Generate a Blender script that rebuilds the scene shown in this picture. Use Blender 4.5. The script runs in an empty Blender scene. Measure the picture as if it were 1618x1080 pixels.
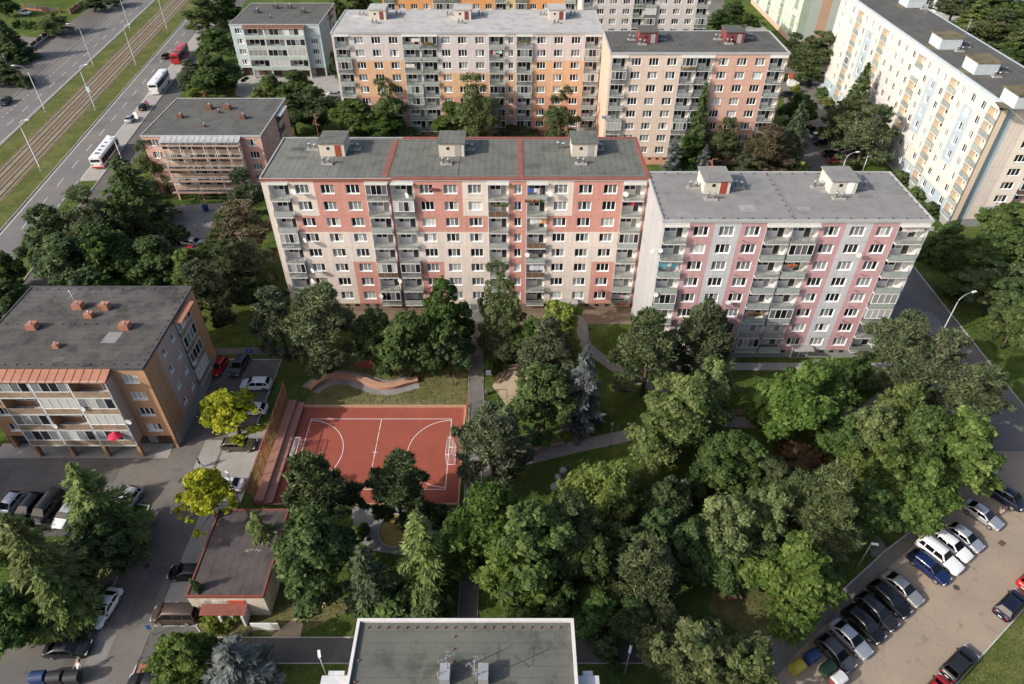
import bpy, math, random
import numpy as np
from mathutils import Vector, Matrix
R = math.radians
scene = bpy.context.scene
col = scene.collection

# ------------------------------------------------------------------ camera
CAM_H, CAM_PITCH, FPX = 72.0, R(40.26), 1090.0          # metres, down from the horizon, focal length in photo pixels
cam_data = bpy.data.cameras.new('camera')
cam_data.sensor_width = 36.0
cam_data.lens = 36.0 * FPX / 1618.0
cam_data.clip_start, cam_data.clip_end = 1.0, 3000.0
cam = bpy.data.objects.new('camera', cam_data)
col.objects.link(cam)
cam.location = (0, 0, CAM_H)
cam.rotation_euler = (R(90) - CAM_PITCH, 0, 0)
scene.camera = cam

# ------------------------------------------------------------------ sky and sun
SUN_EL, SUN_AZ = R(30.5), R(24.5)                        # shadows run towards +X, turned 24.5 deg to +Y
sun_from = Vector((-math.cos(SUN_EL) * math.cos(SUN_AZ), -math.cos(SUN_EL) * math.sin(SUN_AZ), math.sin(SUN_EL)))
world = bpy.data.worlds.new('World')
scene.world = world
world.use_nodes = True
wn = world.node_tree
sky = wn.nodes.new('ShaderNodeTexSky')
sky.sky_type = 'NISHITA'
sky.sun_disc = False
sky.sun_elevation = SUN_EL
sky.sun_rotation = math.atan2(sun_from.x, sun_from.y)
sky.air_density, sky.dust_density, sky.ozone_density = 0.8, 3.5, 0.6
wn.nodes['Background'].inputs['Strength'].default_value = 0.15
wn.links.new(sky.outputs['Color'], wn.nodes['Background'].inputs['Color'])
sun_data = bpy.data.lights.new('sun', 'SUN')
sun_data.energy, sun_data.angle, sun_data.color = 3.5, R(0.55), (1.0, 0.94, 0.85)
sun = bpy.data.objects.new('sun', sun_data)
col.objects.link(sun)
sun.rotation_euler = sun_from.to_track_quat('Z', 'Y').to_euler()
scene.view_settings.view_transform = 'Standard'
scene.view_settings.look = 'None'
scene.view_settings.exposure = 0.46
scene.view_settings.gamma = 1.0
scene.cycles.max_bounces = 6
scene.cycles.diffuse_bounces = 4
scene.cycles.glossy_bounces = 2
scene.cycles.transmission_bounces = 2
scene.cycles.transparent_max_bounces = 8
scene.cycles.use_denoising = True

# ------------------------------------------------------------------ helpers
def at(px, py, z=0.0):
    """The place in the world that the photograph shows at a pixel, taken at height z."""
    u, v = (px - 809) / FPX, (py - 540) / FPX
    d = Vector((u, math.cos(CAM_PITCH) - v * math.sin(CAM_PITCH), -math.sin(CAM_PITCH) - v * math.cos(CAM_PITCH)))
    return Vector((0, 0, CAM_H)) + d * ((z - CAM_H) / d.z)

def metres(px, p):
    """Metres spanned by px pixels at world point p."""
    return px / FPX * (p.y * math.cos(CAM_PITCH) + (CAM_H - p.z) * math.sin(CAM_PITCH))

class MB:
    """Collects boxes, quads and tubes and links them as one mesh."""
    def __init__(self):
        self.v, self.f, self.m, self.sm = [], [], [], []
    def face(self, pts, m=0, smooth=False):
        i = len(self.v)
        self.v += [tuple(p) for p in pts]
        self.f.append(tuple(range(i, i + len(pts)))); self.m.append(m); self.sm.append(smooth)
    def box(self, x0, x1, y0, y1, z0, z1, m=0, skip=''):
        i = len(self.v)
        self.v += [(x0,y0,z0),(x1,y0,z0),(x1,y1,z0),(x0,y1,z0),(x0,y0,z1),(x1,y0,z1),(x1,y1,z1),(x0,y1,z1)]
        for k, q in (('b',(3,2,1,0)),('t',(4,5,6,7)),('f',(0,1,5,4)),('r',(1,2,6,5)),('k',(2,3,7,6)),('l',(3,0,4,7))):
            if k not in skip:
                self.f.append(tuple(i + j for j in q)); self.m.append(m); self.sm.append(False)
        return self
    def bar(self, a, b, w, h=None, m=0):
        """A square bar from a to b."""
        a, b = Vector(a), Vector(b); h = h or w
        d = (b - a).normalized()
        s = d.cross(Vector((0,0,1)))
        s = s.normalized() if s.length > 1e-4 else Vector((1,0,0))
        t = s.cross(d).normalized()
        i = len(self.v)
        for p in (a, b):
            for e, g in ((-1,-1),(1,-1),(1,1),(-1,1)):
                self.v.append(tuple(p + s * (e * w / 2) + t * (g * h / 2)))
        for q in ((0,1,2,3),(7,6,5,4),(0,4,5,1),(1,5,6,2),(2,6,7,3),(3,7,4,0)):
            self.f.append(tuple(i + j for j in q)); self.m.append(m); self.sm.append(False)
        return self
    def tube(self, pts, rad, n=6, m=0, caps=True):
        pts = [Vector(p) for p in pts]
        base = len(self.v)
        for k, p in enumerate(pts):
            d = (pts[min(k + 1, len(pts) - 1)] - pts[max(k - 1, 0)]).normalized()
            s = d.cross(Vector((0.13, 0.02, 1))) if abs(d.z) < 0.98 else d.cross(Vector((1, 0, 0)))
            s.normalize(); t = s.cross(d)
            r = rad[k] if isinstance(rad, (list, tuple)) else rad
            for j in range(n):
                a = 2 * math.pi * j / n
                self.v.append(tuple(p + s * (math.cos(a) * r) + t * (math.sin(a) * r)))
        for k in range(len(pts) - 1):
            for j in range(n):
                a, b = base + k * n + j, base + k * n + (j + 1) % n
                self.f.append((a, a + n, b + n, b)); self.m.append(m); self.sm.append(True)
        if caps:
            self.f.append(tuple(base + j for j in range(n))); self.m.append(m); self.sm.append(False)
            e = base + (len(pts) - 1) * n
            self.f.append(tuple(e + j for j in reversed(range(n)))); self.m.append(m); self.sm.append(False)
        return self
    def prism(self, poly, z0, z1, m=0, mt=None):
        """A polygon (counter-clockwise) raised from z0 to z1."""
        a = sum(poly[k][0] * poly[(k + 1) % len(poly)][1] - poly[(k + 1) % len(poly)][0] * poly[k][1] for k in range(len(poly)))
        if a < 0: poly = poly[::-1]
        self.face([(x, y, z1) for x, y in poly], m if mt is None else mt)
        for k in range(len(poly)):
            (xa, ya), (xb, yb) = poly[k], poly[(k + 1) % len(poly)]
            self.face([(xa, ya, z0), (xb, yb, z0), (xb, yb, z1), (xa, ya, z1)], m)
        return self
    def mesh(self, name, mats):
        me = bpy.data.meshes.new(name)
        me.from_pydata(self.v, [], self.f)
        for mm in (mats if isinstance(mats, (list, tuple)) else [mats]): me.materials.append(mm)
        me.polygons.foreach_set('material_index', self.m)
        me.polygons.foreach_set('use_smooth', self.sm)
        me.update()
        return me
    def build(self, name, mats, parent=None):
        return link(name, self.mesh(name, mats), parent)

def link(name, me, parent=None, loc=None, rz=None, scale=None):
    o = bpy.data.objects.new(name, me)
    col.objects.link(o)
    if parent is not None: o.parent = parent
    if loc is not None: o.location = loc
    if rz is not None: o.rotation_euler = (0, 0, rz)
    if scale is not None: o.scale = scale
    return o
def tag(o, label=None, cat=None, group=None, kind=None):
    if label: o['label'] = label
    if cat: o['category'] = cat
    if group: o['group'] = group
    if kind: o['kind'] = kind
    return o
def empty(name, loc=(0, 0, 0), rz=0.0):
    o = bpy.data.objects.new(name, None)
    col.objects.link(o)
    o.empty_display_size = 0.5
    o.location = loc; o.rotation_euler = (0, 0, rz)
    return o
def copy_tree(o, parent=None):
    c = o.copy(); col.objects.link(c); c.parent = parent
    for ch in o.children: copy_tree(ch, c)
    return c

# ------------------------------------------------------------------ materials
def new_mat(name):
    m = bpy.data.materials.new(name); m.use_nodes = True
    return m, m.node_tree, m.node_tree.nodes['Principled BSDF']
def ramp(nt, stops, fac):
    r = nt.nodes.new('ShaderNodeValToRGB')
    while len(r.color_ramp.elements) < len(stops): r.color_ramp.elements.new(0.5)
    for e, (p, c) in zip(r.color_ramp.elements, stops):
        e.position = p; e.color = (*c, 1)
    nt.links.new(fac, r.inputs['Fac'])
    return r.outputs['Color']
def noise(nt, vec, scale, detail=4, rough=0.6):
    n = nt.nodes.new('ShaderNodeTexNoise')
    n.inputs['Scale'].default_value = scale; n.inputs['Detail'].default_value = detail; n.inputs['Roughness'].default_value = rough
    nt.links.new(vec, n.inputs['Vector'])
    return n.outputs['Fac']
def mixc(nt, fac, a, b, mode='MIX'):
    n = nt.nodes.new('ShaderNodeMix'); n.data_type = 'RGBA'; n.blend_type = mode
    for s, v in ((n.inputs[0], fac), (n.inputs[6], a), (n.inputs[7], b)):
        if hasattr(v, 'is_linked'): nt.links.new(v, s)
        elif isinstance(v, (int, float)): s.default_value = v
        else: s.default_value = (*v, 1)
    return n.outputs[2]
def vscale(nt, vec, s):
    n = nt.nodes.new('ShaderNodeVectorMath'); n.operation = 'MULTIPLY'
    nt.links.new(vec, n.inputs[0]); n.inputs[1].default_value = s
    return n.outputs[0]
def wpos(nt):
    return nt.nodes.new('ShaderNodeNewGeometry').outputs['Position']
def bump(nt, bsdf, h, strength, dist):
    b = nt.nodes.new('ShaderNodeBump'); b.inputs['Strength'].default_value = strength; b.inputs['Distance'].default_value = dist
    nt.links.new(h, b.inputs['Height']); nt.links.new(b.outputs['Normal'], bsdf.inputs['Normal'])
def sc(c, k): return tuple(min(1.0, x * k) for x in c)

def mat(name, c, rough=0.8, var=0.12, scale=0.6, fine=0.0, fscale=12.0, metal=0.0, spec=0.3, streak=0.0, bmp=0.0, coat=0.0):
    """A plain surface with broad and fine mottling, and vertical streaks for plaster."""
    m, nt, b = new_mat(name)
    p = wpos(nt)
    colr = ramp(nt, [(0.3, sc(c, 1 - var)), (0.7, sc(c, 1 + var))], noise(nt, p, scale))
    if fine:
        f = noise(nt, p, fscale, 3, 0.7)
        colr = mixc(nt, 1.0, colr, ramp(nt, [(0.25, (1 - fine,) * 3), (0.75, (1.0,) * 3)], f), 'MULTIPLY')
        if bmp: bump(nt, b, f, bmp, 0.02)
    if streak:
        s = noise(nt, vscale(nt, p, (2.2, 2.2, 0.12)), 1.0, 4, 0.7)
        colr = mixc(nt, 1.0, colr, ramp(nt, [(0.35, (1 - streak, 1 - streak, 1 - streak)), (0.62, (1.0,) * 3)], s), 'MULTIPLY')
        # joints between the storey-high wall panels
        sep = nt.nodes.new('ShaderNodeSeparateXYZ'); nt.links.new(p, sep.inputs[0])
        sb = nt.nodes.new('ShaderNodeMath'); sb.operation = 'SUBTRACT'; sb.inputs[1].default_value = 1.6; nt.links.new(sep.outputs[2], sb.inputs[0])
        md = nt.nodes.new('ShaderNodeMath'); md.operation = 'PINGPONG'; md.inputs[1].default_value = 1.4; nt.links.new(sb.outputs[0], md.inputs[0])
        colr = mixc(nt, 1.0, colr, ramp(nt, [(0.0, (0.80,) * 3), (0.08, (1.0,) * 3)], md.outputs[0]), 'MULTIPLY')
        colr = mixc(nt, 1.0, colr, ramp(nt, [(0.30, (0.93, 0.925, 0.915)), (0.55, (1.0,) * 3)], noise(nt, p, 1.4, 5, 0.75)), 'MULTIPLY')
    nt.links.new(colr, b.inputs['Base Color'])
    b.inputs['Roughness'].default_value = rough
    b.inputs['Metallic'].default_value = metal
    b.inputs['Specular IOR Level'].default_value = spec
    b.inputs['Coat Weight'].default_value = coat
    b.inputs['Coat Roughness'].default_value = 0.04
    return m

def asphalt_mat(name, c, patch=0.2, warm=(1.1, 1.03, 0.94), pscale=0.12):
    m, nt, b = new_mat(name)
    p = wpos(nt)
    base = ramp(nt, [(0.32, sc(c, 1 - patch)), (0.5, c), (0.68, tuple(x * k * (1 + patch * .6) for x, k in zip(c, warm)))], noise(nt, p, pscale, 5, 0.62))
    f = noise(nt, p, 9.0, 3, 0.75)
    base = mixc(nt, 1.0, base, ramp(nt, [(0.2, (0.72,) * 3), (0.8, (1.12,) * 3)], f), 'MULTIPLY')
    st = noise(nt, p, 0.55, 4, 0.7)
    base = mixc(nt, 1.0, base, ramp(nt, [(0.3, (0.72, 0.71, 0.7)), (0.42, (1.0,) * 3)], st), 'MULTIPLY')
    vor = nt.nodes.new('ShaderNodeTexVoronoi'); vor.feature = 'DISTANCE_TO_EDGE'; vor.inputs['Scale'].default_value = 0.16
    wob = nt.nodes.new('ShaderNodeVectorMath'); wob.operation = 'ADD'
    nz = nt.nodes.new('ShaderNodeTexNoise'); nz.inputs['Scale'].default_value = 0.7
    nt.links.new(p, nz.inputs['Vector']); nt.links.new(p, wob.inputs[0])
    nt.links.new(vscale(nt, nz.outputs['Color'], (1.6, 1.6, 0)), wob.inputs[1]); nt.links.new(wob.outputs[0], vor.inputs['Vector'])
    base = mixc(nt, 1.0, base, ramp(nt, [(0.0, (0.8,) * 3), (0.006, (1.0,) * 3)], vor.outputs['Distance']), 'MULTIPLY')
    nt.links.new(base, b.inputs['Base Color'])
    b.inputs['Roughness'].default_value = 0.88; b.inputs['Specular IOR Level'].default_value = 0.25
    bump(nt, b, f, 0.25, 0.02)
    return m

def grass_mat(name, lush, mid, dry, bias=0.0):
    m, nt, b = new_mat(name)
    p = wpos(nt)
    c = ramp(nt, [(0.30 + bias, lush), (0.50 + bias, mid), (0.70 + bias, dry)], noise(nt, p, 0.16, 6, 0.68))
    f = noise(nt, p, 5.0, 4, 0.8)
    c = mixc(nt, 1.0, c, ramp(nt, [(0.3, (0.5, 0.55, 0.5)), (0.72, (1.35, 1.3, 1.2))], f), 'MULTIPLY')
    c = mixc(nt, 1.0, c, ramp(nt, [(0.32, (0.62, 0.68, 0.6)), (0.6, (1.1, 1.08, 1.0)), (0.75, (1.35, 1.2, 0.95))], noise(nt, p, 0.9, 6, 0.8)), 'MULTIPLY')
    nt.links.new(c, b.inputs['Base Color'])
    b.inputs['Roughness'].default_value = 0.95; b.inputs['Specular IOR Level'].default_value = 0.1
    bump(nt, b, f, 0.9, 0.12)
    return m

def roof_mat(name, c, var=0.16, lines=0.35, width=1.0, stain=0.25, axis=0):
    """Bituminous sheet laid in strips: faint lap lines and blotches."""
    m, nt, b = new_mat(name)
    p = wpos(nt)
    base = ramp(nt, [(0.3, sc(c, 1 - var)), (0.7, sc(c, 1 + var))], noise(nt, p, 0.25, 5, 0.65))
    base = mixc(nt, 1.0, base, ramp(nt, [(0.3, (1 - stain,) * 3), (0.5, (1.0,) * 3)], noise(nt, p, 0.5, 6, 0.7)), 'MULTIPLY')
    base = mixc(nt, 1.0, base, ramp(nt, [(0.2, (0.8,) * 3), (0.8, (1.1,) * 3)], noise(nt, p, 10, 3, 0.7)), 'MULTIPLY')
    if lines:
        sep = nt.nodes.new('ShaderNodeSeparateXYZ'); nt.links.new(p, sep.inputs[0])
        md = nt.nodes.new('ShaderNodeMath'); md.operation = 'PINGPONG'; md.inputs[1].default_value = width / 2
        nt.links.new(sep.outputs[axis], md.inputs[0])
        base = mixc(nt, 1.0, base, ramp(nt, [(0.0, (1 - lines,) * 3), (0.09, (1.0,) * 3)], md.outputs[0]), 'MULTIPLY')
    nt.links.new(base, b.inputs['Base Color'])
    b.inputs['Roughness'].default_value = 0.85; b.inputs['Specular IOR Level'].default_value = 0.25
    return m

def glass_mat(name, c, rough=0.06, spec=0.5):
    m, nt, b = new_mat(name)
    oi = nt.nodes.new('ShaderNodeObjectInfo')
    nt.links.new(ramp(nt, [(0.0, sc(c, 0.55)), (1.0, sc(c, 1.4))], oi.outputs['Random']), b.inputs['Base Color'])
    b.inputs['Roughness'].default_value = rough; b.inputs['Specular IOR Level'].default_value = spec
    return m

M = {}
M['white'] = mat('white_paint', (0.78, 0.78, 0.76), 0.5, 0.05, 0.8)
M['frame'] = mat('window_frame_white', (0.80, 0.80, 0.79), 0.4, 0.03)
M['offwhite'] = mat('white_render', (0.66, 0.66, 0.65), 0.8, 0.05, 0.4, streak=0.12)
M['glass_dark'] = glass_mat('glass_dark', (0.020, 0.022, 0.026))
M['glass_mid'] = glass_mat('glass_with_net_curtain', (0.19, 0.20, 0.205), 0.12)
M['glass_light'] = glass_mat('glass_with_white_blind', (0.42, 0.42, 0.40), 0.2)
M['metal'] = mat('galvanised_metal', (0.45, 0.46, 0.47), 0.45, 0.1, 1.0, metal=0.6, spec=0.5)
M['darkmetal'] = mat('dark_metal', (0.07, 0.07, 0.075), 0.5, 0.15, 1.0)
M['concrete'] = mat('concrete', (0.36, 0.35, 0.33), 0.85, 0.15, 0.5, 0.2, 6.0, streak=0.12)
M['kerb'] = mat('kerb_concrete', (0.42, 0.41, 0.38), 0.85, 0.15, 0.8, 0.2, 6.0)
M['railpanel'] = mat('balcony_panel_grey', (0.30, 0.34, 0.32), 0.25, 0.12, 0.4, spec=0.5)
M['railglass'] = mat('balcony_panel_wired_glass', (0.24, 0.27, 0.25), 0.15, 0.3, 0.5, spec=0.5)
def see_through(m, fac):
    nt = m.node_tree; tr = nt.nodes.new('ShaderNodeBsdfTransparent'); mx = nt.nodes.new('ShaderNodeMixShader'); mx.inputs[0].default_value = fac
    nt.links.new(nt.nodes['Principled BSDF'].outputs[0], mx.inputs[1]); nt.links.new(tr.outputs[0], mx.inputs[2]); nt.links.new(mx.outputs[0], nt.nodes['Material Output'].inputs['Surface'])
see_through(M['railglass'], 0.62)
M['railbrown'] = mat('balcony_panel_brown', (0.14, 0.085, 0.055), 0.5, 0.25, 0.5)
M['loggia'] = mat('loggia_render', (0.74, 0.72, 0.68), 0.85, 0.08, 0.5)
M['slab'] = mat('balcony_slab', (0.52, 0.51, 0.48), 0.85, 0.1, 0.5)
M['black'] = mat('black_rubber', (0.02, 0.02, 0.02), 0.7, 0.1)
# ------------------------------------------------------------------ ground, roads, paths
M['grass'] = grass_mat('lawn_grass', (0.052, 0.092, 0.020), (0.092, 0.132, 0.034), (0.18, 0.18, 0.08), 0.05)
M['verge'] = grass_mat('verge_grass', (0.075, 0.098, 0.030), (0.115, 0.132, 0.045), (0.18, 0.17, 0.08))
M['drygrass'] = grass_mat('dry_grass', (0.08, 0.095, 0.03), (0.16, 0.15, 0.075), (0.25, 0.21, 0.12))
M['asphalt'] = asphalt_mat('asphalt', (0.160, 0.152, 0.142))
M['asphalt_dark'] = asphalt_mat('asphalt_dark', (0.118, 0.112, 0.106))
M['road'] = asphalt_mat('road_asphalt', (0.165, 0.160, 0.155), 0.10)
M['lot'] = asphalt_mat('worn_asphalt', (0.31, 0.255, 0.20), 0.12)
M['lane'] = asphalt_mat('lane_asphalt', (0.160, 0.145, 0.131), 0.25, pscale=0.18)
M['paving'] = mat('paving_blocks', (0.235, 0.220, 0.205), 0.85, 0.15, 0.4, 0.3, 7.0)
M['bay'] = mat('bay_concrete', (0.33, 0.315, 0.29), 0.85, 0.15, 0.35, 0.25, 5.0)
M['sand'] = mat('sandy_path', (0.42, 0.34, 0.235), 0.95, 0.12, 0.5, 0.25, 8.0)
M['gravel'] = mat('grey_gravel', (0.27, 0.26, 0.245), 0.95, 0.2, 0.5, 0.4, 10.0)
M['soil'] = mat('bare_soil', (0.17, 0.12, 0.085), 0.95, 0.25, 0.5, 0.4, 6.0)
M['tramearth'] = mat('tram_bed_brown', (0.185, 0.125, 0.085), 0.95, 0.2, 0.5, 0.4, 8.0)
M['trampan'] = mat('tram_bed_panels', (0.24, 0.205, 0.135), 0.95, 0.2, 0.5, 0.3, 5.0)
M['paint'] = mat('road_paint_white', (0.62, 0.61, 0.58), 0.7, 0.1, 2.0, 0.35, 8.0)
M['rail'] = mat('rail_steel', (0.055, 0.043, 0.035), 0.5, 0.1, 1.0, metal=0.3)

def structure(name, mb, m): return tag(mb.build(name, m), kind='structure')
SHEETS = []
def sheet(name, poly, z, m):
    poly = [(p[0], p[1]) for p in poly]
    SHEETS.append((name, poly))
    a = sum(poly[k][0] * poly[(k + 1) % len(poly)][1] - poly[(k + 1) % len(poly)][0] * poly[k][1] for k in range(len(poly)))
    if a < 0: poly = poly[::-1]
    b = MB(); b.face([(x, y, z) for x, y in poly])
    return structure(name, b, m)
def pxs(*pts): return [at(x, y)[:2] for x, y in pts]
def kerb(pts, h=0.12, w=0.16, parent=None):
    b = MB()
    for (xa, ya), (xb, yb) in zip(pts, pts[1:]):
        b.bar((xa, ya, h / 2), (xb, yb, h / 2), w, h)
    o = b.build('kerb', M['kerb'], parent)
    return o if parent else tag(o, kind='structure')
def band(pts, w):
    """A strip of width w along a line of points."""
    pts = [Vector((p[0], p[1])) for p in pts]
    l, r = [], []
    for k, p in enumerate(pts):
        d = (pts[min(k + 1, len(pts) - 1)] - pts[max(k - 1, 0)]).normalized()
        n = Vector((-d.y, d.x)) * (w / 2)
        l.append(p + n); r.append(p - n)
    return l + r[::-1]

g = MB()
g.face([(-900, -200, 0), (900, -200, 0), (900, 1500, 0), (-900, 1500, 0)])
structure('ground', g, M['grass'])

# the avenue with its tram line, seen at the upper left
AV = R(-6.2)
dv, nv = Vector((math.sin(AV), math.cos(AV))), Vector((math.cos(AV), -math.sin(AV)))
def av(off, along): return nv * off + dv * along
def strip(o0, o1, a0, a1): return [av(o0, a0), av(o1, a0), av(o1, a1), av(o0, a1)]
sheet('verge', strip(-106.6, -88.4, 40, 560), 0.010, M['verge'])
road_w = sheet('road', strip(-117.2, -106.6, 40, 560), 0.008, M['road'])
road_e = sheet('road', strip(-88.5, -80.7, 40, 560), 0.008, M['road'])
bay_e = sheet('bus_bay', strip(-80.7, -76.6, 150, 560), 0.012, M['bay'])
sheet('pavement', strip(-76.5, -71.5, 40, 560), 0.008, M['asphalt_dark'])
sheet('pavement', strip(-128.5, -117.2, 40, 560), 0.006, M['asphalt_dark'])
for o in (-106.5, -88.6, -76.5, -117.3): kerb([av(o, 40), av(o, 560)])
for rd, off, a0, step, ln, w in ((road_e, -84.7, 130, 9.0, 4.0, 0.16), (road_w, -110.4, 130, 9.0, 4.0, 0.16), (road_w, -113.9, 132, 2.6, 1.2, 0.14), (road_e, -81.0, 110, 2.6, 1.2, 0.16)):
    me = MB(); me.face([(-w / 2, 0, 0), (w / 2, 0, 0), (w / 2, ln, 0), (-w / 2, ln, 0)]); me = me.mesh('lane_dash', M['paint'])
    k = a0
    while k < (151 if off == -81.0 else 300):
        p = av(off, k); link('lane_dash', me, rd, (p.x, p.y, 0.0135), -AV); k += step
for rd, off, a0, a1 in ((road_e, -87.9, 60, 500), (road_e, -80.75, 151, 500), (road_w, -107.2, 60, 500)):
    b = MB(); b.face([(*p, 0.0165) for p in strip(off - 0.09, off + 0.09, a0, a1)]); b.build('edge_line', M['paint'], rd)
track = sheet('tram_track', strip(-101.3, -93.6, 40, 560), 0.03, M['tramearth'])
for c in (-99.3, -95.6):
    b = MB()
    for o0, o1 in ((c - 0.6, c + 0.6), (c - 1.35, c - 0.85), (c + 0.85, c + 1.35)): b.face([(*p, 0.045) for p in strip(o0, o1, 40, 560)])
    b.build('track_panel', M['trampan'], track)
    for s in (-0.72, 0.72):
        b = MB(); b.bar((*av(c + s, 40), 0.06), (*av(c + s, 560), 0.06), 0.2, 0.08); b.build('rail', M['rail'], track)

# lanes and parking west of the court
lane = sheet('lane', [(-45.4, 12), (-39, 12), (-39, 53), (-39.6, 66), (-36.2, 67), (-36.2, 80.6), (-46.5, 80.6), (-46.2, 61.8), (-80, 61.8), (-80, 53.5), (-45.4, 53.5)], 0.008, M['lane'])
kerb([(-45.4, 12), (-45.4, 49.5), (-45.7, 53.0), (-48.4, 53.4), (-49.0, 50)])
kerb([(-39, 12), (-39, 33.0)]); kerb([(-34.4, 53.6), (-34.4, 66.2), (-36.1, 67.0), (-36.1, 80.7), (-46.6, 80.7)])
sheet('parking_bay', [(-80, 48.6), (-50, 48.6), (-49.5, 53.48), (-80, 53.48)], 0.007, M['asphalt_dark'])
sheet('parking_bay', [(-49.2, 35.5), (-45.5, 35.5), (-45.5, 49.0), (-48.2, 49.0)], 0.007, M['paving'])
sheet('parking_bay', [(-53.5, 12), (-45.5, 12), (-45.5, 35.2), (-53.5, 35.2)], 0.0075, M['asphalt_dark'])
sheet('parking_bay', [(-39.55, 53.6), (-34.5, 53.6), (-34.5, 66), (-39.6, 65.9)], 0.007, M['bay'])
sheet('parking_bay', [(-38.95, 36.6), (-34.2, 36.6), (-34.6, 53.5), (-38.95, 53.5)], 0.007, M['bay'])
sheet('footpath', [(-48, 82.0), (-30, 82.0), (-30, 83.6), (-48, 83.6)], 0.008, M['asphalt_dark'])
sheet('brick_strip', [(-38.9, 12), (-38.0, 12), (-38.0, 33.2), (-38.9, 33.2)], 0.012, mat('red_paving', (0.33, 0.15, 0.10), 0.9, 0.15, 0.8, 0.3, 8.0))
sheet('apron', [(-70, 60.8), (-46.4, 60.8), (-46.4, 63.4), (-70, 63.4)], 0.014, M['bay'])
# paths in the park
sheet('footpath', [(-38.9, 33.3), (24.4, 33.3), (24.4, 35.9), (-33.0, 35.9), (-34.3, 37.2), (-38.9, 37.2)], 0.008, M['asphalt_dark'])
kerb([(-34.3, 37.2), (-33.0, 35.98), (27, 35.98)], 0.09, 0.1); kerb([(-33.0, 33.2), (24, 33.2)], 0.09, 0.1)
sheet('dirt_path', pxs((521, 936), (534, 944), (480, 980), (474, 1008), (425, 1008), (447, 990)), 0.009, M['sand'])
vp = [(-7.2, 93), (-7.2, 88.3), (-6.2, 69.9), (-5.9, 38), (-5.9, 35.8), (-3.7, 35.8), (-3.8, 38), (-4.1, 69.9), (-4.8, 88.3), (-4.0, 93)]
sheet('footpath', vp, 0.012, M['asphalt'])
kerb(vp[1:5], 0.08, 0.09); kerb(vp[5:9], 0.08, 0.09)
dp = [at(x, y) for x, y in ((745, 748), (828, 725), (930, 701), (1019, 682), (1150, 666), (1210, 668), (1300, 664), (1370, 650), (1412, 612))]
sheet('footpath', band(dp, 2.1), 0.010, M['paving'])
sheet('footpath', band([at(x, y) for x, y in ((908, 492), (918, 512), (925, 545), (945, 562), (975, 583), (1060, 625), (1150, 666))], 2.0), 0.014, M['paving'])
sheet('footpath', [(20.5, 78.3), (59.4, 78.3), (59.4, 80.0), (20.5, 80.0)], 0.010, M['bay'])
sheet('footpath', pxs((1280, 568), (1297, 568), (1312, 600), (1298, 604)), 0.016, M['bay'])
sheet('building_apron', [(-38.5, 89.6), (20.4, 89.6), (20.4, 93.2), (-38.5, 93.2)], 0.008, mat('brown_bank', (0.205, 0.15, 0.11), 0.95, 0.2, 0.5, 0.3, 6.0))
# parking ground and road at the right
road_r = sheet('road', [(59.6, 62), (74.4, 60), (74.4, 135), (59.6, 135)], 0.008, M['asphalt'])
kerb([(74.45, 60), (74.45, 135)]); kerb([(59.55, 62), (59.55, 135)])
lot = sheet('parking_lot', [(59.6, 62.0), (56.0, 52.9), (31.5, 35.6), (26, 30.8), (26, 22), (36.5, 24.5), (45.2, 31.1), (57, 39.4), (90, 62), (74.4, 64), (74.4, 62)], 0.010, M['lot'])
sheet('pavement', [(58.9, 62.0), (54.1, 52.8), (44.3, 46.5), (37.5, 41.5), (30.1, 36.4), (24.5, 35.9), (24.5, 30), (26, 30.8), (31.5, 35.6), (56.0, 52.9), (59.6, 62)], 0.006, M['asphalt'])
kerb([(58.9, 62.0), (54.1, 52.8), (44.3, 46.5), (37.5, 41.5), (30.1, 36.4), (27.0, 36.0)], 0.1, 0.14)
kerb([(36.5, 24.5), (45.2, 31.1), (57, 39.4), (90, 62)])
sheet('verge', [(36.6, 24.3), (45.3, 30.9), (57.1, 39.2), (90, 61.8), (90, 57.5), (58.5, 35.6), (47.5, 28), (41, 23)], 0.007, M['verge'])
sheet('pavement', [(41.1, 22.9), (47.6, 27.9), (58.6, 35.5), (90, 57.4), (90, 30), (50, 16)], 0.006, M['asphalt'])
sheet('footpath', pxs((1369, 835), (1380, 835), (1403, 868), (1391, 880), (1377, 879)), 0.009, M['asphalt'])
b = MB(); b.box(-0.45, 0.45, -0.3, 0.3, 0.0, 0.016); o = tag(b.build('drain_grate', mat('rusty_iron', (0.12, 0.07, 0.05), 0.7, 0.2)), 'rusty rectangular drain grate in the beige parking lot', 'drain'); p = at(1583, 858); o.location = (p.x, p.y, 0.01); o.rotation_euler = (0, 0, R(33))
# yards further off
sheet('yard', pxs((245, 326), (385, 318), (372, 372), (310, 400), (214, 384), (232, 345)), 0.010, M['gravel'])
sheet('yard', pxs((374, 118), (530, 118), (545, 155), (440, 165), (372, 150)), 0.010, M['bay'])
sheet('road', pxs((1230, 100), (1262, 98), (1292, 128), (1340, 205), (1352, 250), (1260, 275), (1244, 200)), 0.009, M['asphalt'])
sheet('footpath', [(76, 118), (86.2, 118), (86.2, 121), (76, 121)], 0.009, M['bay'])
sheet('footpath', pxs((1170, 40), (1200, 34), (1222, 56), (1190, 62)), 0.009, M['bay'])
sheet('yard', pxs((1118, 0), (1145, 0), (1140, 40), (1115, 40)), 0.009, M['asphalt'])
sheet('gateway', [av(-128.6, 232), av(-117.3, 232), av(-117.3, 255), av(-140, 262), av(-140, 252)], 0.014, M['asphalt'])

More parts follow.
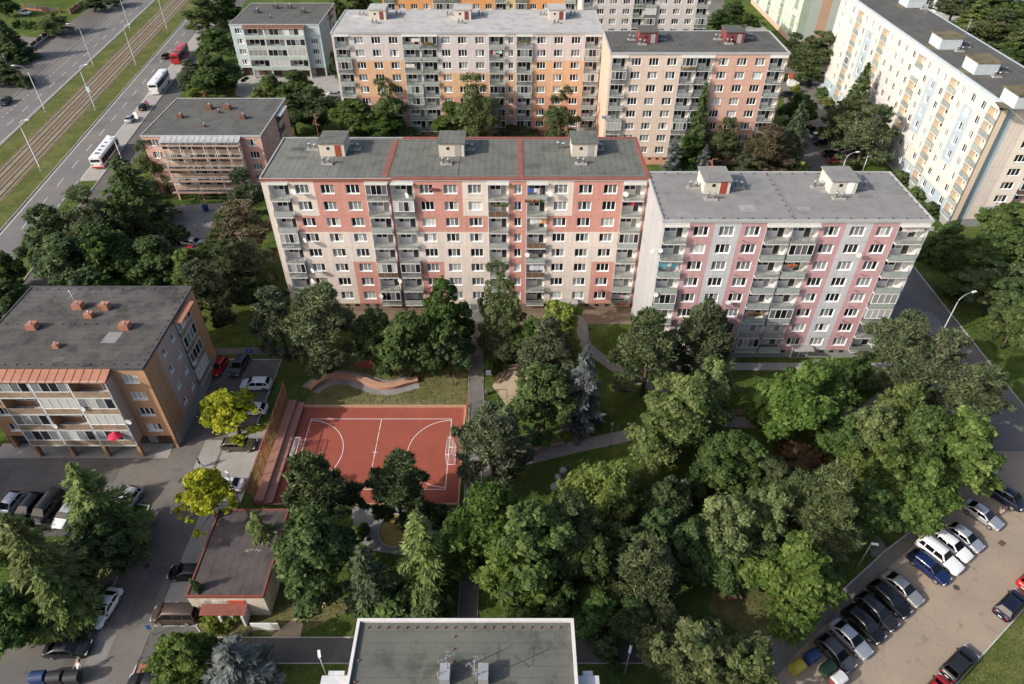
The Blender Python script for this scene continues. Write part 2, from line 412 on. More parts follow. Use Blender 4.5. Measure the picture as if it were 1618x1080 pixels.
# ------------------------------------------------------------------ the ball court
M['court'] = mat('red_court', (0.290, 0.076, 0.050), 0.9, 0.10, 0.35, 0.16, 9.0)
M['courtkerb'] = mat('court_kerb', (0.42, 0.235, 0.155), 0.9, 0.1, 0.8)
M['line'] = mat('court_line_white', (0.66, 0.62, 0.60), 0.8, 0.06)
M['lineyellow'] = mat('court_line_yellow', (0.55, 0.36, 0.06), 0.8, 0.06)
CX0, CX1, CY0, CY1 = -30.2, -6.9, 53.4, 70.2
court = sheet('ball_court', [(CX0, CY0), (CX1, CY0), (CX1, CY1), (CX0, CY1)], 0.03, M['court'])
b = MB()
b.box(CX0, CX1 + 0.3, CY1, CY1 + 0.3, 0, 0.35); b.box(CX0, CX1 + 0.3, CY0 - 0.25, CY0, 0, 0.12); b.box(CX1, CX1 + 0.25, CY0, CY1 - 0.002, 0, 0.2)
b.build('court_edging', M['courtkerb'], court)
lx0, lx1, ly0, ly1, lw = -28.6, -8.6, 55.6, 68.0, 0.09
def cline(name, pts, w, m, z):
    q = MB(); pl = band(pts, w); n = len(pts)
    for k in range(n - 1): q.face([(*pl[k], z), (*pl[2 * n - 1 - k], z), (*pl[2 * n - 2 - k], z), (*pl[k + 1], z)][::-1])
    for f in q.f: pass
    return q.build(name, m, court)
Zl = 0.036
for pts in ([(lx0, ly0), (lx1, ly0)], [(lx0, ly1), (lx1, ly1)], [(lx0, ly0), (lx0, ly1)], [(lx1, ly0), (lx1, ly1)], [((lx0 + lx1) / 2, ly0), ((lx0 + lx1) / 2, ly1)]):
    cline('court_line', pts, lw, M['line'], Zl); Zl += 0.002
ym = (ly0 + ly1) / 2
for s, x in ((1, lx0), (-1, lx1)):
    cline('goal_area_line', [(x + s * 5.6 * math.cos(a), ym + 5.9 * math.sin(a)) for a in np.linspace(-math.pi / 2, math.pi / 2, 25)], lw, M['line'], 0.05)
for y in (58.2, 60.2, 63.4, 65.4): cline('yellow_mark', [((lx0 + lx1) / 2, y), ((lx0 + lx1) / 2, y + 0.5)], 0.1, M['lineyellow'], 0.05)
cline('centre_mark', [((lx0 + lx1) / 2 - 0.3, ym), ((lx0 + lx1) / 2 + 0.3, ym)], 0.1, M['line'], 0.055)

def goal(x, s, label):
    """A white tube goal 3 m wide and 2 m high, its net towards -s."""
    t = tag(empty('football_goal', (x, ym - 0.6, 0.03)), label, 'goal', 'goals on the ball court')
    q = MB(); w, h = 1.5, 2.0
    q.tube([(0, -w, 0), (0, -w, h), (0, w, h), (0, w, 0)], 0.055, 6); q.build('goal_frame', M['white'], t)
    q = MB()
    for e in (-w, w): q.tube([(0, e, h), (-s * 0.75, e, h), (-s * 1.1, e, 0.04), (0, e, 0.04)], 0.035, 5)
    q.tube([(-s * 1.1, -w, 0.04), (-s * 1.1, w, 0.04)], 0.035, 5); q.tube([(-s * 0.75, -w, h), (-s * 0.75, w, h)], 0.03, 5)
    q.build('net_frame', M['white'], t)
    q = MB()
    for k in range(16):
        y = -w + 2 * w * k / 15; q.bar((-s * 0.75, y, h), (-s * 1.1, y, 0.05), 0.012); q.bar((0, y, h), (-s * 0.75, y, h), 0.012)
    for k in range(11):
        f = k / 10; xx = -s * (0.75 + 0.35 * f); z = h * (1 - f) + 0.04
        q.bar((xx, -w, z), (xx, w, z), 0.012)
        for e in (-w, w): q.bar((0, e, z), (xx, e, z), 0.012)
    tag(q.build('net', M['line'], t), kind='stuff')
goal(lx0 + 0.1, 1, 'white goal with net at the left end of the red court')
goal(lx1 - 0.1, -1, 'white goal with net at the right end of the red court')

# stepped seating and its tall fence
t = tag(empty('stepped_seating', (-30.2, 0, 0)), 'long two-step terracotta seating along the left side of the red court', 'seating')
M['terracotta'] = mat('terracotta_concrete', (0.40, 0.20, 0.145), 0.9, 0.1, 0.7, 0.15, 6.0)
for x0, x1, h in ((-1.05, -0.03, 0.45), (-2.15, -1.08, 0.9)):
    q = MB(); q.box(x0, x1, 53.2, 71.0, 0, h - 0.1); q.build('step', M['terracotta'], t)
    for k in range(6): q = MB(); q.box(x0 - 0.02, x1 + 0.03, 53.2 + k * 2.97, 53.2 + k * 2.97 + 2.95, h - 0.1, h); q.build('seat_slab', M['terracotta'], t)
t = tag(empty('court_fence', (-32.6, 0, 0)), 'tall rust-red mesh fence behind the stepped seating of the court', 'fence')
M['rust'] = mat('rust_red_steel', (0.36, 0.145, 0.085), 0.7, 0.1)
n = 10
for k in range(n):
    y = 53.2 + 18.0 * k / (n - 1)
    q = MB(); q.tube([(0, y, 0), (0, y, 4.0)], 0.075, 6); q.build('fence_post', M['rust'], t)
    if k < n - 1:
        y1 = 53.2 + 18.0 * (k + 1) / (n - 1)
        for z in (0.3, 2.05, 3.95): q = MB(); q.bar((0, y, z), (0, y1, z), 0.09); q.build('fence_rail', M['rust'], t)
        q = MB()
        for j in range(1, 10): yy = y + (y1 - y) * j / 10; q.bar((0.03, yy, 0.3), (0.03, yy, 3.95), 0.018)
        for j in range(1, 18): q.bar((0.03, y, 0.3 + j * 0.2), (0.03, y1, 0.3 + j * 0.2), 0.018)
        tag(q.build('mesh_panel', M['rust'], t), kind='stuff')
t = tag(empty('court_fence', (-6.4, 0, 0)), 'short rust-red fence panel at the back right corner of the court', 'fence')
for k in range(3):
    q = MB(); q.tube([(0, 66.8 + 2 * k, 0), (0, 66.8 + 2 * k, 3.0)], 0.05, 6); q.build('fence_post', M['rust'], t)
    if k < 2:
        q = MB()
        for z in (0.3, 1.6, 2.95): q.bar((0, 66.8 + 2 * k, z), (0, 68.8 + 2 * k, z), 0.05)
        for j in range(1, 14): q.bar((0, 66.8 + 2 * k + j / 7, 0.3), (0, 66.8 + 2 * k + j / 7, 2.95), 0.012)
        tag(q.build('mesh_panel', M['rust'], t), kind='stuff')
sheet('worn_lawn', pxs((495, 615), (570, 560), (690, 560), (738, 590), (735, 641), (478, 641)), 0.004, M['drygrass'])
# S-shaped seat wall with its gravel bed
pts = [at(x, y) for x, y in ((490, 616), (505, 604), (527, 597), (552, 597), (575, 603), (597, 611), (620, 612), (642, 606), (660, 602))]
from mathutils.geometry import interpolate_bezier
sm = []
for k in range(len(pts) - 1):
    p0, p1 = pts[k], pts[k + 1]
    m0 = (pts[k + 1] - pts[max(k - 1, 0)]) / 2; m1 = (pts[min(k + 2, len(pts) - 1)] - pts[k]) / 2
    for j in range(5):
        s = j / 5; sm.append(p0 * (2*s**3 - 3*s*s + 1) + m0 * (s**3 - 2*s*s + s) + p1 * (-2*s**3 + 3*s*s) + m1 * (s**3 - s*s))
sm.append(pts[-1])
sheet('gravel_bed', band(sm, 3.2), 0.009, M['gravel'])
t = tag(empty('curved_wall', (0, 0, 0)), 'long S-curved terracotta seat wall on gravel above the red court', 'seat wall')
pl = band(sm, 0.9); q = MB(); n = len(sm)
for k in range(n - 1):
    a, bb, c, d = pl[k], pl[k + 1], pl[2*n-2-k], pl[2*n-1-k]
    q.prism([a[:2], bb[:2], c[:2], d[:2]], 0, 0.52)
q.build('wall_body', M['terracotta'], t)
pl = band(sm, 1.05)
for s in range(0, n - 1, 5):
    q = MB()
    for k in range(s, min(s + 5, n - 1)):
        q.prism([pl[k][:2], pl[k + 1][:2], pl[2*n-2-k][:2], pl[2*n-1-k][:2]], 0.525, 0.62)
    q.build('coping_slab', M['courtkerb'], t)
# playgrounds
sheet('playground', pxs((778, 610), (787, 590), (823, 582), (848, 600), (848, 630), (800, 640)), 0.009, M['sand'])
sheet('playground', pxs((556, 800), (650, 800), (700, 812), (735, 800), (735, 830), (655, 880), (590, 870), (560, 850)), 0.009, M['gravel'])
t = sheet('sand_pit', [(at(628, 838).x + 2.2 * math.cos(a), at(628, 838).y + 2.3 * math.sin(a)) for a in np.linspace(0, 2 * math.pi, 24, endpoint=False)], 0.014, mat('yellow_rubber', (0.40, 0.26, 0.085), 0.95, 0.15, 0.6, 0.2))
kerb([(at(628, 838).x + 2.3 * math.cos(a), at(628, 838).y + 2.4 * math.sin(a)) for a in np.linspace(0, 2 * math.pi, 25)], 0.15, 0.15)
sheet('red_play_surface', pxs((556, 572), (600, 566), (596, 582), (560, 580)), 0.012, M['court'])
sheet('flower_bed', pxs((1140, 655), (1205, 655), (1206, 646), (1140, 646)), 0.009, M['soil'])
sheet('flower_bed', pxs((1230, 735), (1300, 720), (1310, 740), (1255, 775)), 0.009, M['soil'])
sheet('worn_lawn', pxs((1130, 900), (1200, 920), (1250, 985), (1190, 1010), (1120, 970)), 0.005, M['drygrass'])
sheet('worn_lawn', pxs((310, 990), (420, 960), (540, 940), (560, 960), (480, 1000), (330, 1006)), 0.005, M['drygrass'])

# mended patches, covers and wear on the carriageways
pr_ = random.Random(9)
def mend(x, y, w, d, rz, m, z): q = [(x + cx * w / 2 * math.cos(rz) - cy * d / 2 * math.sin(rz), y + cx * w / 2 * math.sin(rz) + cy * d / 2 * math.cos(rz)) for cx, cy in ((-1, -1), (1, -1), (1, 1), (-1, 1))]; sheet('mended_patch', q, z, m)
for k, (x, y, w, d, rz, m) in enumerate([(-42.4, 58, 5.0, 4.0, 0.05, 'asphalt'), (-41.0, 61.5, 2.6, 5.0, 0.0, 'bay'), (-44, 47, 1.6, 5, 0, 'asphalt_dark'), (-41, 41, 2.2, 7, 0.02, 'asphalt_dark'), (-43.5, 35, 2.0, 4, 0, 'paving'), (-41.5, 28, 2.4, 8, 0, 'asphalt'), (-55, 58, 6, 2.6, 0, 'asphalt_dark'), (-64, 57.5, 4, 3, 0, 'asphalt'),
   (66, 70, 3, 9, 0, 'asphalt_dark'), (70, 90, 3, 6, 0, 'paving'), (-10, 34.6, 4, 1.6, 0, 'asphalt'), (-5.0, 60, 1.5, 4, 0.02, 'paving'), (-6, 80, 1.5, 3, 0.03, 'asphalt_dark')]): mend(x, y, w, d, rz, M[m], 0.0185 + 0.0004 * k)
for k, (o, a, ln) in enumerate(((-86.2, 170, 14), (-83, 196, 8), (-86, 228, 18), (-112, 190, 12), (-109, 215, 9))):
    sheet('mended_patch', strip(o - 1.4, o + 1.2, a, a + ln), 0.0118 + 0.0003 * k, M['asphalt'])
cov = MB(); cov.tube([(0, 0, 0), (0, 0, 0.012)], 0.36, 14); cov = cov.mesh('manhole_cover', mat('cast_iron', (0.06, 0.055, 0.05), 0.7, 0.2))
for x, y, w in ((-42.6, 44.5, 'in the lane beside the flat-roofed building'), (-43.2, 57.0, 'in the lane below the orange-brown house'), (50.5, 41.8, 'in the middle of the beige parking lot'), (67.5, 78, 'in the asphalt road right of the pink block'), (-4.9, 50, 'in the straight footpath beside the court')):
    tag(link('manhole_cover', cov, None, (x, y, 0.03)), 'round dark manhole cover ' + w, 'manhole cover')
# ------------------------------------------------------------------ building pieces
rng = random.Random(7)
CACHE = {}
def frame_of(origin, rz):
    c, s = math.cos(rz), math.sin(rz)
    return lambda u, w, z: (origin[0] + c * u - s * w, origin[1] + s * u + c * w, origin[2] + z)

def window_meshes(w, h, n, depth=0.2):
    k = ('win', w, h, n)
    if k in CACHE: return CACHE[k]
    b = MB(); t, y0, y1 = 0.07, depth, depth + 0.07
    b.box(-w/2, w/2, y0, y1, 0, t); b.box(-w/2, w/2, y0, y1, h - t, h)
    for j in range(n + 1):
        x = -w/2 + w * j / n
        tt = t if 0 < j < n else t / 2 * 2
        xa = max(-w/2, x - tt / 2 - (0.02 if 0 < j < n else 0)); xb = min(w/2, x + tt / 2 + (0.02 if 0 < j < n else 0))
        if j == 0: xa, xb = -w/2, -w/2 + t
        if j == n: xa, xb = w/2 - t, w/2
        b.box(xa, xb, y0 + 0.002, y1 - 0.002, t, h - t)
    fm = b.mesh('window', M['frame'])
    panes = []
    for combo in ((0,0,0),(0,0,0),(1,1,1),(1,0,1),(0,1,0),(1,1,0),(0,0,1),(2,1,0),(1,1,1),(0,0,0),(1,2,1),(2,2,2),(1,1,1),(0,1,1),(2,0,2),(1,0,0)):
        b = MB()
        for j in range(n):
            xa, xb = -w/2 + w * j / n, -w/2 + w * (j + 1) / n
            b.face([(xa, y0 + 0.035, t/2), (xb, y0 + 0.035, t/2), (xb, y0 + 0.035, h - t/2), (xa, y0 + 0.035, h - t/2)], combo[j % 3])
        panes.append(b.mesh('pane', [M['glass_dark'], M['glass_mid'], M['glass_light']]))
    b = MB(); b.box(-w/2 - 0.05, w/2 + 0.05, -0.07, depth - 0.005, -0.06, -0.005)
    sm = b.mesh('sill', M['frame'])
    CACHE[k] = (fm, panes, sm)
    return CACHE[k]
def make_window(parent, pos, rz, w, h, n):
    fm, panes, sm = window_meshes(w, h, n)
    o = link('window', fm, parent, pos, rz)
    link('pane', rng.choice(panes), o, None, R(rng.uniform(-1.2, 1.2))); link('sill', sm, o)
    return o

def loggia_meshes(w, h, depth, out, style):
    k = ('log', round(w, 2), round(h, 2), depth, out, style)
    if k in CACHE: return CACHE[k]
    r = {}
    b = MB(); d = depth
    b.face([(0.02, d, 0), (w - 0.02, d, 0), (w - 0.02, d, h), (0.02, d, h)])
    b.face([(0.02, 0.02, 0), (0.02, d, 0), (0.02, d, h), (0.02, 0.02, h)]); b.face([(w - 0.02, d, 0), (w - 0.02, 0.02, 0), (w - 0.02, 0.02, h), (w - 0.02, d, h)])
    r['recess'] = b.mesh('loggia', M[style[0]])
    b = MB(); b.box(0.03, w - 0.03, -out, d - 0.01, -0.13, 0.02)
    r['slab'] = b.mesh('slab', M['slab'])
    b = MB(); y = -out + 0.06
    for z in (0.12, 1.05): b.bar((0.05, y, z), (w - 0.05, y, z), 0.05)
    for j in range(4):
        x = 0.06 + (w - 0.12) * j / 3; b.bar((x, y, 0.02), (x, y, 1.05), 0.045)
    if out > 0.2:
        for x in (0.06, w - 0.06):
            for z in (0.12, 1.05): b.bar((x, y, z), (x, 0, z), 0.04)
            for j in range(1, 4): b.bar((x, y * j / 4, 0.12), (x, y * j / 4, 1.05), 0.02)
    r['rail'] = b.mesh('railing', M[style[1]])
    r['panels'] = []
    for pm in style[2]:
        b = MB(); nseg = 3
        for j in range(nseg):
            xa, xb = 0.06 + (w - 0.12) * j / nseg + 0.03, 0.06 + (w - 0.12) * (j + 1) / nseg - 0.03
            b.box(xa, xb, y - 0.015, y + 0.015, 0.15, 1.0)
        r['panels'].append(b.mesh('railing_panel', M[pm]))
    r['doors'] = []
    for combo in ((0, 0, 0), (1, 0, 0), (0, 1, 0), (1, 1, 1), (0, 0, 1)):
        b = MB(); yy = d - 0.04
        xs = [w * 0.10, w * 0.36, w * 0.62]
        for j in range(2): b.box(xs[j] + 0.04, xs[j] + w * 0.24, yy, yy + 0.03, 1.05, 2.25, combo[j])
        b.box(w * 0.64, w * 0.88, yy, yy + 0.03, 0.08, 2.25, combo[2])
        b.box(w * 0.08, w * 0.62, yy + 0.012, yy + 0.034, 0.97, 2.33, 3); b.box(w * 0.62 + 0.002, w * 0.91, yy + 0.012, yy + 0.034, 0.03, 2.33, 3)
        r['doors'].append(b.mesh('balcony_door', [M['glass_dark'], M['glass_mid'], M['glass_light'], M['frame']]))
    r['glazing'] = []
    for combo in ((1, 0, 0, 1), (0, 1, 1, 0), (0, 0, 1, 0), (2, 1, 0, 2), (1, 2, 1, 0), (2, 2, 2, 2)):
        b = MB(); z0, z1 = 1.08, h - 0.16
        for j in range(4):
            xa, xb = 0.07 + (w - 0.14) * j / 4, 0.07 + (w - 0.14) * (j + 1) / 4
            b.face([(xa, y, z0), (xb, y, z0), (xb, y, z1), (xa, y, z1)], combo[j])
            b.box(xa - 0.03, xa + 0.03, y - 0.04, y + 0.02, z0, z1, 3)
        b.box(w - 0.1, w - 0.04, y - 0.04, y + 0.02, z0, z1, 3); b.box(0.04, w - 0.04, y - 0.045, y + 0.025, z1, z1 + 0.08, 3); b.box(0.04, w - 0.04, y - 0.045, y + 0.025, z0 - 0.06, z0, 3)
        for x in (0.05, w - 0.05): b.face([(x, y, z0), (x, 0.02, z0), (x, 0.02, z1), (x, y, z1)], 1)
        r['glazing'].append(b.mesh('glazing', [M['glass_dark'], M['glass_mid'], M['glass_light'], M['frame']]))
    b = MB(); b.box(-0.08, w + 0.08, -out - 0.1, 0.0, 0.0, 0.1)
    r['canopy'] = b.mesh('canopy', M['slab'])
    CACHE[k] = r
    return r
def make_loggia(parent, pos, rz, w, h, depth, out, style, top=False):
    r = loggia_meshes(w, h, depth, out, style)
    o = link('loggia', r['recess'], parent, pos, rz)
    link('slab', r['slab'], o); link('railing', r['rail'], o)
    link('railing_panel', rng.choice(r['panels']), o); link('balcony_door', rng.choice(r['doors']), o)
    if rng.random() < style[3]: link('glazing', rng.choice(r['glazing']), o)
    if top: link('canopy', r['canopy'], o, (0, 0, h - 0.12))
    return o

def facade(mb, parent, origin, rz, cells, nf, fh, mats, style=None, win=(2.0, 1.5), ztop=None, depth=1.3, out=0.55, sill=0.95):
    """Wall faces with real openings, and the windows and loggias that stand in them. cells: (u0, u1, kind, colour codes from the top floor down)."""
    T = frame_of(origin, rz)
    def q(u0, u1, z0, z1, m): mb.face([T(u0, 0, z0), T(u1, 0, z0), T(u1, 0, z1), T(u0, 0, z1)], m)
    for u0, u1, kind, codes in cells:
        if len(codes) == 1: codes = codes * nf
        for f in range(nf):
            z = (nf - 1 - f) * fh; m = mats[codes[f]]
            if kind in 'wns':
                ww, hh = {'w': win, 'n': (win[0] * 0.56, win[1]), 's': (win[0] * 0.56, win[1] * 0.8)}[kind]
                n = 3 if kind == 'w' else 2
                c = (u0 + u1) / 2; a, b = c - ww / 2, c + ww / 2; s0, s1 = z + sill, z + sill + hh
                q(u0, a, z, z + fh, m); q(b, u1, z, z + fh, m); q(a, b, z, s0, m); q(a, b, s1, z + fh, m)
                dd = 0.26; wm = mats['W']
                mb.face([T(a, 0, s0), T(b, 0, s0), T(b, dd, s0), T(a, dd, s0)], wm); mb.face([T(b, 0, s1), T(a, 0, s1), T(a, dd, s1), T(b, dd, s1)], wm)
                mb.face([T(a, 0, s1), T(a, 0, s0), T(a, dd, s0), T(a, dd, s1)], wm); mb.face([T(b, 0, s0), T(b, 0, s1), T(b, dd, s1), T(b, dd, s0)], wm)
                make_window(parent, T(c, 0, s0), rz, ww, hh, n)
            elif kind == 'L':
                j = 0.1
                q(u0, u0 + j, z, z + fh, mats['W']); q(u1 - j, u1, z, z + fh, mats['W'])
                make_loggia(parent, T(u0 + j, 0, z), rz, u1 - u0 - 2 * j, fh, depth, out, style, f == 0)
            else: q(u0, u1, z, z + fh, m)
        if ztop: q(u0, u1, nf * fh, ztop, mats['W'] if kind == 'L' else mats[codes[0]])

def shed(parent, p, w, d, h, wall, roofm, doorm, door=0.62, win=0.3):
    """A lift house on the roof, its front at p (centre of the front edge)."""
    b = MB(); b.box(p[0] - w/2, p[0] + w/2, p[1], p[1] + d, p[2], p[2] + h, skip='b'); o = b.build('roof_shed', wall, parent)
    b = MB(); b.box(p[0] - w/2 - 0.18, p[0] + w/2 + 0.18, p[1] - 0.2, p[1] + d + 0.2, p[2] + h + 0.002, p[2] + h + 0.2); b.build('shed_roof', roofm, o)
    if door is not None:
        x = p[0] - w/2 + w * door
        b = MB(); b.box(x, x + 0.95, p[1] - 0.04, p[1] + 0.05, p[2] + 0.05, p[2] + 1.85); b.build('shed_door', doorm, o)
        x = p[0] - w/2 + w * win
        b = MB(); b.box(x, x + 0.45, p[1] - 0.03, p[1] + 0.05, p[2] + 1.1, p[2] + 1.55); b.build('shed_window', M['glass_dark'], o)
    return o
def vents(parent, p, flat=True):
    b = MB()
    if flat: b.box(p[0] - 0.9, p[0] + 0.9, p[1] - 0.45, p[1] + 0.45, p[2], p[2] + 0.22)
    o = b.build('roof_vent', M['concrete'], parent) if flat else None
    for dx, hh in ((-0.45, 0.95), (0.4, 0.8)):
        b = MB(); b.tube([(p[0] + dx, p[1], p[2] + 0.1), (p[0] + dx, p[1], p[2] + hh), (p[0] + dx, p[1], p[2] + hh + 0.01), (p[0] + dx, p[1], p[2] + hh + 0.18)], [0.16, 0.16, 0.26, 0.26], 8)
        b.build('vent_pipe', M['metal'], o or parent)
def mast(parent, p, h, m='metal', arms=3):
    b = MB(); b.tube([p, (p[0], p[1], p[2] + h)], 0.045, 5)
    for k in range(arms):
        z = p[2] + h * (0.95 - 0.16 * k); a = 0.5 + k
        b.bar((p[0] - 0.8 * math.cos(a), p[1] - 0.8 * math.sin(a), z), (p[0] + 0.8 * math.cos(a), p[1] + 0.8 * math.sin(a), z), 0.03)
        for j in (-0.7, -0.35, 0.35, 0.7):
            b.bar((p[0] + j * math.cos(a) - 0.2 * math.sin(a), p[1] + j * math.sin(a) + 0.2 * math.cos(a), z), (p[0] + j * math.cos(a) + 0.2 * math.sin(a), p[1] + j * math.sin(a) - 0.2 * math.cos(a), z), 0.02)
    b.build('aerial_mast', M[m], parent)
def dish(parent, p, rz=R(-25), r=0.42):
    if 'dish' not in CACHE:
        b = MB(); rings = [(0.0, 0.0), (0.5, 0.03), (1.0, 0.13)]
        n = 10
        for (ra, ya), (rb, yb) in zip(rings, rings[1:]):
            for j in range(n):
                a0, a1 = 2 * math.pi * j / n, 2 * math.pi * (j + 1) / n
                b.face([(ra * math.cos(a0), -ya, ra * math.sin(a0)), (rb * math.cos(a0), -yb, rb * math.sin(a0)), (rb * math.cos(a1), -yb, rb * math.sin(a1)), (ra * math.cos(a1), -ya, ra * math.sin(a1))], 0, True)
        b.bar((0, 0, -0.2), (0, -0.9, 0.1), 0.06); b.bar((0, 0.02, 0), (0, 1.3, -0.2), 0.09)
        CACHE['dish'] = b.mesh('satellite_dish', mat('dish_grey', (0.55, 0.55, 0.54), 0.5, 0.1))
    o = link('satellite_dish', CACHE['dish'], parent, p, rz, (r, r, r))
    return o
def roof_plate(parent, x0, x1, y0, y1, z, m, edge, eh=0.12, ew=0.35, over=0.12):
    b = MB(); b.box(x0 - over, x1 + over, y0 - over, y1 + over, z - 0.25, z); o = b.build('roof', m, parent)
    b = MB(); a = over + 0.01
    b.box(x0 - a, x1 + a, y0 - a, y0 - a + ew, z - 0.27, z + eh); b.box(x0 - a, x1 + a, y1 + a - ew, y1 + a, z - 0.27, z + eh)
    b.box(x0 - a, x0 - a + ew, y0 - a + ew, y1 + a - ew, z - 0.27, z + eh); b.box(x1 + a - ew, x1 + a, y0 - a + ew, y1 + a - ew, z - 0.27, z + eh)
    b.build('roof_edging', edge, o)
    return o
def roof_wires(parent, lines, z):
    for a, b_ in lines:
        q = MB(); q.bar((a[0], a[1], z + 0.1), (b_[0], b_[1], z + 0.1), 0.035); q.build('lightning_wire', M['metal'], parent)
def vent_caps(parent, pts, z, m):
    me = MB(); me.tube([(0, 0, 0), (0, 0, 0.16)], 0.09, 6); me = me.mesh('roof_vent_cap', m)
    for x, y in pts: link('roof_vent_cap', me, parent, (x, y, z))
def plinth_bits(parent, W, zs, n, skip=()):
    me = MB(); me.box(-0.3, 0.3, -0.03, 0.05, 0, 0.35); me = me.mesh('plinth_vent', M['glass_dark'])
    for k in range(n):
        u = W * (k + 0.5) / n
        if not any(abs(u - s) < 1.6 for s in skip): link('plinth_vent', me, parent, (u, 0.0, zs))
def entrance(parent, u, h=2.4, w=2.6):
    b = MB(); b.box(u - w/2, u + w/2, -0.03, 0.06, 0.0, h, 1); b.box(u - w/2 + 0.15, u - 0.05, -0.06, 0.0, 0.1, h - 0.3, 0); b.box(u + 0.05, u + w/2 - 0.15, -0.06, 0.0, 0.1, h - 0.3, 0)
    o = b.build('entrance_door', [M['glass_mid'], M['frame']], parent)
    b = MB(); b.box(u - w/2 - 0.2, u + w/2 + 0.2, -1.5, -0.05, h + 0.1, h + 0.25); b.build('entrance_canopy', M['concrete'], o)
def patches(rf, W, D, z, n, seed, base):
    r_ = random.Random(seed)
    for k in range(n):
        x, y, w, d = r_.uniform(1, W - 4), r_.uniform(1, D - 3), r_.uniform(0.8, 3.2), r_.uniform(0.6, 1.8); zz = z + 0.004 + 0.002 * k
        f = r_.uniform(0.72, 1.35); c = sc(base, f)
        b = MB(); b.face([(x, y, zz), (x + w, y, zz), (x + w, y + d, zz), (x, y + d, zz)]); b.build('roof_patch', roof_mat('patch', c, 0.15, 0, stain=0.3), rf)
def local(root, px, py, z): return at(px, py, z) - root.location

M['beige'] = mat('beige_render', (0.70, 0.61, 0.54), 0.85, 0.04, 0.3, streak=0.16)
M['red'] = mat('salmon_red_render', (0.56, 0.275, 0.225), 0.85, 0.06, 0.5, streak=0.16)
M['plinth'] = mat('brown_plinth', (0.22, 0.15, 0.11), 0.9, 0.12, 0.5)
M['roofgrey'] = roof_mat('bitumen_grey_green', (0.135, 0.140, 0.122))
M['roofdark'] = roof_mat('bitumen_dark', (0.105, 0.105, 0.095))
M['roofpale'] = roof_mat('pale_membrane', (0.40, 0.395, 0.38), 0.10, 0.0, stain=0.22)
M['rooflight'] = roof_mat('grey_membrane', (0.225, 0.222, 0.215), 0.1, 0.16, 2.0, stain=0.15)
M['roofold'] = roof_mat('weathered_bitumen', (0.085, 0.081, 0.075), 0.35, 0.3, 1.0, stain=0.45, axis=1)
M['trimred'] = mat('red_brown_flashing', (0.235, 0.085, 0.065), 0.7, 0.12)
M['trimgrey'] = mat('grey_flashing', (0.36, 0.37, 0.37), 0.6, 0.08)
M['shedbeige'] = mat('shed_beige', (0.55, 0.50, 0.43), 0.85, 0.06, streak=0.1)
M['doorred'] = mat('red_steel_door', (0.28, 0.055, 0.035), 0.6, 0.1)
M['doorgrey'] = mat('grey_steel_door', (0.30, 0.30, 0.30), 0.6, 0.1)
ST_C = ('loggia', 'metal', ('railpanel', 'railglass', 'railglass', 'railglass', 'railglass', 'railbrown'), 0.22)
ST_R = ('offwhite', 'metal', ('railpanel', 'railpanel', 'railglass'), 0.22)
ST_B = ('loggia', 'darkmetal', ('railpanel', 'railglass', 'railglass'), 0.25)

def panel_block(name_label, x0, x1, y0, y1, H, nf, fh, cells_px, colours, style, roofm, edge, zb, px0, px1, plinth='plinth', ew=0.35, left='W', right='W', back='W'):
    """A slab block with its front to -Y. cells_px are given in photo pixels along the roof line and stretched over the facade."""
    root = tag(empty('apartment_block', (x0, y0, 0)), name_label, 'apartment block')
    W, D = x1 - x0, y1 - y0
    k = W / (px1 - px0)
    cells = [((a - px0) * k, (b - px0) * k, t, c) for a, b, t, c in cells_px]
    keys = list(colours); mats = {c: i for i, c in enumerate(keys)}
    mb = MB()
    facade(mb, root, (0, 0, zb), 0, cells, nf, fh, mats, style, ztop=H - zb - 0.25)
    mb.face([(0, D, 0), (0, 0, 0), (0, 0, H - 0.25), (0, D, H - 0.25)], mats[left]); mb.face([(W, 0, 0), (W, D, 0), (W, D, H - 0.25), (W, 0, H - 0.25)], mats[right])
    mb.face([(W, D, 0), (0, D, 0), (0, D, H - 0.25), (W, D, H - 0.25)], mats[back])
    mb.build('wall', [colours[c] for c in keys], root)
    b = MB(); b.box(0.06, W - 0.06, 0.06, D - 0.06, 0, zb + 0.02); b.build('plinth', M[plinth], root)
    rf = roof_plate(root, 0, W, 0, D, H, roofm, edge, ew=ew)
    return root, rf, cells

# ------------------------------------------------------------------ the middle block, salmon and beige
colC = {'W': M['offwhite'], 'b': M['beige'], 'r': M['red']}
cellsC = [(413,422,'-','b'),(422,456,'L','b'),(456,496,'w','bbrbbbbb'),(496,537,'w','rrrbbbbb'),(537,577,'w','rrrbbrrr'),(577,614.5,'L','b'),(614.5,618,'-','r'),(618,655,'L','b'),
  (655,694,'w','rrrbbrrr'),(694,732,'w','rrrbbbbb'),(732,772,'w','bbrbbbbb'),(772,807,'L','b'),(807,835,'n','r'),(835,870,'L','b'),(870,910,'w','bbrbbbbb'),(910,949,'w','rrrbbbbb'),(949,989,'w','rrrbbrrr'),(989,1025,'L','b'),(1025,1028,'-','r')]
C, rf, cells = panel_block('long salmon-red and beige block with dark grey roof in the middle', -37.2, 20.2, 93.2, 107.5, 24.6, 8, 2.8, cellsC, colC, ST_C, M['roofgrey'], M['trimgrey'], 1.6, 413, 1028, left='b', right='r', ew=0.2)
for px, dm in ((526, 'doorred'), (714, 'doorgrey'), (923, 'doorgrey')):
    p = local(C, px, 247, 24.6); shed(C, (p.x, p.y, 24.6), 3.9, 4.3, 2.1, M['shedbeige'], M['roofgrey'], M[dm])
for px, py in ((495, 236), (517, 259), (562, 236), (705, 259), (742, 236), (918, 259), (945, 236), (886, 234)):
    p = local(C, px, py, 24.6); vents(C, (p.x, p.y, 24.6), px != 886)
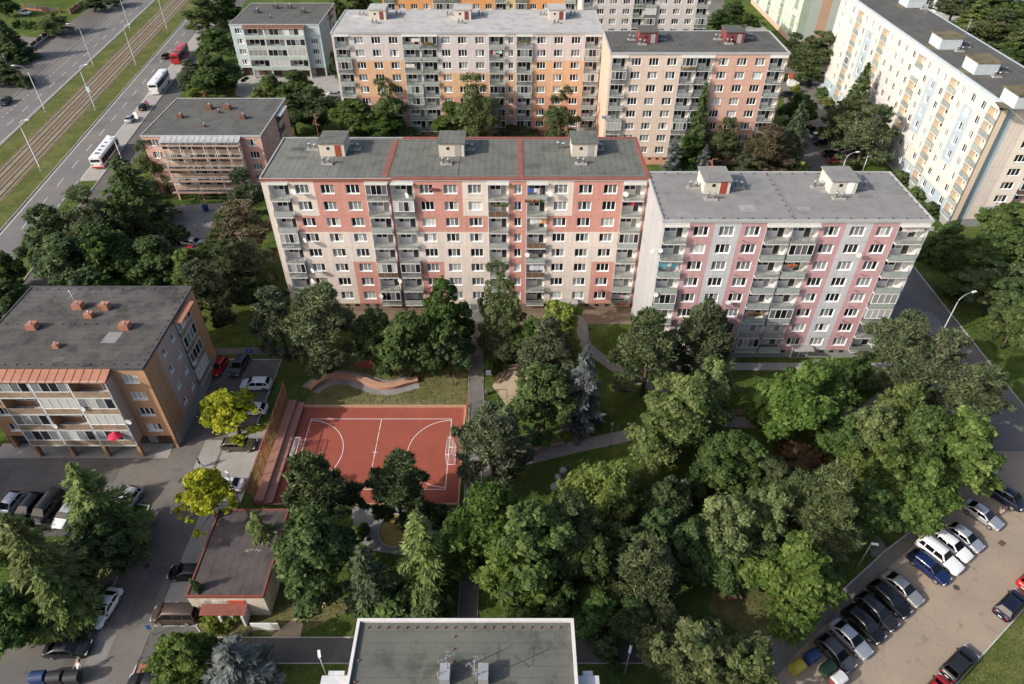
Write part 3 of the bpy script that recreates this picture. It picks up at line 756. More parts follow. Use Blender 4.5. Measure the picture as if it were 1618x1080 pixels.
mast(C, tuple(local(C, 505, 224, 26.4)), 4.6, 'rust'); mast(C, tuple(local(C, 911, 222, 26.8)), 3.0)
b = MB()
for px in (617, 822): p = local(C, px, 250, 24.6); b.box(p.x - 0.4, p.x + 0.4, 0.5, 13.8, 24.55, 24.66)
xd = (617 - 413) / 615 * 57.4
b.box(xd + 0.4, 57.6, -0.16, 0.35, 24.5, 24.76); b.box(xd + 0.4, 57.6, 13.9, 14.46, 24.5, 24.76); b.box(57.0, 57.61, 0.35, 13.9, 24.5, 24.77); b.box(-0.16, xd + 0.4, -0.17, -0.1, 24.3, 24.7)
b.build('roof_divider', M['trimred'], rf)
b = MB(); b.tube([((616 - 413) / 615 * 57.4, -0.09, 0.2), ((616 - 413) / 615 * 57.4, -0.09, 24.2)], 0.08, 6); b.build('downpipe', M['trimred'], C)
patches(rf, 57, 14, 24.612, 9, 1, (0.135, 0.140, 0.122))
roof_wires(C, [((0.6, 0.7), (18.6, 0.7)), ((20, 0.9), (57, 0.9)), ((9.5, 0.7), (9.5, 13.6)), ((29, 0.9), (29, 13.6)), ((47.5, 0.9), (47.5, 13.6)), ((0.6, 13.6), (57, 13.6))], 24.6)
b = MB(); b.box(0.5, 11.0, 0.4, 13.9, 24.601, 24.612); b.build('roof_sheet', roof_mat('newer_bitumen', (0.165, 0.168, 0.150), 0.1, 0.35), rf)
plinth_bits(C, 57.4, 1.1, 34, (31, 46.6))
entrance(C, 31.3); entrance(C, 46.7)
for px, py in ((464, 302), (643, 308), (869, 305), (989, 306), (833, 402), (482, 379), (494, 427), (494, 443), (602, 467), (632, 443)):
    f = (px - 413) / 615 * 57.4; p = at(px, py, 20); q = (93.0 - 0) / 1
    # where the sight line through the pixel meets the plane of the balcony fronts
    d = at(px, py, 0) - Vector((0, 0, CAM_H)); t = 92.3 / d.y; w = Vector((0, 0, CAM_H)) + d * t
    dish(C, (w.x - C.location.x, w.y - C.location.y, w.z), R(-20 - (px % 7) * 4), 0.45)

# ------------------------------------------------------------------ the pink and grey block at the right
M['pink'] = mat('dusty_pink_render', (0.52, 0.315, 0.325), 0.85, 0.05, 0.3, streak=0.16)
M['palegrey'] = mat('pale_grey_render', (0.52, 0.53, 0.545), 0.85, 0.04, 0.3, streak=0.16)
M['sheddim'] = mat('shed_cream', (0.54, 0.52, 0.455), 0.85, 0.05, streak=0.16)
M['plinthgrey'] = mat('grey_plinth', (0.25, 0.26, 0.25), 0.9, 0.1)
colR = {'W': M['offwhite'], 'e': mat('end_wall_grey', (0.37, 0.37, 0.38), 0.85, 0.04, 0.3, streak=0.16), 'p': M['pink'], 'g': M['palegrey']}
cellsR = [(1044,1047,'-','W'),(1047,1087,'L','W'),(1087,1127,'w','p'),(1127,1168,'w','g'),(1168,1209,'w','p'),(1209,1251,'L','W'),(1251,1294,'L','W'),(1294,1334,'w','p'),(1334,1376,'w','g'),(1376,1418,'w','p'),(1418,1464,'L','W'),(1464,1468,'-','W')]
Rb, rf, cells = panel_block('pink and pale grey striped block with light grey roof', 20.3, 56.6, 81.2, 95.3, 24.6, 8, 2.8, cellsR, colR, ST_R, M['rooflight'], M['trimgrey'], 1.6, 1044, 1468, plinth='plinthgrey', ew=0.25, left='e')
for px, py, dm in ((1131, 306, 'doorred'), (1330, 306, 'white')):
    p = local(Rb, px, py, 24.6); shed(Rb, (p.x, p.y, 24.6), 3.7, 4.2, 1.95, M['sheddim'], M['rooflight'], M[dm])
for px, py in ((1095, 297), (1123, 315), (1166, 296), (1291, 296), (1325, 314), (1360, 296)):
    p = local(Rb, px, py, 24.6); vents(Rb, (p.x, p.y, 24.6))
vent_caps(Rb, [(0.6 + 1.9 * k, 0.45) for k in range(19)] + [(0.6 + 1.9 * k, 13.6) for k in range(19)] + [(0.35, 1.2 + 1.6 * k) for k in range(8)] + [(36.0, 1.2 + 1.6 * k) for k in range(8)] + [(17.6, 1.0 + 1.5 * k) for k in range(9)], 24.6, M['darkmetal'])
mast(Rb, tuple(local(Rb, 1120, 284, 26.8)), 3.2, 'rust'); mast(Rb, tuple(local(Rb, 1358, 284, 27.2)), 3.6, 'metal', 1)
patches(rf, 36, 14, 24.6, 7, 2, (0.255, 0.255, 0.255))
roof_wires(Rb, [((0.6, 7.6), (35.6, 7.6)), ((17.9, 0.6), (17.9, 13.5))], 24.6)
plinth_bits(Rb, 36.3, 1.15, 24, (24.5,)); entrance(Rb, 24.6)
for f in range(8):
    for u in (11.2, 29.3):
        b = MB(); b.bar((u, -0.02, 1.6 + f * 2.8 + 0.35), (u + 0.75, -0.32, 1.6 + f * 2.8 + 0.1), 0.05); b.build('bracket', M['darkmetal'], Rb)
for px, py in ((1043, 395), (1357, 402), (1145, 503), (1150, 477), (1036, 465), (1030, 395)):
    d = at(px, py, 0) - Vector((0, 0, CAM_H)); w = Vector((0, 0, CAM_H)) + d * (80.5 / d.y)
    dish(Rb, (w.x - Rb.location.x, w.y - Rb.location.y, w.z), R(-20), 0.4)

# ------------------------------------------------------------------ the row behind
M['mauve'] = mat('mauve_grey_render', (0.58, 0.525, 0.505), 0.85, 0.04, 0.3, streak=0.16)
M['orange'] = mat('apricot_render', (0.63, 0.39, 0.24), 0.85, 0.05, 0.3, streak=0.16)
M['coral'] = mat('coral_render', (0.58, 0.31, 0.22), 0.85, 0.05, 0.3, streak=0.16)
M['cream'] = mat('peach_cream_render', (0.68, 0.55, 0.46), 0.85, 0.05, 0.3, streak=0.16)
M['salmon'] = mat('salmon_render', (0.64, 0.40, 0.31), 0.85, 0.05, 0.3, streak=0.16)
M['oxblood'] = mat('oxblood_paint', (0.17, 0.045, 0.045), 0.7, 0.1)
colB = {'W': M['offwhite'], 'm': M['mauve'], 'o': M['orange'], 'c': M['coral'], 'k': M['cream'], 's': M['salmon']}
cellsB3 = [(524,527,'-','m'),(527,552,'L','m'),(552,580,'w','mmoooccc'),(580,607,'w','mmoooccc'),(607,635,'w','mmoooccc'),(635,664,'L','m'),(664,691,'L','m'),(691,717,'w','mmmooccc'),(717,744,'w','mmmooccc'),(744,772,'w','mmmooccc'),
  (772,799,'L','m'),(799,816,'n','mmmooccc'),(816,843,'L','m'),(843,870,'w','mmoooccc'),(870,897,'w','mmoooccc'),(897,925,'w','mmoooccc'),(925,951,'L','m'),(951,952,'-','m')]
B3, rf, cells = panel_block('mauve and apricot block with pale whitish roof behind the middle block', -41.0, 20.5, 164.2, 182.2, 24.6, 8, 2.8, cellsB3, colB, ST_B, M['roofpale'], M['trimgrey'], 1.6, 524, 952, left='m', right='o')
for px in (597, 731, 880): p = local(B3, px, 31, 24.6); shed(B3, (p.x, p.y, 24.6), 4.0, 4.6, 2.2, M['shedbeige'], M['roofpale'], M['oxblood'])
for px, py in ((572, 24), (592, 37), (630, 24), (710, 24), (728, 37), (760, 24), (857, 24), (879, 37), (905, 24)): p = local(B3, px, py, 24.6); vents(B3, (p.x, p.y, 24.6))
patches(rf, 61, 17, 24.6, 9, 3, (0.40, 0.395, 0.38))
cellsB4 = [(960,963,'-','k'),(963,989,'L','k'),(989,1016,'w','k'),(1016,1045,'w','k'),(1045,1074,'w','k'),(1074,1100,'L','s'),(1100,1127,'L','s'),(1127,1157,'w','ssssscss'),(1157,1186,'w','ssssscss'),(1186,1215,'w','ssssscss'),(1215,1243,'L','s'),(1243,1245,'-','s')]
B4, rf, cells = panel_block('cream and salmon block with dark roof and oxblood roof sheds', 20.6, 58.0, 148.7, 164.0, 25.0, 8, 2.8, cellsB4, colB, ST_B, M['roofdark'], M['trimgrey'], 1.9, 960, 1245, plinth='coral', left='s', right='s')
for px in (1024, 1160): p = local(B4, px, 68, 25.0); shed(B4, (p.x, p.y, 25.0), 4.0, 4.4, 2.2, M['oxblood'], M['roofdark'], M['doorgrey'])
for px, py in ((998, 63), (1015, 70), (1046, 62), (1134, 62), (1152, 69), (1183, 60)): p = local(B4, px, py, 25.0); vents(B4, (p.x, p.y, 25.0))
patches(rf, 37, 14, 25.0, 6, 4, (0.105, 0.105, 0.095))
plinth_bits(B4, 37.4, 1.3, 22)
M['ochre'] = mat('ochre_render', (0.57, 0.42, 0.19), 0.85, 0.05); M['deeporange'] = mat('orange_render', (0.58, 0.27, 0.11), 0.85, 0.05)
colA = {'W': M['offwhite'], 'o': M['deeporange'], 'y': M['ochre'], 'k': M['mauve']}
cA = [(a, b, t, 'yyyyyyyy' if t == 'n' else 'o') for a, b, t, c in cellsB3]
B8, rf, cells = panel_block('bright orange and ochre block cut off by the top edge', -41.0, 20.5, 236.0, 250.0, 24.6, 8, 2.8, cA, colA, ST_B, M['roofdark'], M['trimgrey'], 1.6, 524, 952, left='o', right='o')
cK = [(a, b, t, 'k') for a, b, t, c in cellsB4]
B8b, rf, cells = panel_block('pale mauve-beige block at the top edge behind the oxblood sheds', 20.6, 58.6, 219.7, 234.0, 24.6, 8, 2.8, cK, colA, ST_B, M['roofdark'], M['trimgrey'], 1.6, 960, 1245, left='k', right='k')

# ------------------------------------------------------------------ the cream and blue block at the far right, its long side to -X
M['ivory'] = mat('ivory_render', (0.56, 0.53, 0.485), 0.85, 0.03, 0.3, streak=0.05)
M['sky'] = mat('powder_blue_render', (0.34, 0.41, 0.46), 0.85, 0.04, 0.3, streak=0.05)
M['steelblue'] = mat('grey_blue_render', (0.38, 0.46, 0.48), 0.85, 0.04, 0.3)
M['peach'] = mat('peach_render', (0.66, 0.54, 0.41), 0.85, 0.04, 0.3)
M['shedblue'] = mat('pale_blue_cladding', (0.46, 0.51, 0.54), 0.6, 0.05, streak=0.1)
M['mossroof'] = roof_mat('mossy_bitumen', (0.15, 0.125, 0.075), 0.4, 0.0, stain=0.4)
M['railblue'] = mat('balcony_wired_glass_blue', (0.24, 0.27, 0.265), 0.2, 0.2, 0.6)
ST_5 = ('peach', 'metal', ('railblue', 'railblue', 'railblue', 'railpanel'), 0.05)
col5 = {'W': M['white'], 'i': M['ivory'], 'b': M['sky'], 't': M['steelblue'], 'p': M['beige'], 'k': M['salmon'], 'j': mat('ivory_front_brightened', (0.78, 0.70, 0.60), 0.85, 0.03, 0.3, streak=0.05)}  # front ivory is the same render, coloured lighter to stand in for sunlight
B5 = tag(empty('apartment_block', (87.0, 121.0, 0)), 'long ivory and powder-blue block running away at the far right', 'apartment block')
H5, zb5, L5, D5 = 25.4, 1.7, 76.5, 14.0
keys = list(col5); m5 = {c: i for i, c in enumerate(keys)}
def yplane(px, py):
    d = at(px, py, 0) - Vector((0, 0, CAM_H)); return (Vector((0, 0, CAM_H)) + d * (87.0 / d.x)).y
lg = [197.5 - yplane(*p) for p in ((1361, 20), (1400, 49), (1455, 96), (1505, 138), (1565, 187))]
c5, u = [], 0.0
plan = [(lg[0], 2), (lg[1], 3), (lg[2], 4), (lg[3], 3), (lg[4], 3)]
blu = {1: {1: 'ibbbbiib'}, 3: {1: 'ibbbbiib'}, 4: {1: 'ibbbbiib'}}
for gi, (ctr, n) in enumerate(plan):
    a, b2 = ctr - 1.75, ctr + 1.75
    for k in range(n): c5.append((u + (a - u) * k / n, u + (a - u) * (k + 1) / n, 'n', blu.get(gi, {}).get(k, 'iiiiiiib' if gi != 2 else 'iiiiiiii')))
    c5.append((a, b2, 'L', 'b')); u = b2
c5.append((u, L5, '-', 'iiiiiiib'))
mb = MB()
facade(mb, B5, (0, L5, zb5), R(-90), c5, 8, 2.8, m5, ST_5, win=(2.6, 1.55), ztop=H5 - zb5 - 0.25, depth=1.4, out=0.15)
e5 = [(0, 3.4, '-', 't'), (3.4, 6.2, '-', 'p'), (6.2, 10.8, 'w', 'jjjjjjjb'), (10.8, 14.4, 'L', 'k'), (14.4, 19.5, 'w', 'k'), (19.5, 24, 'w', 'j')]
ST_6 = ('salmon', 'darkmetal', ('railbrown',), 0.6)
facade(mb, B5, (0, 0, zb5), 0, e5, 8, 2.8, m5, ST_6, win=(2.4, 1.5), ztop=H5 - zb5 - 0.25, depth=1.2, out=0.5)
mb.face([(D5, L5, 0), (0, L5, 0), (0, L5, H5), (D5, L5, H5)], 1); mb.face([(24, 0, 0), (24, 14, 0), (24, 14, H5 - .25), (24, 0, H5 - .25)], 1)
mb.face([(24, 14, 0), (D5, 14, 0), (D5, 14, H5 - .25), (24, 14, H5 - .25)], 1); mb.face([(D5, 14, 0), (D5, L5, 0), (D5, L5, H5 - .25), (D5, 14, H5 - .25)], 1)
mb.build('wall', [col5[c] for c in keys], B5)
b = MB(); b.box(0.06, D5 - 0.06, 0.06, L5 - 0.06, 0, zb5 + 0.02); b.box(D5 - 0.06, 23.9, 0.062, 13.9, 0, zb5 + 0.015); b.build('plinth', M['plinthgrey'], B5)
rf = roof_plate(B5, 0, D5, 0, L5, H5, M['roofdark'], M['sky'], ew=0.3)
b = MB(); b.box(D5 + 0.14, 24.1, -0.1, 14.1, H5 - 0.25, H5 - 0.02); b.build('roof', M['roofdark'], B5)
for px, py in ((1440, 12), (1492, 78), (1548, 118), (1612, 172)):
    p = local(B5, px, py, H5); o = shed(B5, (p.x + 1.0, p.y, H5), 4.4, 4.6, 2.2, M['shedblue'], M['mossroof'], M['white'], None)
    vents(B5, (p.x + 5.2, p.y + 1.5, H5)); vents(B5, (p.x + 2.6, p.y - 1.2, H5))
    b = MB(); b.face([(p.x - 3.4, p.y + 0.6, H5 + 0.006), (p.x - 1.4, p.y + 0.2, H5 + 0.006), (p.x - 1.4, p.y + 3.0, H5 + 0.006), (p.x - 2.6, p.y + 3.6, H5 + 0.006)]); b.build('moss_patch', M['mossroof'], rf)
for px, py, hh in ((1457, 34, 4.5), (1522, 62, 4.2)): p = local(B5, px, py, H5 + 0.1); mast(B5, tuple(p), hh, 'metal', 3)
# ------------------------------------------------------------------ the green block beyond it
M['mint'] = mat('mint_render', (0.49, 0.56, 0.44), 0.85, 0.04, 0.3); M['sage'] = mat('sage_render', (0.33, 0.39, 0.30), 0.85, 0.04, 0.3)
M['greygreen'] = mat('grey_green_render', (0.40, 0.44, 0.39), 0.85, 0.04, 0.3); M['tan'] = mat('tan_render', (0.47, 0.30, 0.20), 0.85, 0.04, 0.3)
B7 = tag(empty('apartment_block', (91.8, 235.0, 0)), 'mint green block with a tan stripe cut by the top edge', 'apartment block')
col7 = {'W': M['white'], 'm': M['mint'], 's': M['sage'], 'g': M['greygreen'], 't': M['tan'], 'o': M['salmon']}
keys = list(col7); m7 = {c: i for i, c in enumerate(keys)}
c7 = []; u = 0
for k in range(4):
    for t, w in (('n', 3.2), ('n', 3.2), ('L', 3.4), ('n', 3.2)): c7.append((u, u + w, t, 'm')); u += w
mb = MB(); ST_7 = ('mint', 'metal', ('railglass', 'railpanel'), 0.1)
facade(mb, B7, (0, u, 1.6), R(-90), c7, 8, 2.8, m7, ST_7, ztop=23.0, depth=1.3, out=0.1)
facade(mb, B7, (0, 0, 1.6), 0, [(0, 2.6, '-', 's'), (2.6, 6.0, '-', 'g'), (6.0, 9.2, '-', 't'), (9.2, 12.4, '-', 'g'), (12.4, 15.5, '-', 's')], 8, 2.8, m7, ztop=23.0)
mb.face([(15.5, 0, 0), (15.5, u, 0), (15.5, u, 24.6), (15.5, 0, 24.6)], 1); mb.face([(15.5, u, 0), (0, u, 0), (0, u, 24.6), (15.5, u, 24.6)], 1)
mb.build('wall', [col7[c] for c in keys], B7)
b = MB(); b.box(0.05, 15.4, 0.05, u - 0.05, 0, 1.62); b.build('plinth', M['salmon'], B7)
roof_plate(B7, 0, 15.5, 0, u, 24.8, M['roofdark'], M['trimgrey'])
# ------------------------------------------------------------------ four-storey houses with garages below
def villa(label, x0, x1, y0, y1, H, wall, stripe, panel, roofm, edge, canopym, glaz, chim, chimm, wl=4.2, band_out=1.7, side=True, tops=None, under='plinthgrey', loggia='loggia', recess_n=4):
    root = tag(empty('apartment_house', (x0, y0, 0)), label, 'apartment house')
    W, D = x1 - x0, y1 - y0; zb, fh = 2.5, (H - 2.5 - 0.55) / 4
    style = (loggia, 'metal', panel, glaz)
    mats = {'W': 0, 'a': 1, 's': 2}
    mb = MB()
    facade(mb, root, (0, 0, zb), 0, [(0, wl, 'w', 'a'), (W - wl, W, 'w', 'a')], 4, fh, mats, style, win=(1.9, 1.4), ztop=H - zb - 0.2)
    bw = (W - 2 * wl) / 3
    facade(mb, root, (wl, -band_out, zb), 0, [(k * bw, (k + 1) * bw, 'L', 'a') for k in range(3)], 4, fh, mats, style, depth=1.55, out=0.06)
    for x in (wl, W - wl): mb.face([(x, 0, zb), (x, -band_out, zb), (x, -band_out, H - 0.75), (x, 0, H - 0.35)], 2)
    mb.face([(wl, -band_out, zb), (W - wl, -band_out, zb), (W - wl, 0, zb), (wl, 0, zb)][::-1], 0)
    if side:
        facade(mb, root, (W, 0, zb), R(90), [(0, D * 0.22, '-', 'a'), (D * 0.22, D * 0.40, 's', 's'), (D * 0.40, D * 0.56, 's', 's'), (D * 0.56, D * 0.82, 'L', 'a'), (D * 0.82, D, '-', 'a')], 4, fh, mats, style, win=(2.0, 1.4), ztop=H - zb - 0.2, depth=1.3, out=0.4)
    else: mb.face([(W, 0, zb), (W, D, zb), (W, D, H - 0.2), (W, 0, H - 0.2)], 1)
    mb.face([(0, D, 0), (0, 0, 0), (0, 0, H - 0.2), (0, D, H - 0.2)], 1); mb.face([(W, D, 0), (0, D, 0), (0, D, H - 0.2), (W, D, H - 0.2)], 1)
    mb.face([(0, 0, zb), (W, 0, zb), (W, 1.2, zb), (0, 1.2, zb)][::-1], 0)
    mb.build('wall', [M['offwhite'], wall, stripe], root)
    b = MB(); b.box(0.05, W - 0.05, 1.0, D - 0.05, 0, zb + 0.01); b.build('garage_wall', M[under], root)
    gm = mat('garage_door_brown', (0.085, 0.05, 0.035), 0.7, 0.2); gd = MB(); gd.box(-1.25, 1.25, -0.05, 0.05, 0, 2.1); gd = gd.mesh('garage_door', gm)
    for k in range(6): link('garage_door', gd, root, (W * (k + 0.5) / 6, 0.96, 0.02))
    pm = MB(); pm.box(-0.2, 0.2, -0.3, 0.3, 0, zb); pm = pm.mesh('pillar', wall)
    for x in (0.3, W - 0.3): link('pillar', pm, root, (x, 0.35, 0))
    for k in range(4): link('pillar', pm, root, (wl + 0.2 + (W - 2 * wl - 0.4) * k / 3, -band_out + 0.4, 0))
    rf = roof_plate(root, 0, W, 0, D, H, roofm, edge, 0.1, 0.2)
    # metal canopy in sheets over the loggias
    n = 14; cw = (W - 2 * wl + 0.5) / n
    pn = MB(); ya, yb, za, zb2 = -0.13, -band_out - 0.25, H - 0.05, H - 0.62
    pn.face([(0.02, yb, zb2), (cw - 0.02, yb, zb2), (cw - 0.02, ya, za), (0.02, ya, za)]); pn.face([(0.02, yb, zb2 - 0.12), (cw - 0.02, yb, zb2 - 0.12), (cw - 0.02, yb, zb2), (0.02, yb, zb2)])
    pn.bar((0.0, yb, zb2 + 0.03), (0.0, ya, za + 0.03), 0.05); pn.face([(0.02, yb, zb2 - 0.12), (0.02, ya, zb2 - 0.12), (cw - 0.02, ya, zb2 - 0.12), (cw - 0.02, yb, zb2 - 0.12)])
    pn = pn.mesh('canopy_sheet', canopym)
    for k in range(n): link('canopy_sheet', pn, root, (wl - 0.25 + k * cw, 0, 0))
    if side:
        b = MB(); b.box(W + 0.15, W + 1.3, D * 0.55, D * 0.83, H - 0.5, H - 0.3); b.build('side_canopy', canopym, root)
    for px, py, s in chim:
        p = local(root, px, py, H)
        b = MB(); b.box(p.x - 0.55 * s, p.x + 0.55 * s, p.y - 0.5 * s, p.y + 0.5 * s, H, H + 0.75 * s); o = b.build('chimney', chimm, root)
        b = MB(); b.tube([(p.x + 0.3, p.y - 0.3, H + 0.75 * s), (p.x + 0.3, p.y - 0.3, H + 0.75 * s + 0.6)], 0.09, 6); b.build('flue', M['metal'], o)
    return root, rf
M['brownorange'] = mat('ochre_brown_render', (0.42, 0.245, 0.14), 0.85, 0.06, 0.3, streak=0.16)
M['mauve2'] = mat('mauve_stripe_render', (0.40, 0.30, 0.265), 0.85, 0.05, 0.3)
M['tile'] = mat('terracotta_sheet', (0.33, 0.15, 0.095), 0.7, 0.12, 0.8)
M['woodpanel'] = mat('weathered_board_panel', (0.33, 0.235, 0.16), 0.8, 0.3, 0.5, 0.3, 4.0)
M['greenpanel'] = mat('pale_green_panel', (0.36, 0.43, 0.39), 0.4, 0.1, 0.5)
M['iceblue'] = mat('ice_blue_render', (0.44, 0.53, 0.54), 0.85, 0.05, 0.3, streak=0.16)
M['rosy'] = mat('rosy_salmon_render', (0.58, 0.345, 0.285), 0.85, 0.05, 0.3, streak=0.16)
M['peachlog'] = mat('peach_loggia', (0.54, 0.38, 0.27), 0.85, 0.05)
M['chimbrown'] = mat('chimney_brown', (0.15, 0.075, 0.05), 0.8, 0.15)
V1, rf1 = villa('orange-brown four-storey house with terracotta canopy and weathered dark roof', -68.0, -45.4, 62.6, 79.6, 14.8, M['brownorange'], M['mauve2'], ('woodpanel',), M['roofold'], M['darkmetal'], M['tile'], 0.8,
   [(125, 486, 1.1), (167, 487, 1.1), (142, 500, 0.9), (53, 518, 1.1), (199, 518, 1.1), (90, 548, 0.7)], M['tile'], loggia='brownorange')
patches(rf1, 22, 16, 14.8, 6, 5, (0.09, 0.086, 0.08))
mast(V1, tuple(local(V1, 129, 498, 14.8)), 4.2, 'metal', 2)
vent_caps(V1, [(0.8 + 1.5 * k, 0.6) for k in range(15)] + [(22.2, 1.5 + 1.3 * k) for k in range(12)] + [(1 + 1.5 * k, 16.4) for k in range(14)] + [(1 + 1.5 * k, 8.6) for k in range(13)], 14.8, M['darkmetal'])
b = MB(); p = local(V1, 178, 532, 14.83); b.face([(p.x - 1.1, p.y - 1.2, 14.83), (p.x + 0.8, p.y - 1.2, 14.83), (p.x + 1.0, p.y + 1.0, 14.83), (p.x - 0.9, p.y + 1.0, 14.83)]); b.build('roof_patch', M['rooflight'], rf1)
for px, py in ((130, 645), (203, 666), (86, 672)):
    d = at(px, py, 0) - Vector((0, 0, CAM_H)); w = Vector((0, 0, CAM_H)) + d * (60.7 / d.y); dish(V1, tuple(w - V1.location), R(-10), 0.45)
dish(V1, (23.3, 9.6, 7.0), R(60), 0.45)
V2, rf2 = villa('salmon four-storey house with scaffolding and grey roof beside the avenue', -75.2, -51.0, 133.6, 153.6, 13.6, M['rosy'], M['salmon'], ('peachlog',), M['roofdark'], M['trimgrey'], M['trimgrey'], 0.25,
   [(331, 172, 1.2), (360, 172, 1.2), (285, 186, 1.0), (384, 187, 1.1), (322, 200, 0.6), (345, 178, 0.7)], M['chimbrown'], loggia='peachlog')
mast(V2, tuple(local(V2, 329, 172, 13.6)), 4.0, 'rust', 2)
V3, rf3 = villa('pale ice-blue four-storey house with dark roof at the top', -80.0, -54.6, 206.8, 228.8, 14.5, M['iceblue'], M['mauve'], ('greenpanel',), M['roofdark'], M['trimgrey'], M['chimbrown'], 0.55,
   [(406, 20, 1.2), (436, 13, 1.3), (458, 13, 1.2), (479, 20, 1.2), (427, 28, 0.6)], M['darkmetal'])
mast(V3, tuple(local(V3, 437, 12, 14.5)), 4.5, 'metal', 2)

# scaffolding before the salmon house
t = tag(empty('scaffolding', (-71.3, 130.6, 0)), 'tube scaffolding with pale plank decks in front of the salmon house', 'scaffolding')
SW, n = 16.6, 8
for k in range(n):
    for y in (0.0, 0.85):
        q = MB(); q.tube([(SW * k / (n - 1), y, 0), (SW * k / (n - 1), y, 13.0)], 0.035, 5); q.build('standard', M['metal'], t)
plank = mat('scaffold_plank', (0.34, 0.27, 0.22), 0.9, 0.15, 0.8, 0.2); sheetm = mat('scaffold_toe_board', (0.40, 0.26, 0.20), 0.8, 0.15)
for lv in range(5):
    z = 2.2 + 2.6 * lv
    for k in range(n - 1):
        xa, xb = SW * k / (n - 1), SW * (k + 1) / (n - 1)
        q = MB(); q.box(xa + 0.04, xb - 0.04, 0.06, 0.8, z, z + 0.06); q.build('deck_board', plank, t)
        q = MB(); q.box(xa + 0.04, xb - 0.04, -0.06, -0.02, z + 0.02, z + 0.2); q.build('toe_board', sheetm, t)
    for y in (0.0, 0.85):
        for dz in (0.55, 1.05): q = MB(); q.tube([(0, y, z + dz), (SW, y, z + dz)], 0.025, 4); q.build('guard_rail', M['darkmetal'], t)
for k in (0, 2, 4, 6):
    q = MB(); q.tube([(SW * k / 7, -0.05, 0.2), (SW * (k + 1) / 7, -0.05, 4.8)], 0.03, 4); q.tube([(SW * (k + 1) / 7, -0.05, 4.8), (SW * k / 7, -0.05, 10.0)], 0.03, 4); q.build('brace', M['metal'], t)

# ------------------------------------------------------------------ the flat-roofed building below the court
t = tag(empty('utility_building', (-34.6, 38.5, 0)), 'single-storey cream building with dark flat roof and red edging', 'building')
M['creamwall'] = mat('dirty_cream_render', (0.54, 0.48, 0.40), 0.9, 0.1, 0.4, streak=0.2)
M['rustred'] = mat('rust_red_sheet', (0.20, 0.062, 0.048), 0.7, 0.2, 1.0, 0.2, 4.0)
W, D, H = 8.1, 11.0, 4.0
b = MB(); b.box(0, W, 0, D, 0, H - 0.2, skip='bt'); b.build('wall', M['creamwall'], t)
roof_plate(t, 0, W, 0, D, H, roof_mat('brown_bitumen', (0.085, 0.072, 0.070), 0.2, 0.3, 1.0, stain=0.3), M['rustred'], 0.12, 0.2, 0.1)
for k in range(8): b = MB(); b.box(1.42 + k * 0.33, 1.68 + k * 0.33, -0.06, 0.02, 2.55, 3.1); b.build('window_pane', M['glass_light'], t)
for k, (xa, ya, xb, yb) in enumerate(((0, 0, .5, .25), (.1, .3, .45, -.15), (.6, 0, .7, .35), (.65, .2, 1.0, .3), (1.1, .05, 1.3, .4), (1.25, .3, 1.6, .0), (1.5, .1, 1.9, .15))):
    b = MB(); b.bar((4.6 + xa, 5.4 + ya, H + 0.012), (4.6 + xb, 5.4 + yb, H + 0.012), 0.05, 0.01); b.build('paint_stroke', M['kerb'], t)
b = MB(); b.box(4.2, 5.9, -0.07, 0.02, 2.55, 3.15); b.build('sign_board', mat('red_sign', (0.42, 0.07, 0.04), 0.6, 0.1), t)
b = MB(); b.face([(1.2, -1.2, 2.2), (6.1, -1.2, 2.2), (6.1, 0.0, 2.5), (1.2, 0.0, 2.5)]); b.face([(1.2, -1.2, 2.12), (6.1, -1.2, 2.12), (6.1, -1.2, 2.2), (1.2, -1.2, 2.2)]); b.face([(1.2, 0, 2.44), (6.1, 0, 2.44), (6.1, -1.2, 2.14), (1.2, -1.2, 2.14)]); b.build('awning', M['rustred'], t)
b = MB(); b.box(3.2, 3.45, -1.3, 0, 0, 2.0); b.box(5.6, 5.85, -1.3, 0, 0, 2.0); b.box(3.46, 4.5, -0.9, -0.05, 0, 1.7); b.build('porch_wall', M['offwhite'], t)
b = MB(); b.box(4.55, 5.5, -0.05, 0.02, 0, 2.05); b.build('door', M['doorgrey'], t)
b = MB(); b.box(1.8, 2.9, -0.05, 0.01, 1.0, 1.6); b.build('notice_board', mat('orange_notice', (0.6, 0.28, 0.03), 0.6, 0.2), t)
for k in range(3):
    b = MB(); b.box(0, 0.98, -0.04, 0.04, 0.05, 1.5); b.build('gate_panel', M['white'], t).location = (6.6 + k * 1.0, -1.7, 0)

# ------------------------------------------------------------------ the foreground roof
t = tag(empty('apartment_house', (-13.7, 9.0, 0)), 'foreground building seen as a grey-green flat roof with white rim', 'apartment house')
W, D, H = 19.1, 22.0, 13.0
wb = M['offwhite']
mb = MB(); T2 = {'W': 0, 'a': 0}
facade(mb, t, (W, D, 1.0), R(180), [(k * W / 5, (k + 1) * W / 5, 'w', 'a') for k in range(5)], 4, 2.8, T2, None, ztop=H - 1.2)
mb.face([(0, D, 0), (0, 0, 0), (0, 0, H - .2), (0, D, H - .2)]); mb.face([(W, 0, 0), (W, D, 0), (W, D, H - .2), (W, 0, H - .2)]); mb.face([(0, 0, 0), (W, 0, 0), (W, 0, H - .2), (0, 0, H - .2)])
mb.face([(W, D, 0), (0, D, 0), (0, D, 1.0), (W, D, 1.0)])
mb.build('wall', wb, t)
roof_plate(t, 0, W, 0, D, H, roof_mat('foreground_bitumen', (0.112, 0.116, 0.100), 0.16, 0.2, 1.0, stain=0.42, axis=1), mat('parapet_white', (0.56, 0.55, 0.53), 0.7, 0.08, 0.6), 0.3, 0.26, 0.1)
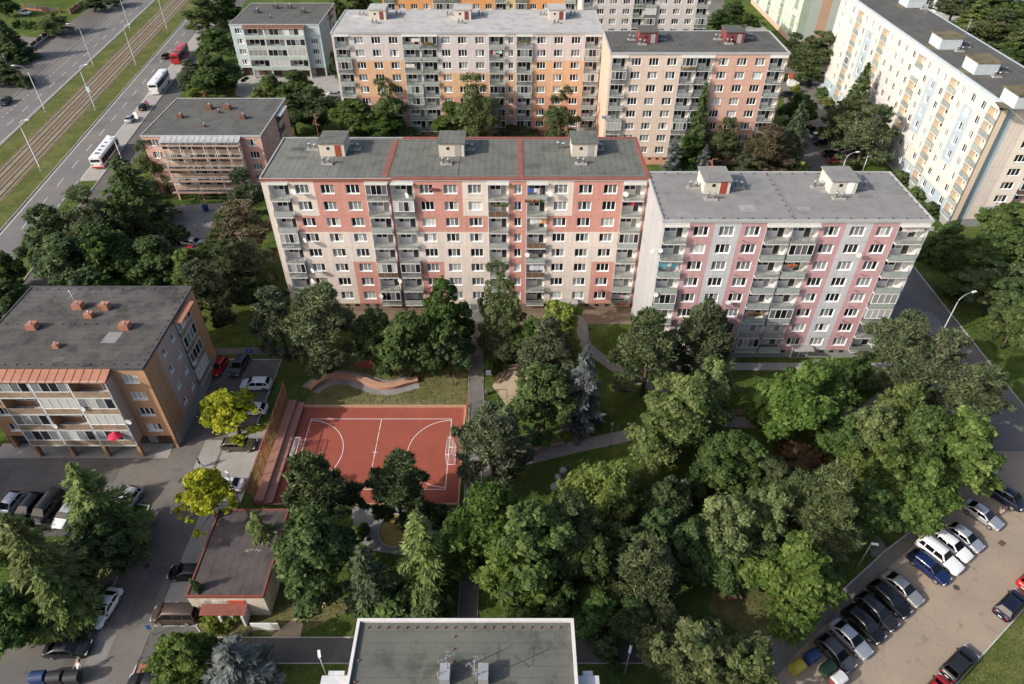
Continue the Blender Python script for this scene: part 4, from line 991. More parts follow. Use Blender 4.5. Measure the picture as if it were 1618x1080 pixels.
for x0, x1 in ((-2.5, -0.14), (W + 0.14, W + 2.0)):
    b = MB(); b.box(x0, x1, 6.0, 17.5, H - 0.9, H - 0.7); b.box(x0 + 0.5, x1 - 0.5, 17.52, 17.9, H - 0.9, H - 0.7); o = b.build('balcony_roof', M['palegrey'], t)
    b = MB(); b.box(x0 + 0.1, x1 - 0.02, 6.1, 17.4, 2.0, H - 0.91); b.build('balcony_bay', M['offwhite'], t)
patches([c for c in t.children if c.name.startswith('roof')][0], W, D, H, 8, 6, (0.112, 0.116, 0.100))
for px in (704, 764):
    p = local(t, px, 1070, H); b = MB(); b.box(p.x - 0.42, p.x + 0.42, p.y - 0.7, p.y + 0.7, H, H + 1.15); o = b.build('chimney', M['metal'], t)
    b = MB(); b.tube([(p.x - 0.55, p.y - 0.3, H), (p.x - 0.55, p.y - 0.3, H + 1.6)], 0.05, 5); b.build('flue', M['metal'], o)
mast(t, tuple(local(t, 707, 1056, H + 1.15)), 2.0, 'metal', 2)
mast(t, tuple(local(t, 752, 1078, H)), 4.0, 'metal', 3)
vent_caps(t, [(0.9 + 0.85 * k, D - 0.65) for k in range(21)] + [(0.55, 4 + 1.8 * k) for k in range(9)] + [(8.6, D - 1.5 - 1.1 * k) for k in range(5)], H, mat('rusty_cap', (0.22, 0.09, 0.06), 0.8, 0.2))
# ------------------------------------------------------------------ trees
def leaf_mat(name, dark, mid, light, trans=0.42):
    m, nt, b = new_mat(name)
    a = nt.nodes.new('ShaderNodeAttribute'); a.attribute_name = 'tint'
    oi = nt.nodes.new('ShaderNodeObjectInfo')
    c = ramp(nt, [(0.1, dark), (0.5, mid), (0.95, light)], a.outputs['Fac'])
    hs = nt.nodes.new('ShaderNodeHueSaturation')
    def mr(lo, hi, mul):
        x = nt.nodes.new('ShaderNodeMath'); x.operation = 'MULTIPLY'; x.inputs[1].default_value = mul; nt.links.new(oi.outputs['Random'], x.inputs[0])
        y = nt.nodes.new('ShaderNodeMath'); y.operation = 'FRACT'; nt.links.new(x.outputs[0], y.inputs[0])
        z = nt.nodes.new('ShaderNodeMapRange'); z.inputs[3].default_value = lo; z.inputs[4].default_value = hi; nt.links.new(y.outputs[0], z.inputs[0])
        return z.outputs[0]
    nt.links.new(mr(0.485, 0.512, 1.0), hs.inputs['Hue']); nt.links.new(mr(0.82, 1.08, 7.3), hs.inputs['Saturation']); nt.links.new(mr(0.8, 1.22, 13.7), hs.inputs['Value'])
    nt.links.new(c, hs.inputs['Color'])
    nt.links.new(hs.outputs['Color'], b.inputs['Base Color'])
    b.inputs['Roughness'].default_value = 0.6; b.inputs['Specular IOR Level'].default_value = 0.18
    t = nt.nodes.new('ShaderNodeBsdfTranslucent'); nt.links.new(hs.outputs['Color'], t.inputs['Color'])
    mx = nt.nodes.new('ShaderNodeMixShader'); mx.inputs[0].default_value = trans
    nt.links.new(b.outputs[0], mx.inputs[1]); nt.links.new(t.outputs[0], mx.inputs[2])
    nt.links.new(mx.outputs[0], nt.nodes['Material Output'].inputs['Surface'])
    return m
LM = {
 'maple': leaf_mat('maple_leaves', (0.038, 0.072, 0.017), (0.087, 0.142, 0.032), (0.158, 0.221, 0.060)),
 'linden': leaf_mat('linden_leaves', (0.056, 0.095, 0.022), (0.121, 0.173, 0.043), (0.219, 0.262, 0.081)),
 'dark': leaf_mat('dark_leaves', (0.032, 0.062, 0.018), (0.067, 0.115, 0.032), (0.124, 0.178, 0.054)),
 'lime': leaf_mat('lime_leaves', (0.091, 0.124, 0.022), (0.181, 0.220, 0.044), (0.278, 0.305, 0.072)),
 'yellow': leaf_mat('golden_leaves', (0.13, 0.165, 0.012), (0.31, 0.35, 0.030), (0.46, 0.48, 0.055), 0.4),
 'pine': leaf_mat('pine_needles', (0.036, 0.056, 0.023), (0.082, 0.108, 0.045), (0.150, 0.174, 0.081), 0.18),
 'brown': leaf_mat('browned_needles', (0.059, 0.054, 0.028), (0.117, 0.102, 0.055), (0.193, 0.146, 0.088), 0.1),
 'spruce': leaf_mat('spruce_needles', (0.030, 0.054, 0.022), (0.069, 0.107, 0.040), (0.129, 0.173, 0.066), 0.18),
 'larch': leaf_mat('larch_needles', (0.052, 0.078, 0.024), (0.110, 0.146, 0.043), (0.185, 0.219, 0.077), 0.2),
 'blue': leaf_mat('blue_spruce_needles', (0.030, 0.044, 0.038), (0.080, 0.100, 0.092), (0.230, 0.250, 0.235), 0.05),
 'birch': leaf_mat('birch_leaves', (0.049, 0.076, 0.028), (0.098, 0.134, 0.050), (0.174, 0.207, 0.085)),
 'willow': leaf_mat('willow_leaves', (0.096, 0.135, 0.024), (0.203, 0.259, 0.053), (0.321, 0.372, 0.094), 0.4),
 'copper': leaf_mat('copper_leaves', (0.07, 0.04, 0.025), (0.14, 0.085, 0.04), (0.20, 0.15, 0.06)),
}
BARK = mat('bark', (0.10, 0.075, 0.055), 0.9, 0.25, 2.0, 0.3, 8.0)
BIRCHBARK = mat('birch_bark', (0.42, 0.40, 0.37), 0.9, 0.3, 3.0, 0.4, 8.0)

def unit(a): return a / np.maximum(np.linalg.norm(a, axis=-1, keepdims=True), 1e-6)
def cards(name, c, n, t, L, W, tint, material):
    """Leaf-sized diamonds at c with normal n, long axis t, half length L, half width W."""
    b = unit(np.cross(n, t)); t = unit(np.cross(b, n))
    v = np.stack([c + t * L[:, None], c + b * W[:, None], c - t * L[:, None], c - b * W[:, None]], 1).reshape(-1, 3)
    N = len(c)
    me = bpy.data.meshes.new(name)
    me.vertices.add(4 * N); me.vertices.foreach_set('co', v.astype(np.float32).ravel())
    me.loops.add(4 * N); me.loops.foreach_set('vertex_index', np.arange(4 * N, dtype=np.int32))
    me.polygons.add(N); me.polygons.foreach_set('loop_start', np.arange(0, 4 * N, 4, dtype=np.int32))
    at_ = me.attributes.new('tint', 'FLOAT', 'FACE'); at_.data.foreach_set('value', np.clip(tint, 0, 1).astype(np.float32))
    me.materials.append(material)
    me.update(); me.validate()
    return me
def trunk_mesh(h, top, r, limbs, bark, rs):
    b = MB(); n = 6
    bend = rs.normal(0, 0.012 * h, (n, 2)); bend[0] = 0
    pts = [(bend[:k + 1, 0].sum() * 0.5, bend[:k + 1, 1].sum() * 0.5, top * k / (n - 1)) for k in range(n)]
    b.tube(pts, [r * (1 - 0.8 * k / (n - 1)) * (1.35 if k == 0 else 1) for k in range(n)], 7)
    for q in limbs:
        z0 = min(q[2] * 0.75, top * 0.9); k = z0 / top * (n - 1); i = min(int(k), n - 2)
        p0 = Vector(pts[i]).lerp(Vector(pts[i + 1]), k - i)
        p1 = Vector(q); mid = p0.lerp(p1, 0.5) + Vector((0, 0, 0.08 * (p1 - p0).length))
        b.tube([p0, mid, p1], [r * 0.38, r * 0.24, r * 0.08], 5)
    return b.mesh('trunk', bark)

def lobed(rs, Rr, h, cb, nl, nclump, cr, flat, lr, top, low):
    """Clump centres on a crown made of unequal boughs: (centre, radius, outward direction) per clump."""
    H_ = h - cb
    cen, rad, out = [], [], []
    ang = rs.rand() * 6.28
    lobes = [(np.array([0, 0, cb + 0.5 * H_]), Rr * 0.50, 0.9)]
    for i in range(nl):
        t = low + (0.93 - low) * (i + rs.uniform(0.1, 0.9)) / nl
        env = Rr * (np.sin(np.pi * (0.17 + 0.73 * t)) ** 0.75) * (1 - (1 - top) * t ** 2)
        rl = Rr * rs.uniform(*lr) * (1 - 0.35 * t)
        ang += 2.4 + rs.normal(0, 0.5)
        d = max(0.0, env - rl) * rs.uniform(0.72, 1.12)
        lobes.append((np.array([d * math.cos(ang), d * math.sin(ang), cb + t * H_ * 0.93]), rl, 1.0))
    lobes.append((np.array([rs.normal(0, 0.08) * Rr, rs.normal(0, 0.08) * Rr, h - Rr * 0.32]), Rr * 0.30, 1.0))
    tot = sum(l[1] ** 2 for l in lobes)
    for c, rl, w in lobes:
        n = max(5, int(nclump * rl ** 2 / tot))
        ax = np.array([c[0], c[1], 0.25 * Rr]); ax = ax / np.linalg.norm(ax)
        d = unit(rs.normal(size=(n, 3)) + ax * 0.45 + np.array([0, 0, 0.15]))
        rr = rs.uniform(0.62, 1.04, n)
        k = c + d * (rl * rr)[:, None] * np.array([1, 1, flat])
        cen.append(k); rad.append(rl * rs.uniform(*cr, n)); out.append(d)
    cen, rad, out = np.concatenate(cen), np.concatenate(rad), np.concatenate(out)
    ok = cen[:, 2] > cb * 0.6
    return cen[ok], rad[ok], out[ok]

def broadleaf(seed, material, Rr=4.0, h=11.0, cb=1.6, nclump=150, nleaf=165, leaf=0.165, cr=(0.26, 0.50), up=0.5, squash=0.9, droop=0.0, nl=9, flat=0.85, lr=(0.34, 0.54), top=0.62, low=0.10, bark=BARK):
    rs = np.random.RandomState(seed)
    cen, crad, d = lobed(rs, Rr, h, cb, nl, nclump, cr, flat, lr, top, low)
    nc = len(cen)
    cnt = np.maximum(12, (nleaf * (crad / crad.mean()) ** 1.6)).astype(int)
    ci = np.repeat(np.arange(nc), cnt); N = len(ci)
    dd = unit(rs.normal(size=(N, 3)) + d[ci] * 0.5 + np.array([0, 0, 0.35]))
    rr = rs.uniform(0.3, 1.0, N) ** 0.55
    rr = np.where(rs.rand(N) < 0.2, rr * rs.uniform(1.0, 1.7, N), rr)
    off = dd * (crad[ci] * rr)[:, None]
    off[:, 2] *= squash
    if droop: off[:, 2] -= np.abs(rs.normal(0, droop, N)) * crad[ci]
    c = cen[ci] + off; c[:, 2] = np.maximum(c[:, 2], 0.08)
    n = unit(dd * 0.7 + np.array([0, 0, up]) + rs.normal(0, 0.5, (N, 3)))
    t = rs.normal(size=(N, 3))
    if droop: t = t * 0.3 + np.array([0, 0, 1.0])
    L = leaf * rs.uniform(0.45, 1.6, N); W = L * rs.uniform(0.45, 0.8, N) * (0.5 if droop else 1.0)
    cv = rs.normal(0, 0.17, nc)
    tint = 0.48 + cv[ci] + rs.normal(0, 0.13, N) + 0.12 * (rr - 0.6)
    limbs = [tuple(cen[k]) for k in rs.choice(nc, 12, replace=False)]
    pr = float(np.percentile(np.hypot(c[:, 0], c[:, 1]), 94)); ph = float(np.percentile(c[:, 2], 99.7))
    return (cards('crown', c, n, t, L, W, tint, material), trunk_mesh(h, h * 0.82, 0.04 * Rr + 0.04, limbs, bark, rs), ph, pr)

def pine(seed, material, Rr=4.0, h=13.0, cb=1.8, nclump=230, nleaf=85, nl=15, lr=(0.20, 0.36), flat=0.62, top=0.45):
    """A layered crown of needle tufts on spreading boughs."""
    rs = np.random.RandomState(seed)
    cen, crad, d = lobed(rs, Rr, h, cb, nl, nclump, (0.28, 0.5), flat, lr, top, 0.04)
    nc = len(cen)
    cnt = np.maximum(14, (nleaf * (crad / crad.mean()) ** 1.5)).astype(int)
    ci = np.repeat(np.arange(nc), cnt); N = len(ci)
    dd = unit(rs.normal(size=(N, 3)) + d[ci] * 0.35 + np.array([0, 0, 0.5]))
    rr = rs.uniform(0.2, 1.0, N) ** 0.6
    rr = np.where(rs.rand(N) < 0.15, rr * rs.uniform(1.0, 1.5, N), rr)
    off = dd * (crad[ci] * rr)[:, None]; off[:, 2] *= 0.8
    c = cen[ci] + off; c[:, 2] = np.maximum(c[:, 2], 0.1)
    t = unit(dd + rs.normal(0, 0.35, (N, 3)) + np.array([0, 0, 0.55]))
    n = unit(rs.normal(size=(N, 3)) + np.array([-0.2, -0.4, 0.8]))
    L = rs.uniform(0.20, 0.42, N); W = rs.uniform(0.05, 0.10, N)
    tint = 0.46 + rs.normal(0, 0.17, nc)[ci] + rs.normal(0, 0.14, N)
    limbs = [tuple(cen[k]) for k in rs.choice(nc, 14, replace=False)]
    pr = float(np.percentile(np.hypot(c[:, 0], c[:, 1]), 94)); ph = float(np.percentile(c[:, 2], 99.7))
    return (cards('crown', c, n, t, L, W, tint, material), trunk_mesh(h, h * 0.88, 0.055 * Rr, limbs, BARK, rs), ph, pr)

def conifer(seed, material, Rr=3.0, h=14.0, cb=0.6, levels=26, nb=9, per=90, sag=0.35, lift=0.0, power=0.9, ragged=0.25):
    """A pointed crown of sagging boughs in whorls."""
    rs = np.random.RandomState(seed)
    C_, N_, T_, L_, W_, K_ = [], [], [], [], [], []
    ends = []
    for lv in range(levels):
        f = lv / (levels - 1); z = cb + (h - cb) * f ** 1.05
        Rl = Rr * ((1 - f) ** power) * rs.uniform(0.86, 1.08) + 0.12
        k = max(4, int(nb * (1 - 0.45 * f)))
        a0 = rs.rand() * 6.28
        for j in range(k):
            a = a0 + 6.283 * j / k + rs.normal(0, 0.18); Lb = Rl * rs.uniform(1 - ragged, 1.08)
            n_ = max(18, int(per * (Lb / Rr) ** 0.8)); s = rs.uniform(0.12, 1.0, n_) ** 0.75
            side = rs.normal(0, 0.20, n_) * Lb * (0.35 + 0.65 * np.sin(np.pi * np.clip(s, 0.05, 0.95))) * 0.8
            x = s * Lb
            zz = z + lift * x - sag * x * x / max(Rr, 0.1) * 0.9 + rs.normal(0, 0.10, n_) - np.abs(side) * 0.35 - np.abs(rs.normal(0, 0.16, n_))
            C_.append(np.stack([x * math.cos(a) - side * math.sin(a), x * math.sin(a) + side * math.cos(a), zz], 1))
            out = np.array([math.cos(a), math.sin(a), -0.25 + 0.15 * lift]); sd = np.array([-math.sin(a), math.cos(a), 0])
            T_.append(unit(out + np.sign(side)[:, None] * sd * rs.uniform(0.2, 1.1, (n_, 1)) + rs.normal(0, 0.2, (n_, 3))))
            N_.append(unit(np.array([0.35 * math.cos(a), 0.35 * math.sin(a), 1.0]) + rs.normal(0, 0.4, (n_, 3))))
            L_.append(rs.uniform(0.20, 0.38, n_)); W_.append(rs.uniform(0.06, 0.12, n_))
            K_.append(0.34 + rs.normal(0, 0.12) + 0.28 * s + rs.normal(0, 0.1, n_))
            if rs.rand() < 0.05: ends.append((x.max() * math.cos(a) * 0.8, x.max() * math.sin(a) * 0.8, z - sag * 0.4 * Lb))
    cat = np.concatenate
    rs2 = np.random.RandomState(seed + 1)
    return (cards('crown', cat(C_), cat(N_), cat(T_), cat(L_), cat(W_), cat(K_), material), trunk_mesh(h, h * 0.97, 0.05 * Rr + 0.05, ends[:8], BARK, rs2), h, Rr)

BL = lambda *a_, **k_: broadleaf(*a_, **k_)
SH = dict(Rr=1.4, h=2.2, cb=0.05, nclump=46, nleaf=60, leaf=0.13, cr=(0.35, 0.6), nl=5)
PROTO = {
 'maple': [BL(11, LM['maple'], leaf=0.185), BL(12, LM['maple'], leaf=0.185, nl=11, lr=(0.28, 0.48)), BL(13, LM['maple'], h=10, leaf=0.19, nl=8), BL(14, LM['maple'], h=12, leaf=0.175, nl=12, lr=(0.26, 0.44), top=0.5)],
 'linden': [BL(21, LM['linden'], h=12, cb=0.8, nclump=170, nl=11), BL(22, LM['linden'], h=12, cb=0.8, nclump=170, nl=12, lr=(0.28, 0.46)), BL(23, LM['linden'], h=11, cb=1.0, nl=9)],
 'dark': [BL(31, LM['dark'], nl=10), BL(32, LM['dark'], nl=12, lr=(0.26, 0.46), cb=1.0), BL(33, LM['dark'], nl=8, leaf=0.19), BL(34, LM['dark'], nl=13, lr=(0.24, 0.42), leaf=0.17, top=0.5)],
 'lime': [BL(41, LM['lime'], cb=0.9, nl=10)],
 'yellow': [BL(51, LM['yellow'], nclump=120, nleaf=62, cr=(0.25, 0.5), nl=20, lr=(0.12, 0.27), squash=0.6, leaf=0.18, cb=2.2, flat=0.7), BL(52, LM['yellow'], nclump=120, nleaf=62, cr=(0.25, 0.5), nl=22, lr=(0.12, 0.26), squash=0.6, leaf=0.18, cb=2.2, flat=0.7)],
 'pine': [pine(61, LM['pine']), pine(62, LM['pine'], nl=18, lr=(0.18, 0.32)), pine(63, LM['pine'], nl=13, top=0.6), pine(64, LM['pine'], h=12, nl=20, lr=(0.16, 0.3), top=0.35)],
 'brown': [pine(71, LM['brown'], nl=17, lr=(0.17, 0.32))],
 'spruce': [conifer(81, LM['spruce']), conifer(82, LM['spruce'], Rr=3.4, ragged=0.4)],
 'larch': [conifer(91, LM['larch'], Rr=3.2, sag=0.45, ragged=0.5, nb=8, levels=22, power=0.65), conifer(92, LM['larch'], Rr=3.4, sag=0.5, ragged=0.5, nb=7, levels=20, power=0.6)],
 'spruce2': [conifer(95, LM['spruce'], Rr=3.4, sag=0.4, ragged=0.45, nb=8, levels=20, power=0.6)],
 'blue': [conifer(101, LM['blue'], Rr=2.8, nb=7, levels=15, per=130, sag=0.22, ragged=0.5, power=0.62)],
 'birch': [BL(111, LM['birch'], Rr=2.8, h=13, cb=1.2, nclump=150, nleaf=90, leaf=0.16, cr=(0.3, 0.6), droop=1.1, up=0.3, nl=13, lr=(0.26, 0.46), top=0.4, bark=BIRCHBARK), BL(112, LM['birch'], Rr=2.8, h=13, cb=1.2, nclump=150, nleaf=90, leaf=0.16, cr=(0.3, 0.6), droop=1.1, up=0.3, nl=14, lr=(0.24, 0.44), top=0.4, bark=BIRCHBARK)],
 'willow': [BL(121, LM['willow'], Rr=4.5, h=9, cb=0.6, nclump=150, nleaf=120, leaf=0.18, cr=(0.26, 0.5), droop=1.2, up=0.4, nl=13, lr=(0.22, 0.4), top=0.55)],
 'shrub': [BL(131, LM['dark'], **SH), BL(132, LM['maple'], **SH)],
 'limeshrub': [BL(141, LM['lime'], **SH)],
 'copper': [BL(151, LM['copper'], **SH)],
 'thuja': [BL(161, LM['dark'], Rr=1.6, h=6.0, cb=0.05, nclump=120, nleaf=90, leaf=0.13, cr=(0.3, 0.5), nl=9, lr=(0.4, 0.6))],
}
trng = random.Random(5)
USED = {}
def tree(kind, px, py, hw, h, where, cat=None, zc=0.55, name=None):
    """A tree whose crown centre the photograph shows at (px, py), hw pixels in half width and h metres tall."""
    p = at(px, py, h * zc)
    r = metres(hw, p) * (1.4 if kind in ('blue', 'larch', 'spruce', 'spruce2') else 1.12); h *= 1.06
    lst = PROTO[kind]; i = USED.get(kind, 0); USED[kind] = i + 1
    cr, tr, ph, pr = lst[i % len(lst)]
    shrubby = kind in ('shrub', 'limeshrub', 'copper')
    nm = name or {'maple': 'maple_tree', 'linden': 'linden_tree', 'dark': 'broadleaf_tree', 'lime': 'broadleaf_tree', 'yellow': 'golden_tree', 'pine': 'pine_tree', 'brown': 'pine_tree', 'spruce': 'spruce_tree', 'spruce2': 'spruce_tree', 'larch': 'larch_tree', 'blue': 'blue_spruce', 'birch': 'birch_tree', 'willow': 'willow_tree', 'thuja': 'thuja_tree'}.get(kind, 'shrub')
    t = tag(empty(nm, (p.x, p.y, 0), trng.uniform(0, 6.28)), where, 'shrub' if shrubby else 'tree')
    s = r / pr
    t.scale = (s * trng.uniform(0.95, 1.08), s * trng.uniform(0.95, 1.08), h / ph)
    link('crown', cr, t); link('stem' if shrubby else 'trunk', tr, t)
    return t
for row in [
 # top left, beyond the avenue
 ('spruce', 14, 62, 24, 11, 'dark conifer at the left edge beside the garden lawn'),
 ('dark', 8, 118, 22, 5, 'dark leafy tree below the conifer at the left edge'),
 ('dark', 40, 128, 12, 3, 'low dark bush beside the billboard fence at upper left'),
 ('birch', 84, 36, 21, 7, 'olive round tree at the garden fence left of the avenue'),
 ('shrub', 27, 37, 6, 2.4, 'left of three clipped bushes in a row behind the garden lawn'),
 ('shrub', 39, 38, 6, 2.4, 'middle of three clipped bushes in a row behind the garden lawn'),
 ('shrub', 50, 39, 6, 2.4, 'right of three clipped bushes in a row behind the garden lawn'),
 ('dark', 6, 5, 16, 8, 'dark tree in the top left corner of the picture'),
 ('dark', 146, 6, 16, 5, 'dark tree over the garden wall at the top beside the avenue'),
 ('dark', 178, -2, 14, 5, 'dark tree at the top edge between garden wall and avenue'),
 # between avenue and the blocks
 ('maple', 322, 24, 26, 10, 'bright maple right of the avenue at the top edge'),
 ('dark', 352, 14, 24, 9, 'leafy tree left of the pale blue house at the top'),
 ('maple', 345, 72, 28, 10, 'maple directly left of the pale blue house front'),
 ('pine', 302, 122, 18, 9, 'pine leaning over the white coach beside the avenue'),
 ('dark', 335, 118, 34, 10, 'dark leafy tree between the coach and the pale blue house'),
 ('maple', 362, 122, 22, 7, 'maple by the garage ramp of the pale blue house'),
 ('limeshrub', 306, 149, 11, 3, 'yellow-green bush behind the roof of the scaffolded house'),
 ('limeshrub', 410, 148, 14, 3.5, 'yellow-green bush in front of the pale blue house garages'),
 ('maple', 428, 142, 24, 8, 'maple in front of the pale blue house, left of the pair'),
 ('maple', 468, 140, 25, 9, 'maple in front of the pale blue house, right of the pair'),
 ('dark', 462, 182, 30, 9, 'dark tree behind the left end of the middle block roof'),
 ('dark', 497, 172, 32, 10, 'dark round tree left of the mauve and apricot block'),
 ('dark', 527, 102, 10, 7, 'narrow dark tree squeezed beside the mauve block corner'),
 ('dark', 533, 22, 18, 10, 'leafy tree behind the pale blue house at the top edge'),
 ('maple', 566, 8, 20, 9, 'maple at the top edge left of the orange block'),
 ('maple', 562, 192, 36, 9, 'broad tree at the left foot of the mauve and apricot block'),
 ('birch', 614, 172, 24, 14, 'birch rising before the apricot block, leftmost of three birches'),
 ('maple', 610, 200, 28, 8, 'leafy tree under the leftmost birch behind the middle block'),
 ('maple', 714, 192, 24, 9, 'round tree at the centre foot of the apricot block'),
 ('birch', 752, 176, 34, 16, 'tall double birch before the middle of the apricot block'),
 ('birch', 884, 187, 26, 14, 'slender birch before the right part of the apricot block'),
 ('shrub', 640, 212, 24, 3, 'low bush behind the roof of the middle block, left of the birch pair'),
 ('shrub', 815, 212, 30, 3, 'low bush behind the middle block roof between two birches'),
 ('limeshrub', 612, 10, 12, 4, 'bush on the pale roof line at the foot of the orange block'),
 ('birch', 760, 6, 14, 7, 'weeping tree at the top edge before the orange block'),
 # between the cream/salmon block and the far right block
 ('spruce', 1104, 196, 24, 18, 'tall dark spruce in front of the cream and salmon block'),
 ('thuja', 1086, 244, 24, 9, 'green thuja in front of the cream and salmon block'),
 ('blue', 1063, 252, 18, 10, 'silvery spruce left of the thuja behind the pink block'),
 ('blue', 1112, 258, 16, 8, 'silvery spruce right of the thuja behind the pink block'),
 ('pine', 1144, 228, 22, 11, 'dark pine before the salmon half of the block'),
 ('pine', 1180, 258, 18, 7, 'low pine just behind the pink block roof'),
 ('brown', 1213, 240, 32, 11, 'olive-brown pine behind the right part of the pink block'),
 ('spruce2', 1256, 212, 24, 15, 'green spruce beside the asphalt road behind the pink block'),
 ('maple', 1263, 176, 26, 8, 'round maple at the right end of the salmon block'),
 ('limeshrub', 1266, 268, 16, 4, 'light green bush behind the pink block roof edge'),
 ('pine', 1290, 92, 32, 14, 'large pine between the green block and the ivory block'),
 ('pine', 1252, 78, 20, 9, 'pine behind the right end of the salmon block roof'),
 ('spruce', 1354, 158, 26, 17, 'dark spruce in front of the ivory and blue block'),
 ('pine', 1342, 195, 34, 12, 'dark pine at the foot of the spruce by the ivory block'),
 ('pine', 1370, 216, 38, 14, 'broad pine in front of the ivory block, nearest the lamp'),
 ('shrub', 1307, 144, 14, 2.5, 'bush at the left corner of the ivory block'),
 ('limeshrub', 1308, 160, 12, 2, 'light bush by the entrance of the ivory block'),
 ('shrub', 1421, 280, 13, 2.6, 'bush at the ivory block, highest of three along its base'),
 ('shrub', 1446, 307, 14, 2.8, 'bush at the ivory block, middle of three along its base'),
 ('shrub', 1468, 330, 13, 2.8, 'bush at the ivory block, lowest of three along its base'),
 ('dark', 1137, 32, 17, 6, 'dark tree right of the mauve-beige block at the top'),
 ('dark', 1158, 16, 15, 7, 'leafy tree at the top edge left of the mint block'),
 ('shrub', 1184, 30, 14, 4, 'bush on the lawn left of the mint block'),
 ('shrub', 1243, 122, 8, 2, 'bush right of the black car behind the salmon block'),
 ('limeshrub', 1258, 140, 9, 2.2, 'light bush below the little red-roofed hut'),
 # right edge
 ('pine', 1506, 18, 26, 12, 'larch behind the ivory block roof, leftmost of the row'),
 ('larch', 1540, 34, 34, 13, 'conifer behind the ivory block roof, second of the row'),
 ('pine', 1578, 52, 36, 13, 'larch behind the ivory block roof, third of the row'),
 ('larch', 1612, 72, 34, 13, 'conifer behind the ivory block roof at the right edge'),
 ('dark', 1560, 6, 36, 12, 'leafy tree at the top right corner, left of two'),
 ('dark', 1606, 24, 36, 12, 'leafy tree at the top right corner, right of two'),
 ('dark', 1478, 2, 20, 9, 'dark tree at the top edge right of the ivory block roof'),
 ('dark', 1600, 92, 22, 8, 'dark tree at the right edge above the roof of the ivory block'),
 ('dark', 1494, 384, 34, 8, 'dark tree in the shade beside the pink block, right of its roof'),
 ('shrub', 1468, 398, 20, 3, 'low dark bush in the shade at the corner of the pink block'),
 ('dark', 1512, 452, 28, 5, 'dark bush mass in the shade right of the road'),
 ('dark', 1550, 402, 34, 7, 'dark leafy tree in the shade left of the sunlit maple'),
 ('maple', 1588, 372, 46, 10, 'sunlit maple at the right edge below the ivory block'),
 ('dark', 1580, 456, 46, 10, 'large leafy tree at the right edge above the lawn'),
 ('maple', 1606, 512, 34, 9, 'leafy tree at the right edge, lowest of the three'),
 # left, between avenue and the middle block
 ('spruce2', 205, 300, 46, 14, 'big conifer left of the scaffolded house'),
 ('birch', 238, 262, 22, 12, 'tall loose tree at the left wall of the scaffolded house'),
 ('dark', 82, 372, 42, 11, 'dark tree nearest the avenue, leftmost of the grove'),
 ('birch', 140, 356, 44, 13, 'tall feathery tree in the middle of the avenue grove'),
 ('dark', 112, 418, 46, 11, 'dark tree behind the roof of the orange-brown house, left one'),
 ('dark', 172, 410, 42, 12, 'dark tree behind the roof of the orange-brown house, middle one'),
 ('dark', 196, 352, 32, 11, 'dark tree under the big conifer beside the avenue grove'),
 ('maple', 248, 418, 36, 10, 'round maple above the roof of the orange-brown house'),
 ('maple', 305, 430, 30, 9, 'leafy tree between the yard cars and the orange-brown house'),
 ('pine', 325, 466, 38, 12, 'large pine at the upper right corner of the orange-brown house'),
 ('pine', 392, 318, 30, 12, 'pine at the left end wall of the middle block, upper one'),
 ('brown', 384, 376, 38, 13, 'browned pine at the left end wall of the middle block'),
 ('pine', 345, 402, 26, 9, 'dark pine left of the browned pine by the yard'),
 ('pine', 402, 420, 26, 10, 'shaded pine beside the lower left corner of the middle block'),
 ('pine', 368, 428, 34, 11, 'shaded pine between the browned pine and the orange-brown house'),
 ('dark', 352, 352, 14, 5, 'dark bush at the right rim of the gravel yard'),
 ('dark', 398, 462, 22, 6, 'low dark tree on the shaded lawn left of the middle block'),
 ('shrub', 278, 372, 16, 3.5, 'bush at the yard edge left of the silver car'),
 ('maple', 12, 430, 24, 8, 'leafy tree at the left edge between avenue and house'),
 ('dark', 18, 478, 34, 8, 'leafy tree at the left edge behind the orange-brown house'),
 ('limeshrub', 262, 356, 10, 2.2, 'small bush beside the heap in the gravel yard'),
 # in front of the middle block
 ('pine', 442, 512, 40, 13, 'pine above the parking, left of the pair by the middle block'),
 ('pine', 506, 522, 46, 15, 'tall pine at the left foot of the middle block, right of the pair'),
 ('maple', 590, 534, 34, 10, 'maple above the curved wall, leftmost of the maple group'),
 ('maple', 645, 546, 44, 11, 'broad maple above the curved wall, middle of the maple group'),
 ('dark', 702, 510, 38, 14, 'tall leafy tree beside the footpath at the middle block'),
 ('dark', 708, 552, 30, 9, 'dark tree left of the straight footpath'),
 ('birch', 790, 488, 34, 15, 'tall weeping birch at the front of the middle block'),
 ('birch', 798, 546, 22, 6, 'low weeping tree right of the straight footpath'),
 ('dark', 842, 538, 24, 8, 'dark tree between the weeping birch and the lime tree'),
 ('lime', 884, 526, 36, 11, 'bright yellow-green tree in front of the middle block'),
 ('pine', 864, 562, 40, 12, 'grey-green pine below the yellow-green tree'),
 ('maple', 860, 636, 47, 11, 'dense dark green tree beside the sandy playground'),
 ('blue', 922, 612, 34, 14, 'silvery blue spruce in the middle of the park'),
 ('shrub', 774, 580, 9, 2.5, 'thin sapling by the sandy playground'),
 ('pine', 778, 704, 49, 13, 'large pine at the right edge of the red court'),
 ('pine', 1024, 562, 48, 14, 'large pine in front of the left end of the pink block'),
 ('pine', 1112, 540, 40, 14, 'pine in front of the pink block, right of the larger one'),
 ('linden', 1072, 668, 58, 14, 'big light green linden below the pines of the pink block'),
 ('linden', 1122, 622, 34, 12, 'linden crown behind the big linden'),
 ('maple', 1252, 636, 50, 13, 'broad dark maple in front of the pink block entrance'),
 ('maple', 1306, 628, 44, 11, 'maple right of the broad dark maple'),
 ('shrub', 1348, 594, 30, 4.5, 'round bush on the lawn at the right of the pink block entrance'),
 ('pine', 1420, 556, 44, 13, 'pine at the right corner of the pink block'),
